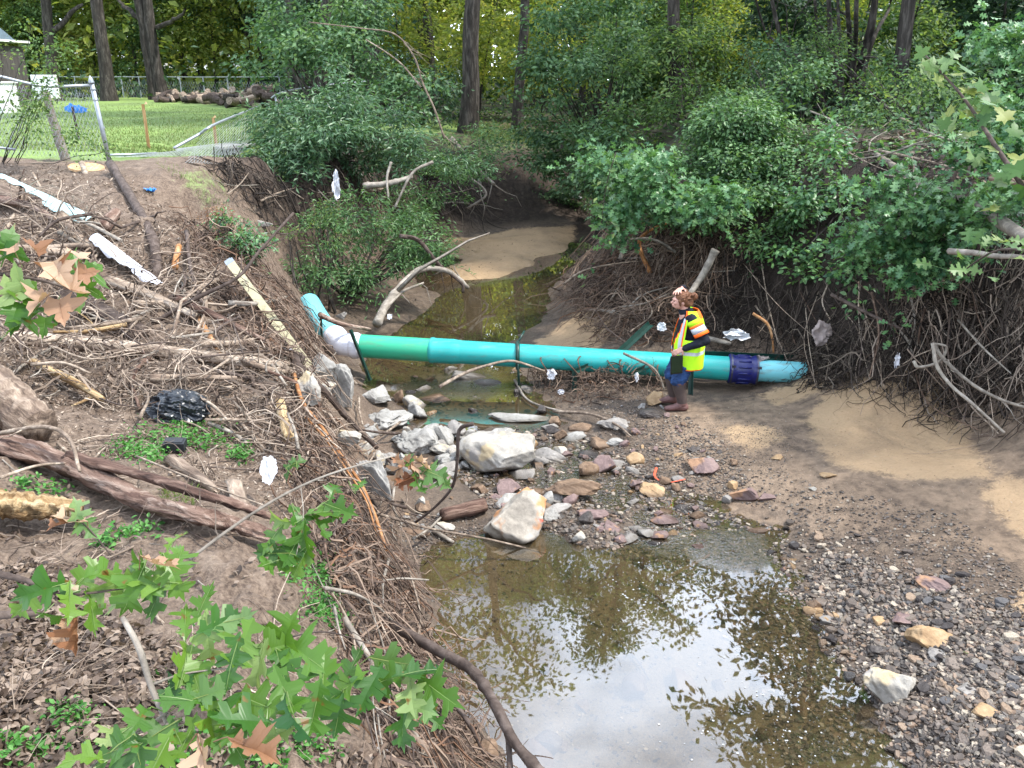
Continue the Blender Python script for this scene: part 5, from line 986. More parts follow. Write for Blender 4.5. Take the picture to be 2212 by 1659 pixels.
S('curved stick springing out from under the pipe', [(949, 836), (1000, 808), (1050, 790), (1109, 780), (1176, 802)], 4, 'stick', 'stick', ys=[11.0, 11.2, 11.3, 11.45, 11.5])
S('pale stick below the pipe strap', [(1112, 822), (1145, 867), (1238, 895)], 3.2, 'palebark', 'stick', .05)
S('forked pale driftwood branch reaching over the upper pool', [(815, 700), (832, 662), (857, 629), (888, 595), (913, 581), (955, 582), (983, 596), (1011, 622)], 9, 'palebark', 'branch', ys=[13.2, 13.6, 14, 14.5, 14.8, 15, 15.1, 15.2], sides=10, n=40, taper=.55, knots=3, twigs=3)
S('upper arm of driftwood above the forked branch', [(865, 510), (905, 520), (949, 572), (997, 612), (1000, 632)], 5, 'darkstick', 'branch', ys=[14.6, 14.9, 15, 15.1, 15.1], twigs=3)
S('thin lower arm of driftwood beside the forked branch', [(830, 668), (870, 630), (915, 611)], 4, 'palebark', 'branch', ys=[13.5, 14.0, 14.4], twigs=2)
S('bark covered stick lying over the top of the white elbow', [(690, 680), (737, 700), (800, 712)], 6.5, 'redlog', 'stick', ys=[12.1, 11.9, 12.3])
S('brown twig lying in the gravel left of the person', [(1195, 889), (1279, 895), (1335, 920), (1363, 943)], 3.5, 'stick', 'stick', .05, twigs=3)
S('pale whip of root curving in front of the pipe left of the person', [(1346, 763), (1405, 791), (1425, 815), (1435, 842)], 3, 'palebark', 'root', ys=[11.3, 11.15, 11.1, 11.05])
S('orange-brown root hanging in the dark hollow', [(1626, 677), (1657, 699), (1668, 730), (1671, 762)], 3.2, 'orange', 'root', ys=[12.2, 12.1, 12.05, 12])
S('grey log lying behind the person at the foot of the hollow', [(1511, 727), (1580, 742)], 7, 'palebark', 'log', .1)
S('grey broken trunk leaning in the root mound above the head', [(1545, 540), (1520, 590), (1486, 640)], 9, 'palebark', 'log', ys=[12.9, 12.8, 12.6], sides=9)
S('pale sticks arching over the root mound, orange inside', [(1405, 590), (1380, 530), (1400, 500), (1445, 480)], 5, 'orange', 'root', ys=[14.1, 14.2, 14.2, 14.3])
S('curled pale root on the root mound', [(1340, 560), (1352, 528), (1372, 516), (1420, 520), (1460, 545)], 4.5, 'palebark', 'root', ys=[14, 14.1, 14.1, 14.1, 14.0])
S('long straight twig reaching from the mound over the water', [(1215, 615), (1260, 585), (1330, 570), (1420, 560)], 2.2, 'stick', 'stick', ys=[14.6, 14.6, 14.5, 14.4])
S('brown root lying low across the foot of the mound', [(1275, 670), (1330, 672), (1360, 668), (1410, 650)], 3.2, 'palebark', 'root', .12)
S('outer pale whip root hanging at the right edge', [(2015, 742), (2024, 790), (2055, 833), (2101, 872), (2170, 935)], 4.2, 'palebark', 'root', ys=[9.5, 9.3, 9.0, 8.7, 8.3], n=30)
S('inner pale whip root hanging at the right edge', [(2017, 745), (2041, 778), (2099, 829), (2160, 862), (2230, 885)], 4.2, 'palebark', 'root', ys=[9.6, 9.4, 9.0, 8.6, 8.3], n=30, twigs=3)
S('looping root at the top of the pale whip roots', [(1974, 781), (1986, 793), (2029, 781), (2044, 750), (2017, 742)], 3.6, 'palebark', 'root', ys=[9.8, 9.7, 9.6, 9.6, 9.6], n=30)
S('mossy limb lying down the right bank under the oak sapling', [(1795, 636), (1885, 682), (1952, 713)], 4.2, 'darkstick', 'branch', ys=[11.0, 10.6, 10.3], twigs=3)
S('fallen pale trunk slanting down through the right bank leaves', [(1760, 262), (1824, 290), (1920, 352), (1997, 403), (2080, 432), (2154, 474), (2240, 530)], 5.5, 'palebark', 'log', ys=[17, 15.6, 12.8, 11.3, 10.2, 9.2, 8.0], sides=10, n=40, taper=1.5, twigs=6)
S('upper dead branches of the fallen trunk', [(1824, 290), (1800, 262), (1750, 240)], 3, 'palebark', 'branch', ys=[15.6, 16, 16.4], twigs=6)
S('reddish bare limb at the right edge above the oak leaves', [(2140, 384), (2240, 400)], 7, 'redlog', 'branch', ys=[8.8, 8.4])
S('pale straight limb at the right edge below the oak leaves', [(2050, 543), (2230, 556)], 6, 'palebark', 'branch', ys=[9.0, 8.2])
S('pale bent branch in the willowy bush above the hollow', [(935, 350), (891, 374), (853, 448)], 3.6, 'palebark', 'branch', ys=[15.8, 15.6, 15.4])
S('pale upright stick left of the bent branch in the willowy bush', [(845, 350), (836, 385), (839, 428)], 3, 'palebark', 'stick', ys=[15.6, 15.5, 15.4])
S('grey mossy log lodged in the bank under the willowy bush', [(785, 402), (840, 396), (891, 381)], 7, 'palebark', 'log', ys=[16.4, 16.4, 16.6], knots=3)
S('bare exposed tree root on the far eroded bank', [(974, 298), (1035, 368), (1067, 397)], 5.5, 'palebark', 'root', ys=[23, 22.6, 22], twigs=8)
S('smaller exposed root on the far eroded bank', [(960, 355), (1019, 387), (1050, 420), (1010, 450)], 3.5, 'palebark', 'root', ys=[22, 22, 22, 22], twigs=6)
S('bare arching sapling bent over in front of the willowy bush', [(667, 48), (779, 61), (853, 74), (894, 122), (913, 179), (939, 237), (960, 300)], 1.1, 'stick', 'branch', ys=[18.6, 18.6, 18.6, 18.5, 18.5, 18.4, 18.4], taper=2.0, n=36, twigs=8)
S('second bare sapling bent over toward the fence', [(790, 85), (859, 131), (910, 188)], 1.1, 'stick', 'branch', ys=[18.6, 18.6, 18.5], taper=1.6, twigs=5)

# more loose sticks, roots and rubble, piece by piece
def many_sticks(label, group, poly, n, Lr, rr, mats, lift=(.02, .2), seed=1, name='stick', flat=.25, ang=None):
    g = np.random.default_rng(seed); p = poly_uv(poly, n, g)
    for i in range(n):
        L_ = Lr[0]+(Lr[1]-Lr[0])*g.random()**1.6; a = g.random()*6.283 if ang is None else R(ang)+g.normal()*.45; du, dv = math.cos(a)*L_/2, math.sin(a)*L_/2*(.55 if ang is None else 1); m_ = mats[g.integers(len(mats))]
        bend = g.normal()*L_*.10; pts = [(p[i, 0]-du, p[i, 1]-dv), (p[i, 0]-dv*.0+g.normal()*3-bend*math.sin(a), p[i, 1]+bend*math.cos(a)*.5), (p[i, 0]+du, p[i, 1]+dv)]
        w_ = hit([pts[0][0], pts[2][0]], [pts[0][1], pts[2][1]])
        if np.linalg.norm(w_[0]-w_[1]) > 5*L_*np.linalg.norm(w_[0]-np.array([0, 0, CAMH]))/FPX: continue
        r = rr[0]+(rr[1]-rr[0])*g.random()**2; stick(label, pts, r, m_, name, lift[0]+(lift[1]-lift[0])*g.random()**1.5, sides=6, n=12, twigs=int(g.integers(0, 3)), group=group, cat=name, taper=.35+.4*g.random())
LS = [(0, 440), (150, 450), (330, 560), (450, 600), (600, 740), (700, 850), (740, 960), (640, 1010), (520, 960), (420, 880), (200, 870), (0, 830)]
many_sticks('loose dry stick lying in the brushwood of the left slope', 'dry sticks in the brushwood of the left slope', LS, 95, (50, 210), (1.5, 5), ['stick', 'stick', 'palebark', 'darkstick'], (.03, .3), 1)
many_sticks('loose stick on the debris beside the rubble', 'sticks beside the rubble', [(560, 760), (720, 780), (860, 1000), (960, 1160), (880, 1200), (740, 1100), (600, 960)], 46, (50, 170), (1.5, 4), ['stick', 'palebark', 'darkstick', 'darkstick'], (.02, .2), 2)
many_sticks('bare root hanging down the left bank above the pool', 'roots hanging down the left bank above the pool', [(690, 1080), (770, 1050), (860, 1200), (900, 1380), (1000, 1600), (850, 1650), (740, 1400), (680, 1230)], 70, (90, 280), (1.5, 4.5), ['root', 'root', 'palebark', 'darkstick', 'stick'], (.05, .22), 3, 'root', ang=62)
many_sticks('bare root in the matted mound beside the upper pool', 'roots of the matted mound beside the upper pool', [(1230, 620), (1340, 500), (1500, 520), (1560, 600), (1450, 720), (1300, 710)], 46, (50, 170), (1.2, 3.4), ['root', 'palebark', 'stick', 'darkstick'], (.05, .4), 4, 'root')
many_sticks('thin root hanging in the shade of the right bank', 'roots hanging in the shade of the right bank', [(1500, 640), (1700, 640), (1900, 660), (2212, 640), (2212, 900), (1950, 830), (1700, 740)], 60, (60, 230), (1.0, 2.8), ['root', 'palebark', 'darkstick', 'stick'], (.1, .5), 5, 'root', ang=75)
many_sticks('stick in the hollow below the willowy bush', 'sticks in the hollow below the willowy bush', [(480, 380), (700, 370), (1060, 380), (1000, 460), (700, 480), (560, 480)], 30, (50, 150), (1.0, 2.6), ['palebark', 'stick', 'darkstick'], (.1, .5), 6)
many_sticks('small stick lying on the sand at the left', 'small sticks on the sand at the left', [(0, 900), (560, 920), (680, 1060), (600, 1320), (0, 1400)], 34, (40, 150), (1.2, 3.5), ['stick', 'palebark', 'darkstick'], (.01, .04), 7)
many_sticks('grey dead branch on the woodland floor of the right bank', 'dead branches on the woodland floor of the right bank', [(1650, 250), (2212, 250), (2212, 400), (1850, 370)], 26, (80, 260), (1.0, 3.0), ['palebark', 'darkstick', 'stick'], (.05, .5), 8, 'branch')
many_sticks('broken grey log lying in the driftwood of the left slope', 'broken logs in the driftwood of the left slope', LS, 17, (90, 260), (6, 12), ['log', 'log', 'palebark', 'redlog', 'rotlog'], (.04, .2), 21, 'log')
RP = []
for k in range(16):
    me_ = rock_mesh('rubble_stone', .5, .42, .34, 500+k*7, ['concrete', 'greyrock', 'brownrock', 'purplerock', 'tanrock', 'darkrock', 'whiterock', 'purplerock'][k % 8], 10, .05, 3); RP.append(me_)
RN = ['pale concrete', 'grey', 'brown', 'purplish', 'tan', 'dark', 'whitish', 'purplish']
def rubble(poly, n, s0, s1, where, seed, pick=None, sink=.25):
    g = np.random.default_rng(seed); p = poly_uv(poly, n, g); w = hit(p[:, 0], p[:, 1])
    for i in range(n):
        k = int(g.integers(16)) if pick is None else int(pick[g.integers(len(pick))])+8*int(g.integers(2)); s = s0+(s1-s0)*g.random()**2.2; o = bpy.data.objects.new('rubble_stone', RP[k]); COL.objects.link(o)
        o.location = (float(w[i, 0]), float(w[i, 1]), float(w[i, 2]-s*.34*sink)); o.rotation_euler = (g.normal()*.2, g.normal()*.2, g.random()*6.28); o.scale = (s, s*(.7+.5*g.random()), s*(.5+.5*g.random()))
        tag(o, '%s stone %s' % (RN[k % 8], where), 'stone', '%s stones %s' % (RN[k % 8], where))
rubble([(740, 900), (1000, 900), (1010, 1100), (940, 1180), (840, 1100), (740, 1000)], 60, .08, .30, 'in the rubble at the bank toe', 1, [0, 0, 1, 2, 4, 6])
rubble([(680, 830), (800, 850), (960, 900), (1000, 1040), (860, 1080), (760, 1000)], 16, .28, .5, 'among the big pieces at the bank toe', 11, [0, 0, 6, 0], .15)
rubble([(900, 900), (1250, 910), (1330, 1010), (1250, 1120), (1050, 1130), (940, 1020)], 36, .25, .5, 'lying flat and half sunk in the riffle', 12, [0, 1, 2, 3, 1], .55)
rubble([(1180, 930), (1300, 950), (1500, 1080), (1560, 1180), (1400, 1240), (1260, 1120), (1180, 1040), (1060, 1060), (1080, 960)], 85, .08, .30, 'in the riffle', 2, [1, 2, 3, 4, 5, 7])
rubble([(1190, 860), (1460, 880), (1600, 1000), (1500, 1060), (1300, 960)], 46, .06, .22, 'on the mud by the riffle', 3, [1, 2, 3, 4, 5, 7])
rubble([(860, 780), (1120, 800), (1180, 900), (900, 900)], 30, .1, .36, 'in the shallow upper pool', 4, [1, 2, 4, 5])
rubble([(1560, 1100), (1750, 1200), (1880, 1480), (1700, 1560), (1500, 1330)], 44, .08, .2, 'under the clear shallows of the pool', 5, [2, 3, 4, 4])
rubble([(1150, 1400), (1600, 1440), (1750, 1650), (1150, 1650)], 10, .15, .4, 'on the bed of the deep pool', 6, [2, 4])
# ------------------------------------------------------------------ root and twig tangles, litter
def tangle(name, label, poly, n, Lpx, r, m, lift=(.02, .25), dirpref=None, seg=7, curl=.35, cat='roots', hang=None, sides=3, follow=.5):
    g = np.random.default_rng(n+int(poly[0][0])); p = poly_uv(poly, n, g); w = hit(p[:, 0], p[:, 1]); C0 = np.array([0, 0, CAMH]); dist = np.linalg.norm(w-C0, axis=1); mb = MB()
    if not follow: pass
    nb_ = max(1, n//9); sid = g.integers(nb_, size=n); sd3 = g.normal(size=(nb_, 3)); w2 = w[sid]+g.normal(size=(n, 3))*.07*(dist[sid]/8)[:, None]; mixk = g.random(n) < .75; w = np.where(mixk[:, None], w2, w); dist = np.where(mixk, dist[sid], dist)
    w[:, 2] = np.where(mixk, height(w[:, 0], w[:, 1]), w[:, 2])
    ok = dist < 45; w = w[ok]; dist = dist[ok]; sid = sid[ok]; n = len(w)
    Ls = Lpx*dist/FPX*(.4+1.2*g.random(n)); allP = np.zeros((n, seg, 3)); 
    d = (sd3[sid]+g.normal(size=(n, 3))*.5) if dirpref is None else np.array(dirpref)+sd3[sid]*.45+g.normal(size=(n, 3))*.3
    d /= np.linalg.norm(d, axis=1, keepdims=True); lf = lift[0]+(lift[1]-lift[0])*g.random(n)**1.7; pos = w+np.array([0, 0, 1.])*lf[:, None]
    for k in range(seg):
        allP[:, k] = pos; d = d+g.normal(size=(n, 3))*curl; d[:, 2] -= .12 if hang is None else hang; d /= np.linalg.norm(d, axis=1, keepdims=True); pos = pos+d*(Ls/seg)[:, None]
        h = height(pos[:, 0], pos[:, 1])+.01; up = h+lf*(1-k/seg)*.6; pos[:, 2] = np.where(pos[:, 2] < h, h+follow*0, np.minimum(pos[:, 2], up+.35))
    rr = r*(.5+g.random(n)**2*1.6)
    for i in range(n): mb.tube(allP[i], np.linspace(rr[i], rr[i]*.4, seg), sides, float(g.random()), cap=False)
    return single(name, mb, M[m], label, cat, kind='stuff')
tangle('root_tangle', 'tangle of hanging roots and vines on the left bank above the pool', [(690, 1060), (760, 1030), (830, 1120), (880, 1250), (920, 1420), (990, 1540), (1080, 1659), (820, 1659), (740, 1420), (690, 1230)], 1000, 190, .0055, 'roots', (.005, .16), (.25, .1, -.8), 11, .36, hang=.08)
tangle('root_tangle', 'brown fibrous roots on the left bank near the level rod', [(400, 480), (480, 520), (600, 600), (670, 690), (690, 800), (600, 800), (520, 720), (430, 640)], 1200, 110, .0065, 'roots', (.01, .2), (.4, -.1, -.6), 9, .42)
tangle('root_tangle', 'roots and vines along the lower left bank face by the rubble', [(620, 820), (700, 900), (760, 980), (740, 1120), (640, 1100), (580, 950)], 420, 110, .0055, 'roots', (.01, .18), (.4, -.1, -.6), 9, .4)
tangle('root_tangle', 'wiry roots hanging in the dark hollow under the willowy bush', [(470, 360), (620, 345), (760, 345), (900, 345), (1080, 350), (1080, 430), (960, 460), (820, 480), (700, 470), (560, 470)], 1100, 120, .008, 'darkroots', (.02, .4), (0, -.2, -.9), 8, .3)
tangle('root_tangle', 'mound of matted roots and flood debris beside the upper pool', [(1200, 640), (1230, 600), (1290, 540), (1340, 480), (1420, 470), (1560, 520), (1560, 600), (1490, 640), (1440, 700), (1400, 745), (1320, 735), (1280, 690)], 1900, 120, .007, 'roots', (.01, .35), None, 9, .38)
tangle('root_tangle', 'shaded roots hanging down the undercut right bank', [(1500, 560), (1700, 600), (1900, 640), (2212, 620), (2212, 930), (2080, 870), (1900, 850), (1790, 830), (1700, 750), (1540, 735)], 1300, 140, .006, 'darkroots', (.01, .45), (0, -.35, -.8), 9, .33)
tangle('root_tangle', 'pale thin roots trailing at the right edge', [(1900, 700), (2212, 640), (2212, 960), (2100, 880), (1980, 840)], 420, 170, .006, 'twig', (.05, .5), (.3, -.4, -.6), 10, .25)
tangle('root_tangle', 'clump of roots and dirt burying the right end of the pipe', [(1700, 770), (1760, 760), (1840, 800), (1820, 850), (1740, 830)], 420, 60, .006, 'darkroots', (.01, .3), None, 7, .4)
tangle('root_tangle', 'clump of roots and flood trash caught under the middle of the pipe', [(1140, 800), (1260, 800), (1440, 815), (1440, 850), (1250, 880), (1160, 850)], 500, 60, .006, 'roots', (.02, .3), None, 7, .4)
tangle('twig_litter', 'brushwood and twigs strewn over the left debris slope', [(0, 440), (150, 440), (330, 560), (450, 620), (560, 720), (690, 840), (740, 960), (640, 1040), (520, 960), (420, 900), (200, 880), (0, 830)], 2100, 100, .0055, 'twig', (.01, .25), None, 6, .25, cat='brushwood')
tangle('twig_litter', 'fine twigs scattered over the sand and logs at the left', [(0, 850), (420, 900), (600, 960), (700, 1080), (640, 1200), (300, 1200), (0, 1300)], 500, 90, .003, 'twig', (.01, .06), None, 6, .2, cat='twigs')
tangle('twig_litter', 'twigs in the leaf litter at the lower left', [(0, 1300), (650, 1350), (800, 1659), (0, 1659)], 330, 130, .002, 'twig', (.01, .05), None, 6, .2, cat='twigs')
tangle('twig_litter', 'twigs and brush on the ground of the right bank', [(1700, 260), (2000, 300), (2212, 330), (2212, 420), (1900, 380), (1740, 330)], 160, 80, .005, 'darkroots', (.02, .5), None, 7, .3, cat='brushwood')
def litter(name, label, poly, n, size, m, tpl=T_OV, tilt=.5, cat='litter', lift=.01, rndf=None):
    g = np.random.default_rng(n); p = poly_uv(poly, n, g); w = hit(p[:, 0], p[:, 1])+np.array([0, 0, lift]); w[:, 2] += g.random(n)*lift; mb = MB()
    dens = g.random(n) < np.clip(.7+1.1*fbm(w[:, 0]*2.5, w[:, 1]*2.5, 3, 61), .03, 1); w = w[dens]; n = len(w)
    mb.scatter(tpl[0], tpl[1], w, frames(n, None, None, tilt, g), size*(.6+.8*g.random(n)), np.clip(g.random(n), 0, 1)); return single(name, mb, M[m], label, cat, kind='stuff')
litter('leaf_litter', 'dry brown fallen leaves covering the ground at the lower left', [(0, 1230), (100, 1210), (230, 1330), (420, 1420), (560, 1560), (700, 1600), (820, 1659), (0, 1659)], 5200, .037, 'litter', T_OV, .6, lift=.02)
litter('leaf_litter', 'scattered dry leaves on the sand and logs', [(0, 900), (500, 900), (650, 1100), (640, 1350), (100, 1230), (0, 1300)], 420, .035, 'litter', T_OV, .5)
litter('leaf_litter', 'dry leaves among the twigs of the left slope', [(0, 480), (400, 560), (700, 800), (740, 960), (420, 900), (0, 850)], 1300, .05, 'litter', T_RH, .7, lift=.05)
litter('wood_chips', 'bark and wood chips strewn across the left slope', [(0, 740), (560, 780), (700, 860), (740, 960), (500, 960), (420, 900), (0, 870)], 7000, .045, 'chip', T_LG, .6, cat='wood chips')
litter('wood_chips', 'bark chips around the black bag and the reddish log', [(0, 850), (600, 900), (680, 1050), (600, 1130), (300, 1000), (0, 960)], 3000, .035, 'chip', T_LG, .6, cat='wood chips')
litter('wood_chips', 'woody debris over the upper left dirt', [(0, 360), (230, 350), (420, 480), (430, 640), (300, 620), (0, 500)], 3600, .06, 'chip', T_LG, .6, cat='wood chips')
litter('leaf_litter', 'pale dead leaves caught in the shaded roots of the right bank', [(1880, 660), (2080, 640), (2120, 760), (1980, 760)], 500, .05, 'litter', T_RH, .8, lift=.25)
litter('leaf_litter', 'dry leaves on the woodland floor of the right bank', [(1650, 250), (2212, 260), (2212, 420), (1900, 380), (1700, 320)], 1400, .08, 'litter', T_RH, .6, lift=.03)
litter('organic_crumbs', 'dark flood crumbs lying on the sand flats', [(1500, 860), (1740, 830), (2080, 880), (2212, 1000), (2212, 1200), (2060, 1100), (1800, 1080), (1560, 960)], 1300, .022, 'chip', T_LG, .3, cat='debris', lift=.003)
litter('organic_crumbs', 'dark flood crumbs lying on the sandbar upstream', [(960, 500), (1290, 470), (1280, 530), (1000, 600), (860, 690), (850, 640)], 500, .05, 'darkroots', T_LG, .3, cat='debris', lift=.003)
# weeds
def weeds(label, spots, n, size, m='weed', tpl=T_OV, h=.05):
    mb = MB(); g = np.random.default_rng(n+int(spots[0][0]))
    for (u, v, su, sv_) in spots:
        k = int(n/len(spots)); uu = u+g.normal(size=k)*su; vv = v+g.normal(size=k)*sv_; w = hit(uu, vv); w[:, 2] += .01+h*g.random(k); mb.scatter(tpl[0], tpl[1], w, frames(k, None, None, .5, g), size*(.6+.8*g.random(k)), np.clip(g.random(k), 0, 1))
    return single('weeds', mb, M[m], label, 'weeds', kind='stuff')
weeds('bright green weeds growing round the black block', [(400, 930, 45, 12), (360, 955, 40, 12), (450, 955, 30, 12), (290, 975, 25, 12), (330, 990, 20, 8), (520, 985, 12, 8)], 1500, .03)
weeds('patches of clover-like weeds along the lower left bank edge', [(700, 1250, 14, 20), (640, 1240, 16, 18), (690, 1320, 18, 18), (725, 1340, 14, 20), (600, 1640, 40, 18), (500, 1600, 40, 20), (420, 1500, 30, 40), (60, 1630, 50, 16), (160, 1560, 30, 16), (380, 1640, 30, 14), (680, 1620, 30, 20)], 3300, .022)
weeds('small weeds on the sand between the logs', [(60, 1050, 20, 8), (110, 1065, 30, 8), (300, 1145, 25, 8), (270, 1160, 20, 6), (230, 1180, 14, 6), (40, 900, 10, 6), (80, 1005, 12, 6)], 500, .03)
weeds('ground ivy on the bank under the large bush', [(1650, 300, 60, 14), (1900, 330, 80, 14), (2060, 300, 60, 14)], 900, .12, 'smallleaf')
def grass(label, poly, n, hgt, m='grassb', w_=.012, name='grass'):
    g = np.random.default_rng(n); p = poly_uv(poly, n, g); w = hit(p[:, 0], p[:, 1]); mb = MB(); T = (np.array([(0, 0, 0), (0, 1, 0), (.6, .6, .15), (1, .5, .5)])*np.array([1, 1, 1])-np.array([0, .5, 0]), [np.array([(0, 1, 2, 3)])])
    T = (np.array([(0, -.5*w_/hgt, 0), (0, .5*w_/hgt, 0), (.6, .3*w_/hgt, .0), (1, -.1*w_/hgt, -.1)]), [np.array([(0, 1, 2, 3)])])
    mb.scatter(T[0], T[1], w-np.array([0, 0, .005]), frames(n, np.array([0, 0, 1.6]), np.array([0, -1, .2]), .8, g), hgt*(.5+g.random(n)), np.clip(g.random(n), 0, 1)); return single(name, mb, M[m], label, 'grass', kind='stuff')
grass('mown grass of the fenced yard', [(240, 330), (0, 322), (0, 250), (200, 225), (330, 222), (560, 245), (640, 300), (560, 335), (400, 338)], 26000, .05)
grass('tufts of grass at the lip of the left bank', [(330, 352), (430, 365), (470, 380), (500, 440), (460, 460), (400, 400)], 500, .06, w_=.004)
grass('grass on the bank by the big grey trunk', [(960, 262), (1060, 268), (1160, 280), (1150, 315), (1020, 300)], 3000, .16)
grass('little tufts of grass along the reddish log', [(350, 1060), (450, 1065), (430, 1100), (360, 1110)], 260, .07, w_=.004)

# ------------------------------------------------------------------ yard: fences, shed, stakes, log pile
def chain(mb, fn, w_, h_, cell=.07, r=.0022):
    """zig-zag wires; fn(a, b) maps metres along / up to a point"""
    n = int(w_/cell)
    for k in range(-int(h_/cell), n+1):
        for s in (1, -1):
            a0 = k*cell; P = []
            for j in range(0, int(h_/cell)+1, 2):
                a = a0+j*cell*.5*1.0 if s > 0 else a0+h_-j*cell*.5; 
                if 0 <= a <= w_: P.append(fn(a, min(h_, j*cell)))
            if len(P) > 1: mb.tube(P, r, 3, .5, cap=False)
def quad_fn(A, B, C, D, w_, h_):
    A, B, C, D = map(np.array, (A, B, C, D))
    return lambda a, b: (A*(1-a/w_)+B*a/w_)*(1-b/h_)+(D*(1-a/w_)+C*a/w_)*(b/h_)
b0 = G(239, 352); t0 = atY(198, 180, b0[1]-.15)
fc = thing('chain_link_fence', 'near chain-link fence with a leaning galvanised end post at the left', 'fence', b0)
f = MB(); f.tube([b0-np.array([0, 0, .2]), t0], .036, 14); d = unit(t0-b0); f.tube([t0, t0+d*.02, t0+d*.07, t0+d*.12], [.045, .045, .03, .004], 14); part('end_post', f, M['galv'], fc, True)
for k, s in enumerate((.93, .8, .45)): f = MB(); c = b0+(t0-b0)*s; f.tube([c-d*.012, c+d*.012], .044, 14); part('clamp_ring', f, M['galv'], fc)
r1 = [atY(-60, 150, 13.4), atY(0, 165, 13.6), atY(96, 186, 13.9), atY(198, 184, b0[1]-.15)]
f = MB(); f.tube(bez(r1, 14), .022, 10); part('top_rail', f, M['galv'], fc, True)
f = MB(); f.tube([atY(-60, 312, 13.4), atY(34, 323, 13.6)], .02, 8); part('bottom_rail', f, M['galv'], fc, True)
f = MB(); A = atY(-60, 330, 13.4); chain(f, quad_fn(A, atY(232, 345, 14), atY(196, 186, 14), atY(-60, 152, 13.4), 2.2, 1.25), 2.2, 1.25, .07, .0028); part('wire_mesh', f, M['mesh'], fc)
b1 = G(604, 262); t1 = atY(594, 204, b1[1]); y1 = b1[1]
f2 = thing('chain_link_fence', 'torn chain-link fence section with a bent sagging rail between the yard and the willowy bush', 'fence', b1)
f = MB(); f.tube([b1, t1], .03, 10); part('post', f, M['galv'], f2, True)
f = MB(); f.tube(bez([atY(376, 320, 15.2), atY(430, 290, 15.8), atY(470, 266, 16.4), atY(563, 228, y1-.2)], 20), .024, 10); part('bent_rail', f, M['galv'], f2, True)
f = MB(); f.tube(bez([atY(586, 212, y1), atY(602, 202, y1), atY(640, 193, y1+.3), atY(704, 184, y1+.6), atY(790, 176, y1+1)], 20), .024, 10); part('top_rail', f, M['galv'], f2, True)
f = MB(); chain(f, quad_fn(atY(603, 262, y1), atY(720, 262, y1+.8), atY(720, 186, y1+.8), atY(600, 206, y1), 1.5, 1.1), 1.5, 1.1, .08, .003); chain(f, quad_fn(G(400, 352), G(520, 356), atY(563, 228, y1-.2), atY(440, 284, 15.9), 1.4, 1.1), 1.4, 1.1, .08, .0028)
P = [G(240, 345), G(520, 350), G(560, 322), G(400, 328)]; chain(f, quad_fn(P[0]+[0, 0, .04], P[1]+[0, 0, .12], P[2]+[0, 0, .3], P[3]+[0, 0, .1], 2.4, 1.1), 2.4, 1.1, .08, .0028); part('wire_mesh', f, M['mesh'], f2)
f = MB(); f.tube(bez([G(238, 335, .05), G(320, 332, .06), G(395, 325, .05)], 12), .022, 8); single('fallen_rail', f, M['galv'], 'galvanised rail fallen on the grass at the foot of the leaning post', 'rail', smooth=True)
ff = thing('chain_link_fence', 'long chain-link fence along the back of the yard before the woods', 'fence', (-20, 57, 2.95))
fy = 57; xs = [atY(u, 200, fy)[0] for u in (128, 166, 205, 243, 266, 304, 347, 392, 442, 494, 548, 606, 664)]; 
for x in xs: f = MB(); z = H1(x, fy); f.tube([(x, fy, z), (x, fy, z+1.28)], .04, 8); part('post', f, M['galv'], ff)
f = MB(); f.tube([(x, fy, H1(x, fy)+1.24) for x in xs], .03, 6); part('top_rail', f, M['galv'], ff)
f = MB(); z0 = H1(xs[0], fy); z1 = H1(xs[-1], fy); chain(f, quad_fn((xs[0], fy, z0), (xs[-1], fy, z1), (xs[-1], fy, z1+1.2), (xs[0], fy, z0+1.2), xs[-1]-xs[0], 1.2), xs[-1]-xs[0], 1.2, .16, .006); part('wire_mesh', f, M['mesh'], ff)
# shed and things beside it
sy = 38.; def_ = lambda u, v, y=sy: atY(u, v, y)
zg = H1(-22.5, sy); sh = thing('shed', 'weathered grey board shed with a white eave at the left edge', 'shed', (-23.5, sy, zg))
x1 = def_(58, 150, sy+3)[0]; zt = def_(58, 96)[2]; f = MB(); f.box((x1-3, sy+1.5, (zg+zt)/2-.2), (6, 3, zt-zg+.4)); 
for k in range(26): f.box((x1-6+k*.235, sy-.012, (zg+zt)/2-.2), (.2, .022, zt-zg+.35))
part('wall', f, M['shedwall'], sh)
f = MB(); ze = def_(0, 90)[2]; f.box((x1-2.9, sy-.25, zt+.09), (6.3, .6, .12)); f.box((x1-2.9, sy+1.5, zt+.2), (6.3, 3.4, .09)); part('eave', f, M['shedwhite'], sh)
f = MB(); xr = def_(32, 78, sy+4.7)[0]; zr = def_(0, 36)[2]; zb_ = def_(30, 78)[2]; f.add([(xr, sy+.5, zb_), (xr-7, sy+.5, zb_), (xr-7, sy+2.6, zr+.9), (xr-.75, sy+2.6, zr+.9), (xr, sy+4.7, zb_), (xr-7, sy+4.7, zb_)], [(0, 1, 2, 3), (3, 2, 5, 4)], .5); f.add([(xr, sy+.5, zb_), (xr-.75, sy+2.6, zr+.9), (xr, sy+4.7, zb_)], [(0, 1, 2)], .5); part('roof', f, M['slate'], sh)
f = MB(); xw = def_(38, 200, 34.2)[0]; zgw = H1(xw-1, 33); zz = def_(30, 180, 33)[2]; f.box((xw-1, 33.6, (zgw+zz)/2), (2, 1.2, zz-zgw)); f.box((xw-1, 33.6, zz+.03), (2.1, 1.3, .06)); f.box((xw-1, 32.985, (zgw+zz)/2), (1.7, .03, (zz-zgw)*.8)); single('storage_box', f, M['shedwhite'], 'white box standing in front of the grey shed', 'box')
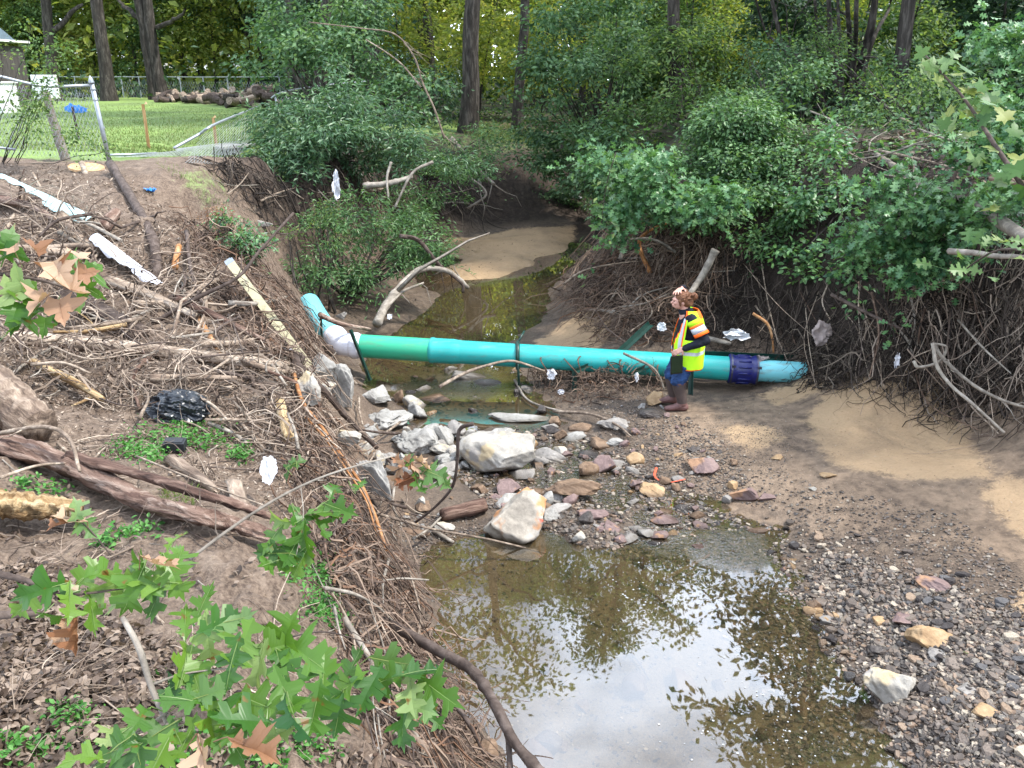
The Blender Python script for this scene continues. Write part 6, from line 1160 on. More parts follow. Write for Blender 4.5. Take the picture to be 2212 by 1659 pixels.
f = MB(); q = def_(95, 170, 36); f.box((q[0], 36, q[2]-.3), (.95, .2, .9)); f.box((q[0]+.1, 35.88, q[2]-.5), (.3, .04, .5)); single('white_cabinet', f, M['shedwhite'], 'white cabinet standing right of the grey shed', 'cabinet')
def crumple(name, label, c, sx, sy_, m, seed, cat, amp=.25, rot=(0, 0, 0), n=22, ragged=.3, drape=0.):
    g = np.random.default_rng(seed); u, v = np.meshgrid(np.linspace(-.5, .5, n), np.linspace(-.5, .5, n)); u = u.ravel(); v = v.ravel(); s = max(sx, sy_)
    z = amp*s*(fbm(u*4+seed, v*4, 4, seed)+.3*np.abs(fbm(u*9+seed, v*9, 2, seed+1)))-drape*s*(u*u+v*v); x = u*sx*(1+.3*fbm(v*5+seed, u*0, 2, seed+2)); y = v*sy_*(1+.3*fbm(u*5+seed, v*0, 2, seed+3))
    V = np.stack([x, y, z], -1)@np.array(Euler(rot).to_matrix()).T+np.array(c); i = (np.arange(n-1)[:, None]*n+np.arange(n-1)[None]).ravel(); F = np.stack([i, i+1, i+n+1, i+n], -1)
    rr = np.hypot(u, v)+ragged*.25*fbm(u*3.1+seed, v*3.1, 3, seed+5); k = rr[F].mean(1) < .52; F = F[k]
    mb = MB(); mb.add(V, F, .5); return single(name, mb, M[m], label, cat, smooth=True)
q = def_(160, 212, 34); crumple('blue_tarp', 'bright blue plastic heap on the lawn edge behind the left fence', (q[0], 34, H1(q[0], 34)+.22), .8, .4, 'blue', 5, 'tarp', .3, (R(30), 0, 0), drape=.8)
def stakef(label, u, v0, v1, wpx, m='stake', y=None):
    b = G(u, v0); t = atY(u, v1, b[1]); f = MB(); w_ = wpx*np.linalg.norm(b)/FPX; f.box((b+t)/2-[0, 0, .05], (w_, w_*.5, t[2]-b[2]+.1)); c = t; f.add([(c[0]-w_/2, c[1]-w_/4, c[2]), (c[0]+w_/2, c[1]-w_/4, c[2]), (c[0]+w_/2, c[1]+w_/4, c[2]), (c[0]-w_/2, c[1]+w_/4, c[2]), (c[0]+.01, c[1], c[2]+w_)], [(0, 1, 4), (1, 2, 4), (2, 3, 4), (3, 0, 4)], .5); single('survey_stake', f, M[m], label, 'stake')
stakef('tall pale wooden survey stake standing alone in the lawn', 315, 318, 225, 5); stakef('short brown survey stake by the concrete patch in the lawn', 464, 318, 254, 5)
f = MB(); f.tube([G(170, 300), atY(156, 230, G(170, 300)[1])], .03, 8); single('rusty_post', f, M['darkstick'], 'dark rusty thin post in the vines behind the left fence', 'post')
f = MB(); q0 = G(143, 346); f.tube(wig(q0-[0, 0, .1], atY(96, 196, q0[1]-.2), 10, .06), np.linspace(.085, .06, 10), 12, .5, rough=.1); single('wooden_post', f, M['palebark'], 'grey leaning wooden post wrapped in vines at the left fence', 'post', smooth=True)
q = G(510, 312); th = np.linspace(0, 6.283, 26)[:-1]; rr = 1+.18*np.sin(th*3+1)+.1*np.sin(th*7); V = np.stack([q[0]+.42*np.cos(th)*rr, q[1]+.9*np.sin(th)*rr, 0*th+q[2]+.02], -1)
f = MB(); f.add(V, [list(range(25))], .5); V2 = V.copy(); V2[:, 2] -= .06; f.add(np.vstack([V, V2]), [(i, i+25, (i+1) % 25+25, (i+1) % 25) for i in range(25)], .5); single('concrete_slab', f, M['concrete'], 'pale crumbled concrete patch lying in the lawn beside the short stake', 'slab')
q = G(186, 360, .05); th = np.linspace(0, 6.283, 25)[:-1]; f = MB(); V = np.stack([.27*np.cos(th), .12*np.sin(th), 0*th], -1)@np.array(Euler((R(25), R(4), 0)).to_matrix()).T+q; f.add(V, [list(range(24))], .5); V2 = V+[0, 0, -.03]; f.add(np.vstack([V, V2]), [(i, i+24, (i+1) % 24+24, (i+1) % 24) for i in range(24)], .5); single('oval_board', f, M['stake'], 'tan oval board lying on the dirt at the foot of the leaning post', 'board')
# log pile at the back of the yard
g_ = np.random.default_rng(91); cl = []
for k in range(5):
    f = MB(); L_ = .5+.12*k; f.tube(wig((-L_/2, 0, 0), (L_/2, 0, 0), 6, .03), .15+.03*(k % 3), 11, .5, True, rough=.1); cl.append((f.mesh('cut_log', M[['darkstick', 'stick', 'darkstick', 'bark', 'log'][k]], smooth=False)))
for i in range(190):
    s = i/190; u = 335+270*g_.random()**.75; b = G(u, 214+20*(u-320)/290+g_.normal()*2.5); hgt = g_.random()**1.5*(.2+.6*max(0, (u-430)/160))*(1.0 if u < 575 else .5)
    o = bpy.data.objects.new('cut_log', cl[g_.integers(5)]); COL.objects.link(o); o.location = (float(b[0]), float(b[1]+g_.normal()*.5), float(b[2]+.14+hgt)); o.rotation_euler = (0, g_.normal()*.35, g_.random()*3.14); s_ = .5+.5*g_.random(); o.scale = (s_,)*3
    tag(o, 'cut log in the long woodpile at the back of the yard', 'log', 'logs of the woodpile at the back of the yard')
o = bpy.data.objects.new('cut_log', cl[3]); COL.objects.link(o); q = atY(583, 205, 41); o.location = tuple(q*1.); o.rotation_euler = (0, 0, .2); o.scale = (1.5, 1.5, 1.3)
bpy.data.objects.remove(o)
q = atY(578, 200, G(570, 232)[1]); f = MB(); f.box(q, (.75, .6, .45), np.array(Euler((.1, .1, .3)).to_matrix())); f.tube([q+[-.3, -.32, 0], q+[.3, -.32, .02]], .16, 9); single('wood_block', f, M['log'], 'large pale chunk of wood on top of the woodpile', 'wood block')
q = atY(618, 222, G(570, 232)[1]-1); crumple('white_sheet', 'white crumpled plastic at the right end of the woodpile', q, .8, .5, 'white', 15, 'plastic', .3, (R(40), 0, 0))

# ------------------------------------------------------------------ level rod, pipe shards, rubbish
a, b = atY(668, 792, 9.0), atY(494, 563, 9.6); d = unit(b-a); s1 = unit(np.cross(d, unit(a-np.array([0, 0, CAMH])))); s2 = np.cross(d, s1); Rm = np.stack([s1, s2, d], -1); Lr = np.linalg.norm(b-a)
rod = thing('level_rod', 'yellowed surveying level rod leaning on the left bank', 'measuring rod', a)
f = MB(); f.box((a+b)/2, (.098, .03, Lr), Rm); part('rod_body', f, M['rodpaint'], rod); f = MB(); f.box(b-d*.12+s1*.008-s2*.022, (.075, .018, .3), Rm); f.box(b-d*.02, (.102, .034, .05), Rm); part('metal_cap', f, M['galv'], rod)
f = MB()
for k in range(12):
    for s in (-.03, .03): f.tube([a+d*Lr*(.06+.075*k)+s1*s-s2*.0155, a+d*Lr*(.06+.075*k)+s1*s-s2*.018], .004, 6)
c = a+d*Lr*.47; f.tube([c+(s1*math.cos(t)*.018+d*math.sin(t)*.055)-s2*.018 for t in np.linspace(0, 6.283, 20)], .003, 4); f.tube([c+(s1*math.cos(t)*.008+d*math.sin(t)*.03)-s2*.018 for t in np.linspace(0, 6.283, 14)], .003, 4); part('markings', f, M['rodmark'], rod)
def shard(label, p0, p1, r, a0, a1, m, seed, inner='blackbag', name='pipe_shard', sag=0):
    g = np.random.default_rng(seed); n = 40; k = 16; ax_ = unit(p1-p0); s1 = unit(np.cross(ax_, [0, 0, 1])); s2 = np.cross(s1, ax_); V = []
    for i in range(n):
        t = i/(n-1); lo = a0+.3*vnoise(np.array([t*7.]), np.array([seed]), 3)[0]+.2*vnoise(np.array([t*19.]), np.array([seed]), 4)[0]+(1.25*(1-t) if seed % 2 else 0); w_ = 1. if t < .85 else 1-(t-.85)*4
        for j in range(k): a_ = lo+(a1-lo)*(j/(k-1)*w_+(1-w_)*.5); V.append(p0+(p1-p0)*t+(s1*math.cos(a_)+s2*math.sin(a_))*r)
    V = np.array(V); i = (np.arange(n-1)[:, None]*k+np.arange(k-1)[None]).ravel(); F = np.stack([i, i+1, i+k+1, i+k], -1); C = p0+(p1-p0)*np.repeat(np.linspace(0, 1, n), k)[:, None]
    mb = MB(); mb.add(V, F, .5, 0); mb.add(V+(C-V)*.05, F[:, ::-1], .5, 1); return single(name, mb, [M[m], M[inner]], label, 'pipe piece', smooth=True)
shard('broken pale blue pipe shard with a black inside on the upper left slope', atY(0, 400, 11.2), atY(200, 494, 10.5), .15, R(10), R(170), 'palepipe', 3)
shard('white broken pipe length buried in the branches of the left slope', atY(205, 518, 9.9), atY(345, 625, 9.4), .085, R(5), R(190), 'whitepipe', 4)
def bag(label, u, v, w, h, m, seed, y=None, name='plastic_bag', cat='bag', amp=.35):
    b = G(u, v+h*.3) if y is None else atY(u, v, y); k = np.linalg.norm(b-np.array([0, 0, CAMH]))/FPX; W_ = w*k; Hh = h*k; g = np.random.default_rng(seed); bm = bmesh.new(); bmesh.ops.create_icosphere(bm, subdivisions=5, radius=.5); V = np.array([q.co[:] for q in bm.verts]); F = np.array([[q.index for q in f_.verts] for f_ in bm.faces]); bm.free()
    p = V*2.2+seed; rid = 1-np.abs(fbm(p[:, 0]*1.6+p[:, 2]*1.9, p[:, 1]*2+p[:, 2], 4, seed))*1.9; V = V*(1+amp*(rid-.6))[:, None]; V[:, 2] = np.maximum(V[:, 2], -.28); V = V*np.array([W_, W_*.8, Hh*1.2])
    mb = MB(); mb.add(V+b+np.array([0, W_*.2, Hh*.25]), F, .5); return single(name, mb, M[m], label, cat, smooth=False)
bag('crumpled black plastic rubbish bag lying on the left slope', 376, 890, 118, 62, 'blackbag', 3)
f = MB(); q = G(375, 975, .02); f.box(q+[0, .04, .035], (.15, .1, .07), np.array(Euler((.1, .06, .1)).to_matrix())); f.box(q+[0, .04, .073], (.125, .075, .006), np.array(Euler((.1, .06, .1)).to_matrix())); single('black_block', f, M['block'], 'small black block in the green weeds', 'block')
def rag(label, u, v, w, h, y, m, seed, name='plastic_scrap', cat='plastic scrap', rx=80, n=24, amp=.25, ragged=.8):
    c = atY(u, v, y); k = np.linalg.norm(c-np.array([0, 0, CAMH]))/FPX; return crumple(name, label, c, w*k*.8, h*k*.8, m, seed, cat, amp, (R(rx), 0, 0), n, ragged)
rag('white shredded plastic strip hanging in the shrub above the creek', 727, 400, 20, 70, 14.6, 'white', 11)
rag('white ragged plastic lying in the dark hollow right of the person', 1590, 722, 62, 30, 12.1, 'white', 12)
rag('grey torn cloth hanging from roots on the right bank', 1776, 722, 54, 62, 11.0, 'greycloth', 13, 'rag', 'rag')
rag('small white scrap hanging in the right bank roots', 1938, 778, 15, 34, 10.0, 'white', 14)
rag('pale plastic scrap hanging from the clump under the pipe', 1192, 808, 26, 28, 11.2, 'white', 15)
rag('small white scrap on the ground under the pipe clump', 1212, 846, 16, 14, 11.0, 'white', 16)
rag('white plastic scrap on the root hanging below the pipe left of the person', 1375, 815, 12, 24, 11.1, 'white', 17)
rag('grey plastic flap draped over the blue coupling', 1640, 776, 50, 22, 11.42, 'greycloth', 18, 'plastic_flap', 'plastic flap', 20)
rag('clear plastic tangled on the diagonal green bar', 1430, 706, 24, 22, 12.3, 'white', 19)
rag('white foam piece stuck on the bank edge above the oak leaves', 580, 1016, 40, 66, 5.0, 'white', 20, 'foam_piece', 'foam', 60, amp=.12, ragged=.5)
rag('tiny white scrap beside the pointed red-brown stick', 621, 753, 24, 16, 8.9, 'white', 21, rx=30)
q = G(1248, 427, .05); f = MB(); f.tube([q-[.14, 0, 0], q+[-.12, 0, 0], q+[.1, .02, 0], q+[.14, .02, 0]], [.05, .06, .06, .03], 12); single('drink_can', f, M['white'], 'small white and blue can at the foot of the far bank', 'can', smooth=True)
q = G(325, 411, .03); crumple('blue_scrap', 'small blue scrap on the bare dirt near the fence', q, .16, .1, 'blue', 8, 'plastic scrap', .3)
rag('blue-white label caught at the driftwood foot', 842, 684, 14, 16, 13.3, 'white', 23, rx=60)
f = MB(); f.tube(bez([G(1418, 1010, .02), G(1415, 1030, .03), G(1440, 1042, .02), G(1480, 1035, .03)], 14), .014, 4, flat=.3); single('red_strap', f, M['redpl'], 'curled red plastic strap in the shallows', 'strap')
rag('white litter among the sticks near the bottom edge', 812, 1624, 50, 16, 3.05, 'white', 25, rx=10, ragged=.3)
def yellow_leaf(label, u, v, s, m, tpl, name='fallen_leaf', n=1, tl=.3, seed=1):
    g = np.random.default_rng(seed); q = G(u, v, .015); f = MB(); fr = frames(1, None, None, tl, g)[0]; f.add((tpl[0]*s)@fr.T+q, tpl[1][0], g.random()); single(name, f, M[m], label, 'leaf')
yellow_leaf('single yellow-green leaf on the gravel', 2092, 1410, .05, 'bright', T_STAR)

# ------------------------------------------------------------------ leafy twigs close to the camera
def leafy(name, label, twigs, spec, m='oak', tpl=T_OAK, size=.125, seed=1, mt='darkstick', dead=None, cat='branch'):
    """twigs: lists of (u, v, dist, r_px); spec: (u, v, dist, size px, heading deg, tilt, kind)"""
    g = np.random.default_rng(seed); t = thing(name, label, cat, Q(*twigs[0][0][:3])); 
    for tw in twigs:
        P = bez([Q(a, b_, c) for a, b_, c, _ in tw], 18); rr = np.interp(np.linspace(0, 1, len(P)), np.linspace(0, 1, len(tw)), [q_[3]*q_[2]/FPX for q_ in tw]); s = MB(); s.tube(P, rr, 7, .5, rough=.06); part('twig', s, M[mt], t, True)
    camp = np.array([0, 0, CAMH]); ext = np.concatenate([[Q(a, b_, c) for a, b_, c, _ in tw] for tw in twigs])
    for (u, v, dist, spx, hd, kind) in spec:
        if tpl is T_STAR and kind == 'd': u += (u-125)*.7; v += (v-605)*.6; spx *= .8
        spx = spx*(.7 if tpl is T_STAR else .94); p = Q(u, v, dist); view = unit(camp-p); right = np.array([1., 0, 0]); upv = unit(np.cross(view, right)*-1); upv = upv if upv[2] > 0 else -upv
        nrm = unit(view*.75+np.array([0, 0, .55])+g.normal(size=3)*.5); d = right*math.cos(R(hd))+upv*math.sin(R(hd)); x = unit(d-nrm*(d@nrm)); y = np.cross(nrm, x); sc = spx*dist/FPX; mm = {'g': m, 'd': 'oakdead', 'b': 'bright'}[kind]
        tv = tpl[0].copy(); nv = (len(tv)-0)//3; jit = 1+.16*g.normal(size=len(tv)); tv[:, 1] *= np.clip(jit, .6, 1.4); tv[:, 0] += .022*g.normal(size=len(tv))*(np.abs(tv[:, 1]) > .02); tv[:, 1] *= .82+.3*g.random(); cu_ = g.normal()*.35; tv[:, 2] -= cu_*(tv[:, 0]-.4)**2; tv[:, 2] += abs(g.normal())*(.9 if kind == 'd' else .35)*np.abs(tv[:, 1])**1.3; tv[:, 2] += .06*np.sin(tv[:, 0]*5+g.random()*6)*(1+np.abs(tv[:, 1])*2)+.10*g.normal()*tv[:, 1]; base = p-x*sc*.5
        f = MB(); f.add((tv*sc)@np.stack([x, y, nrm])+base, tpl[1][0], float(np.clip(.5+.25*g.normal(), 0, 1)))
        vein = [base+x*sc*a_+nrm*sc*(-.25*(a_-.3)**2+.006) for a_ in np.linspace(0, .95, 7)]; f.tube(vein, np.linspace(.011, .003, 7)*sc, 4, .95, False)
        k = np.argmin(np.linalg.norm(ext-base, axis=1)); f.tube(wig(base, base+(ext[k]-base)*min(1, .05/(np.linalg.norm(ext[k]-base)+1e-6)), 4, .1), .0013, 4, .9, False)
        part('leaf', f, M[mm], t)
g = np.random.default_rng(4)
def around(pts, n, spread, smin, smax, dist, kinds='g', hd=None):
    out = []
    for k in range(n):
        u, v = pts[k % len(pts)]; out.append((u+g.normal()*spread, v+g.normal()*spread*.7, dist+g.normal()*.12, smin+(smax-smin)*g.random(), (hd if hd is not None else g.random()*360)+g.normal()*35, kinds[g.integers(len(kinds))]))
    return out
leafy('oak_branch', 'lower left oak branch whose upper row of leaves includes a pinkish dead one', [[(-20, 1236, 2.5, 7), (60, 1255, 2.45, 5.5), (140, 1285, 2.4, 3), (300, 1265, 2.4, 2), (420, 1240, 2.4, 1.5)], [(-10, 1330, 2.6, 8), (90, 1325, 2.6, 5)]],
      [(90, 1275, 2.4, 110, 200, 'g'), (150, 1300, 2.35, 100, 250, 'g'), (130, 1330, 2.4, 90, 300, 'g'), (200, 1320, 2.4, 100, 280, 'g'), (185, 1245, 2.45, 95, 60, 'g'), (240, 1265, 2.4, 110, 200, 'g'), (290, 1270, 2.35, 120, 250, 'g'), (330, 1255, 2.35, 120, 180, 'g'), (300, 1222, 2.4, 110, 170, 'g'), (345, 1215, 2.3, 90, 10, 'd'), (375, 1245, 2.35, 110, 300, 'g'), (385, 1210, 2.4, 100, 70, 'g'), (340, 1290, 2.4, 100, 280, 'g'), (380, 1165, 2.5, 70, 100, 'g'), (165, 1370, 2.4, 80, 270, 'd'), (140, 1360, 2.5, 80, 240, 'd'), (230, 1240, 2.4, 90, 30, 'g'), (265, 1300, 2.5, 90, 200, 'g'), (60, 1300, 2.5, 80, 230, 'g')], seed=2, mt='darkstick')
leafy('oak_branch', 'oak branch with a mass of dark green leaves along the bottom left', [[(265, 1335, 2.3, 5), (300, 1400, 2.25, 6.5), (325, 1480, 2.2, 6), (360, 1560, 2.15, 5), (400, 1625, 2.1, 4)], [(325, 1480, 2.2, 2.6), (400, 1455, 2.2, 2), (520, 1440, 2.2, 1.4), (640, 1420, 2.2, 1.2)], [(370, 1580, 2.15, 2.4), (520, 1560, 2.15, 2), (640, 1540, 2.1, 1.4)], [(362, 1540, 2.15, 3), (270, 1600, 2.1, 2.6), (180, 1670, 2.0, 2)]],
      [(440, 1300, 2.3, 90, 70, 'g'), (475, 1350, 2.2, 110, 30, 'g'), (500, 1340, 2.2, 110, 20, 'b'), (450, 1380, 2.2, 120, 280, 'g'), (520, 1400, 2.15, 130, 250, 'g'), (500, 1430, 2.1, 130, 270, 'g'), (400, 1430, 2.2, 110, 60, 'g'), (420, 1460, 2.2, 100, 290, 'g'), (590, 1400, 2.2, 110, 20, 'g'), (620, 1370, 2.2, 120, 60, 'g'), (650, 1410, 2.2, 120, 330, 'g'), (560, 1440, 2.15, 120, 250, 'g'), (610, 1450, 2.15, 110, 290, 'g'), (400, 1340, 2.3, 100, 100, 'g'), (450, 1500, 2.1, 90, 20, 'b'), (560, 1520, 2.1, 120, 340, 'g'), (620, 1500, 2.1, 130, 300, 'g'), (680, 1530, 2.1, 120, 260, 'g'), (640, 1560, 2.05, 130, 280, 'g'), (520, 1560, 2.05, 130, 200, 'g'), (480, 1540, 2.1, 120, 330, 'g'), (330, 1590, 2.1, 120, 220, 'b'), (290, 1570, 2.1, 110, 240, 'g'), (340, 1640, 2.05, 120, 250, 'g'), (250, 1620, 2.0, 110, 200, 'g'), (440, 1640, 2.05, 110, 300, 'd'), (550, 1620, 2.0, 120, 340, 'd'), (400, 1600, 2.1, 110, 260, 'g'), (500, 1600, 2.05, 110, 300, 'g'), (590, 1590, 2.1, 110, 20, 'g'), (400, 1510, 2.1, 110, 200, 'g'), (380, 1480, 2.2, 90, 40, 'g'), (460, 1570, 2.1, 110, 290, 'g'), (240, 1590, 2.1, 90, 260, 'b'), (300, 1640, 2.0, 100, 280, 'b'), (180, 1640, 2.0, 90, 220, 'g')], seed=5, mt='palebark')
leafy('oak_branch', 'oak twig tip reaching right over the pool edge with fresh green leaves', [[(640, 1440, 2.5, 2.6), (740, 1470, 2.5, 2), (850, 1490, 2.5, 1.5), (950, 1540, 2.5, 1)], [(610, 1380, 2.7, 2), (700, 1365, 2.6, 1.8), (800, 1390, 2.6, 1.2)]],
      [(700, 1440, 2.4, 110, 90, 'g'), (740, 1490, 2.4, 130, 220, 'g'), (700, 1500, 2.4, 120, 250, 'g'), (800, 1490, 2.4, 120, 250, 'g'), (830, 1470, 2.45, 110, 20, 'g'), (850, 1430, 2.45, 110, 350, 'b'), (900, 1450, 2.4, 110, 30, 'g'), (940, 1490, 2.4, 130, 330, 'g'), (890, 1500, 2.4, 110, 290, 'g'), (870, 1570, 2.45, 100, 280, 'g'), (900, 1530, 2.4, 100, 340, 'b'), (950, 1440, 2.5, 70, 60, 'g'), (760, 1440, 2.5, 100, 60, 'g'), (930, 1550, 2.5, 80, 320, 'g'), (660, 1470, 2.4, 110, 230, 'g'), (730, 1550, 2.4, 110, 260, 'g')], seed=7)
leafy('oak_branch', 'slim grey oak twig with hanging leaves in front of the bank roots', [[(410, 1208, 3.0, 3.5), (480, 1155, 3.0, 3.2), (560, 1100, 3.0, 3), (650, 1050, 3.0, 2.6), (740, 1015, 3.0, 2.2), (850, 985, 3.05, 1.6)], [(650, 1052, 3.0, 1.4), (655, 1120, 2.9, 1.1), (640, 1200, 2.9, .8)]],
      [(600, 1120, 2.9, 80, 170, 'g'), (590, 1160, 2.9, 90, 250, 'g'), (640, 1130, 2.9, 90, 280, 'g'), (700, 1105, 2.9, 95, 20, 'g'), (735, 1100, 2.9, 90, 340, 'g'), (720, 1060, 2.95, 60, 80, 'g'), (778, 1050, 3.0, 55, 80, 'g'), (660, 1170, 2.9, 100, 270, 'g'), (630, 1190, 2.9, 90, 240, 'g'), (600, 1210, 2.9, 100, 220, 'g'), (650, 1210, 2.9, 90, 250, 'g'), (585, 1195, 2.9, 80, 180, 'b'), (690, 1140, 2.9, 80, 290, 'g'), (640, 1000, 3.1, 50, 40, 'b'), (625, 1015, 3.1, 50, 250, 'b')], seed=9, mt='palebark')
leafy('oak_sprig', 'hanging sprig of rust-brown and green leaves over the rubble', [[(900, 975, 3.4, 1.6), (880, 1000, 3.4, 1.4), (850, 1020, 3.4, 1.2)], [(880, 1000, 3.4, 1.2), (930, 1000, 3.4, 1)]],
      [(860, 1020, 3.4, 70, 240, 'd'), (880, 1030, 3.4, 75, 270, 'd'), (900, 1010, 3.4, 70, 320, 'd'), (910, 1000, 3.4, 60, 20, 'd'), (870, 1000, 3.4, 60, 150, 'd'), (905, 1045, 3.4, 60, 290, 'g'), (935, 1022, 3.4, 85, 340, 'b'), (880, 1040, 3.4, 60, 200, 'd'), (882, 995, 3.4, 40, 90, 'g'), (955, 1040, 3.4, 70, 320, 'b')], seed=10)
leafy('oak_sprig', 'small sprig with yellow and orange leaves above the sand', [[(240, 1200, 2.6, 1.6), (190, 1140, 2.6, 1.4), (150, 1115, 2.6, 1.2)]], [(150, 1120, 2.6, 70, 190, 'd'), (165, 1110, 2.6, 70, 110, 'b'), (185, 1135, 2.6, 70, 320, 'b'), (135, 1130, 2.6, 60, 230, 'd'), (385, 1195, 2.6, 60, 100, 'b')], seed=12)
leafy('maple_branch', 'branch with light green star leaves and big tan dead leaves at the left edge', [[(-30, 590, 2.9, 4), (60, 600, 2.9, 3), (140, 620, 2.9, 2.2), (200, 640, 2.9, 1.5)], [(-20, 545, 3.0, 2), (120, 555, 3.0, 1.6)]],
      [(20, 520, 2.9, 90, 60, 'g'), (10, 560, 2.9, 80, 200, 'g'), (40, 600, 2.8, 90, 100, 'g'), (20, 640, 2.8, 95, 230, 'g'), (60, 650, 2.8, 90, 300, 'g'), (30, 690, 2.8, 95, 260, 'g'), (60, 700, 2.8, 80, 320, 'g'), (10, 720, 2.8, 80, 240, 'g'), (150, 560, 2.9, 80, 70, 'g'), (180, 580, 2.8, 85, 20, 'g'), (210, 600, 2.8, 90, 350, 'g'), (200, 630, 2.8, 85, 320, 'g'), (170, 655, 2.8, 80, 290, 'g'), (120, 680, 2.8, 70, 270, 'g'), (110, 590, 2.75, 90, 190, 'd'), (130, 600, 2.7, 110, 300, 'd'), (150, 620, 2.7, 110, 330, 'd'), (100, 640, 2.7, 100, 250, 'd'), (130, 650, 2.7, 110, 280, 'd'), (145, 570, 2.75, 80, 100, 'd'), (90, 560, 2.8, 80, 160, 'd'), (165, 595, 2.75, 80, 20, 'd'), (70, 560, 2.85, 70, 120, 'd'), (95, 710, 2.8, 60, 260, 'g')], tpl=T_STAR, seed=14)
# ------------------------------------------------------------------ the person
def ball(f, c, r, n=14):
    """closed ellipsoid"""
    r = np.array(r if hasattr(r, '__len__') else (r, r, r), float); th = np.linspace(0, math.pi, n+1)[1:-1]; ph = np.arange(2*n)*math.pi/n; V = [(0, 0, 1)]+[(math.sin(a)*math.cos(b), math.sin(a)*math.sin(b), math.cos(a)) for a in th for b in ph]+[(0, 0, -1)]; m_ = 2*n; F3 = []; F4 = []
    for j in range(m_): F3.append((0, 1+j, 1+(j+1) % m_)); e = 1+(len(th)-1)*m_; F3.append((len(V)-1, e+(j+1) % m_, e+j))
    for i in range(len(th)-1):
        for j in range(m_): a = 1+i*m_; F4.append((a+j, a+m_+j, a+m_+(j+1) % m_, a+(j+1) % m_))
    V = np.array(V)*r+np.array(c); k = f.n; f.add(V, F3, .5); f.F.append(np.array(F4)+k); f.rnd.append(np.full(len(F4), .5)); f.mi.append(np.full(len(F4), 0)); return f
def cap(f, a, b, ra, rb, n=9):
    a = np.array(a, float); b = np.array(b, float)
    L_ = np.linalg.norm(b-a); k = max(2, int(L_/(min(ra, rb)*.35)))
    for t in np.linspace(0, 1, min(k, 26)): ball(f, a+(b-a)*t, ra+(rb-ra)*t, n)
    return f
def fuse(name, f, m, parent, vox=.008, smooth=4, disp=0., dsc=12.):
    me = f.mesh('tmp', M[m], (0, 0, 0), True); o = bpy.data.objects.new('tmp', me); COL.objects.link(o); r_ = o.modifiers.new('r', 'REMESH'); r_.mode = 'VOXEL'; r_.voxel_size = vox; s_ = o.modifiers.new('s', 'SMOOTH'); s_.iterations = smooth; s_.factor = .6
    dg = bpy.context.evaluated_depsgraph_get(); dg.update(); nm = bpy.data.meshes.new_from_object(o.evaluated_get(dg)); bpy.data.objects.remove(o); bpy.data.meshes.remove(me)
    if disp:
        V = np.empty(len(nm.vertices)*3, np.float32); nm.vertices.foreach_get('co', V); V = V.reshape(-1, 3); Nn = np.array([v.normal[:] for v in nm.vertices]); V = V+Nn*(disp*fbm(V[:, 0]*dsc+V[:, 1]*dsc*.7, V[:, 2]*dsc*1.4+V[:, 1]*dsc, 3, 7))[:, None]; nm.vertices.foreach_set('co', V.astype(np.float32).ravel())
    nm.name = name; nm.materials.clear(); nm.materials.append(M[m]); nm.polygons.foreach_set('use_smooth', np.ones(len(nm.polygons), bool)); q = bpy.data.objects.new(name, nm); COL.objects.link(q); q.parent = parent; return q
pb = G(1468, 884); person = thing('person', 'person in lime safety vest, jeans and tall boots, one hand on the head', 'person', (pb[0], pb[1]+.05, pb[2]-.005))
def hand(f, palm, out, nrm, spread, curl, s=1.):
    """palm centre, finger direction, back-of-hand normal"""
    out = unit(out); nrm = unit(np.array(nrm)-out*np.dot(nrm, out)); side = np.cross(nrm, out)
    for k in (-1.2, -.4, .4, 1.2): cap(f, np.array(palm)-out*.035*s+side*k*.014*s, np.array(palm)+out*.035*s+side*k*.018*s, .013*s, .012*s, 7)
    for k, L_ in ((-1.5, .062), (-.5, .074), (.5, .07), (1.5, .055)):
        p = np.array(palm)+out*.038*s+side*k*.016*s; d = unit(out+side*k*spread-nrm*curl*.3); q = p+d*L_*.5*s; d2 = unit(d-nrm*curl); q2 = q+d2*L_*.3*s; d3 = unit(d2-nrm*curl); q3 = q2+d3*L_*.25*s; cap(f, p, q, .0095*s, .0088*s, 6); cap(f, q, q2, .0088*s, .008*s, 6); cap(f, q2, q3, .008*s, .0065*s, 6)
    p = np.array(palm)-out*.02*s+side*.03*s; q = p+unit(out*.5+side*.8-nrm*.3)*.035*s; cap(f, p, q, .012*s, .011*s, 6); cap(f, q, q+unit(out*.9+side*.3-nrm*.4)*.03*s, .011*s, .008*s, 6)
f = MB()
ball(f, (-.062, 0, 1.462), (.086, .072, .098)); ball(f, (-.085, 0, 1.415), (.062, .055, .062)); ball(f, (-.13, 0, 1.395), (.022, .028, .022)); cap(f, (-.145, 0, 1.462), (-.163, 0, 1.436), .010, .014, 7); ball(f, (-.148, 0, 1.412), (.012, .022, .007)); ball(f, (-.148, 0, 1.405), (.011, .018, .006)); ball(f, (-.137, 0, 1.485), (.02, .05, .014))
for s in (-1, 1): ball(f, (-.125, s*.036, 1.44), (.026, .02, .022)); ball(f, (-.05, s*.072, 1.448), (.018, .009, .028)); 
cap(f, (-.03, 0, 1.40), (.02, 0, 1.27), .052, .056); cap(f, (.02, 0, 1.27), (.05, 0, .9), .09, .11, 8)
for s in (-1, 1): cap(f, (.045, s*.04, .88), (.02, s*.09, .74), .09, .085, 8); 
cap(f, (.02, -.09, .74), (-.04, -.10, .42), .078, .052, 8); cap(f, (-.04, -.10, .42), (.01, -.10, .09), .05, .034, 8); cap(f, (.02, -.10, .06), (-.13, -.10, .035), .034, .026, 8)
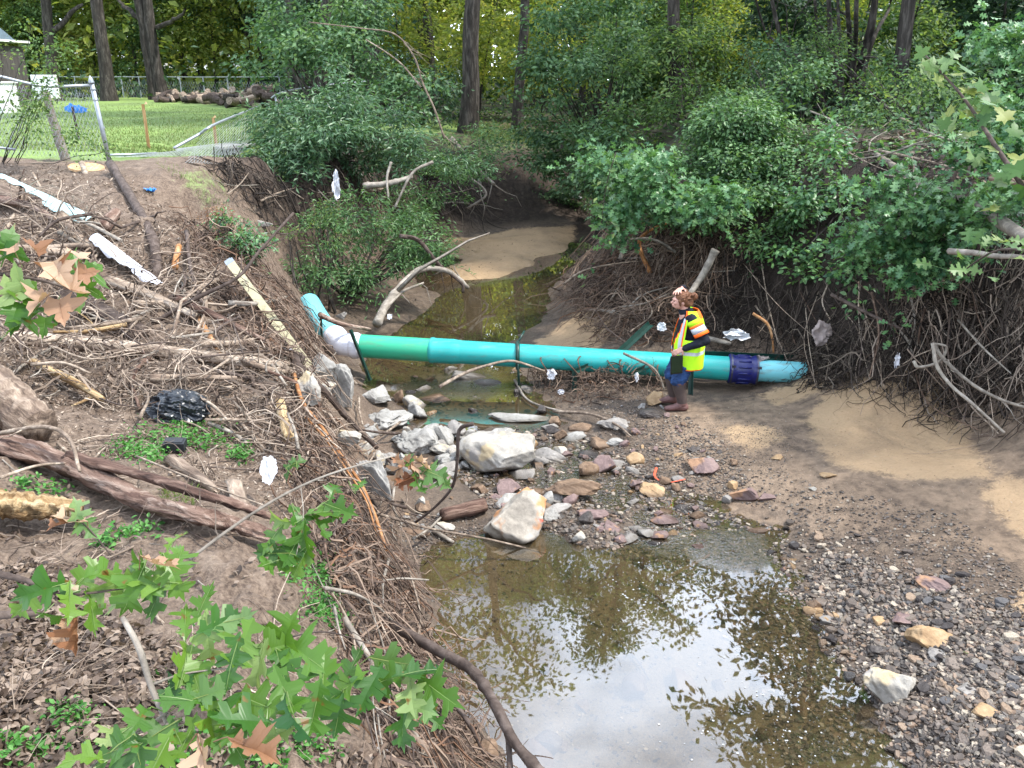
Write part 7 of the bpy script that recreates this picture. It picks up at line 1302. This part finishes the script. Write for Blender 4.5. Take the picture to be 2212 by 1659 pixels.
cap(f, (.02, .09, .74), (-.08, .11, .42), .078, .052, 8); cap(f, (-.08, .11, .42), (-.05, .14, .10), .05, .034, 8); cap(f, (-.04, .14, .07), (-.18, .14, .045), .034, .026, 8)
cap(f, (.04, 0, 1.26), (.06, -.16, 1.24), .05, .048, 8); cap(f, (.06, -.16, 1.24), (.185, -.235, 1.01), .044, .036, 8); cap(f, (.185, -.235, 1.01), (-.03, -.225, .905), .036, .026, 8); cap(f, (-.03, -.225, .905), (-.05, -.225, .895), .026, .02, 8)
cap(f, (.04, 0, 1.26), (.02, .15, 1.27), .05, .048, 8); cap(f, (.02, .15, 1.27), (.03, .36, 1.47), .044, .036, 8); cap(f, (.03, .36, 1.47), (-.03, .12, 1.60), .036, .025, 8)
hand(f, (-.082, -.228, .882), (-.7, .05, -.5), (-.3, -.9, .25), .12, .5); hand(f, (-.075, .055, 1.592), (-.45, -.85, -.1), (-.25, 0, 1), .22, .42, 1.1)
fuse('body', f, 'skin', person, .0055, 3)
for s in (-1, 1): f = MB(); ball(f, (-.139, s*.03, 1.456), (.010, .011, .0085), 8); part('eye', f, M['jacket'], person, True, local=True)
f = MB(); g = np.random.default_rng(2); ball(f, (-.04, 0, 1.492), (.096, .087, .088)); ball(f, (.0, 0, 1.45), (.078, .08, .075)); ball(f, (.075, .0, 1.515), (.05, .05, .05)); cap(f, (.05, -.02, 1.50), (.04, -.06, 1.42), .03, .018, 8); cap(f, (-.09, -.07, 1.475), (-.075, -.072, 1.41), .016, .010, 7)
for _ in range(26):
    a = np.array([-.02+g.normal()*.05, g.normal()*.05-.02, 1.53+g.normal()*.03]); cap(f, a, a+g.normal(size=3)*.035+[.03, 0, -.01], .012, .005, 6)
fuse('hair', f, 'hair', person, .006, 2, .006, 60)
f = MB(); ball(f, (.055, 0, 1.14), (.135, .17, .19)); cap(f, (.045, -.12, 1.255), (.045, .12, 1.255), .075, .075, 9); ball(f, (.055, 0, .87), (.15, .17, .22)); cap(f, (.06, 0, 1.1), (.06, 0, .8), .15, .155, 9)
cap(f, (.06, -.15, 1.24), (.188, -.235, 1.01), .07, .06, 9); cap(f, (.188, -.235, 1.01), (-.02, -.225, .905), .062, .042, 9); cap(f, (.02, .15, 1.26), (.03, .36, 1.47), .068, .056, 9); cap(f, (.03, .36, 1.47), (-.02, .13, 1.595), .055, .04, 9); cap(f, (.0, 0, 1.315), (.02, 0, 1.29), .078, .085, 9)
fuse('jacket', f, 'jacket', person, .008, 5, .010, 16)
f = MB(); cap(f, (.04, -.06, .80), (.0, -.095, .62), .115, .105, 9); cap(f, (.0, -.095, .62), (-.045, -.10, .42), .10, .092, 9); cap(f, (.04, .06, .80), (-.02, .10, .62), .115, .105, 9); cap(f, (-.02, .10, .62), (-.085, .11, .43), .10, .09, 9)
fuse('jeans', f, 'jean', person, .008, 4, .014, 22)
for (kx, kz, ax_, az, ty, s) in ((-.04, .41, .01, .10, -.10, 0), (-.085, .42, -.05, .11, .125, .012)):
    f = MB(); k = np.array; P = bez([(kx, ty, kz), (kx*.75+ax_*.25, ty, .30), (ax_-.005, ty, .17), (ax_, ty, az)], 12); f.tube(P, np.interp(np.linspace(0, 1, len(P)), [0, .1, .6, 1], [.083, .08, .062, .054]), 20, .5, True); bo = part('boot', f, M['boot'], person, True, local=True)
    f2_ = MB(); cap(f2_, (ax_+.025, ty, .062+s), (ax_-.05, ty, .065+s), .056, .05, 9); cap(f2_, (ax_-.05, ty, .06+s), (ax_-.165, ty, .04+s), .047, .036, 9); cap(f2_, (ax_, ty, .11), (ax_-.02, ty, .08), .058, .056, 9); V = [q for q in f2_.V]
    for q in f2_.V: q[:, 2] = np.maximum(q[:, 2], .004+s*.3)
    fo_ = fuse('boot_foot', f2_, 'shoe', person, .007, 3); fo_.parent = bo
    f3 = MB(); f3.tube([P[0]+[0, 0, .006], P[0]-[0, 0, .014]], .0865, 20, .5, False); part('boot_rim', f3, M['shoe'], bo, True, local=True)
# vest
f = MB(); RG = [(.595, .075, .155, .205), (.61, .075, .157, .206), (.66, .07, .162, .21), (.72, .065, .168, .212), (.775, .06, .172, .214), (.80, .06, .173, .214), (.845, .056, .176, .214), (.87, .055, .176, .213), (.93, .052, .175, .211), (1.0, .052, .168, .207), (1.07, .056, .158, .205), (1.14, .06, .150, .20), (1.2, .062, .138, .195), (1.26, .062, .12, .178), (1.31, .06, .098, .14), (1.345, .055, .08, .10)]
nc = 64; V = []; 
for z, cx, rx, ry in RG:
    for j in range(nc):
        a = j*2*math.pi/nc; w_ = 1+.03*math.sin(a*5+z*9)+.02*math.sin(a*9-z*14); V.append((cx+rx*w_*math.cos(a), ry*w_*math.sin(a), z))
F = {0: [], 1: [], 2: []}
for i in range(len(RG)-1):
    z = (RG[i][0]+RG[i+1][0])/2
    for j in range(nc):
        a = ((j+.5)*360/nc); front = abs(a-180); op = 14+max(0, (z-.85))*70
        if front < op: continue
        side = min(abs(a-270), abs(a-90)); arm = 1.03 < z < 1.24 and side < 26
        if arm: continue
        mi = 0
        if front < op+6 or z < .605 or (1.0 < z < 1.26 and side < 27.5): mi = 1
        if .79 < z < .85: mi = 2 if .80 < z < .845 else 1
        if z > .87 and 38 < front < 56 and z < 1.3: mi = 2 if 42 < front < 52 else 1
        if z > 1.26: mi = 1 if front > 120 or front < 60 else mi
        F[mi].append((i*nc+j, i*nc+(j+1) % nc, (i+1)*nc+(j+1) % nc, (i+1)*nc+j))
base = f.n; V = np.array(V); f.V.append(V); f.n += len(V)
for mi in F: f.F.append(np.array(F[mi])+base); f.rnd.append(np.full(len(F[mi]), .5)); f.mi.append(np.full(len(F[mi]), mi))
vo = part('vest', f, [M['vest'], M['vest_o'], M['vest_s']], person, True, local=True)
sm = vo.modifiers.new('thick', 'SOLIDIFY'); sm.thickness = .008; sm.offset = 1
f = MB(); a0 = np.array([.055, -.15, 1.25]); a1 = np.array([.155, -.215, 1.075])
for (t0_, t1_, mi) in ((0, .3, 0), (.3, .45, 1), (.45, .8, 2), (.8, 1., 1)): f.tube([a0+(a1-a0)*t0_, a0+(a1-a0)*t1_], [.078+.012*t0_, .078+.012*t1_], 22, .5, False, mi=mi)
vs_ = part('vest_sleeve', f, [M['vest'], M['vest_o'], M['vest_s']], vo, True, local=True); vs_.modifiers.new('t', 'SOLIDIFY').thickness = .006
person.scale = (1.14, 1.1, 1.0)
tb = thing('tablet', 'black tablet in a case held against the thigh of the person', 'tablet', (pb[0]-.125, pb[1]-.21, pb[2]+.69)); tb.rotation_euler = (R(4), R(-4), R(8))
f = MB(); f.box((0, 0, 0), (.155, .016, .24)); f.box((0, -.0095, .118), (.158, .006, .01)); f.box((0, -.0095, -.118), (.158, .006, .01)); f.box((.074, -.0095, 0), (.01, .006, .225)); f.box((-.074, -.0095, 0), (.01, .006, .225)); part('case', f, M['tablet'], tb, local=True); f = MB(); f.box((0, -.0095, 0), (.136, .003, .222)); part('screen', f, M['screen'], tb, local=True)
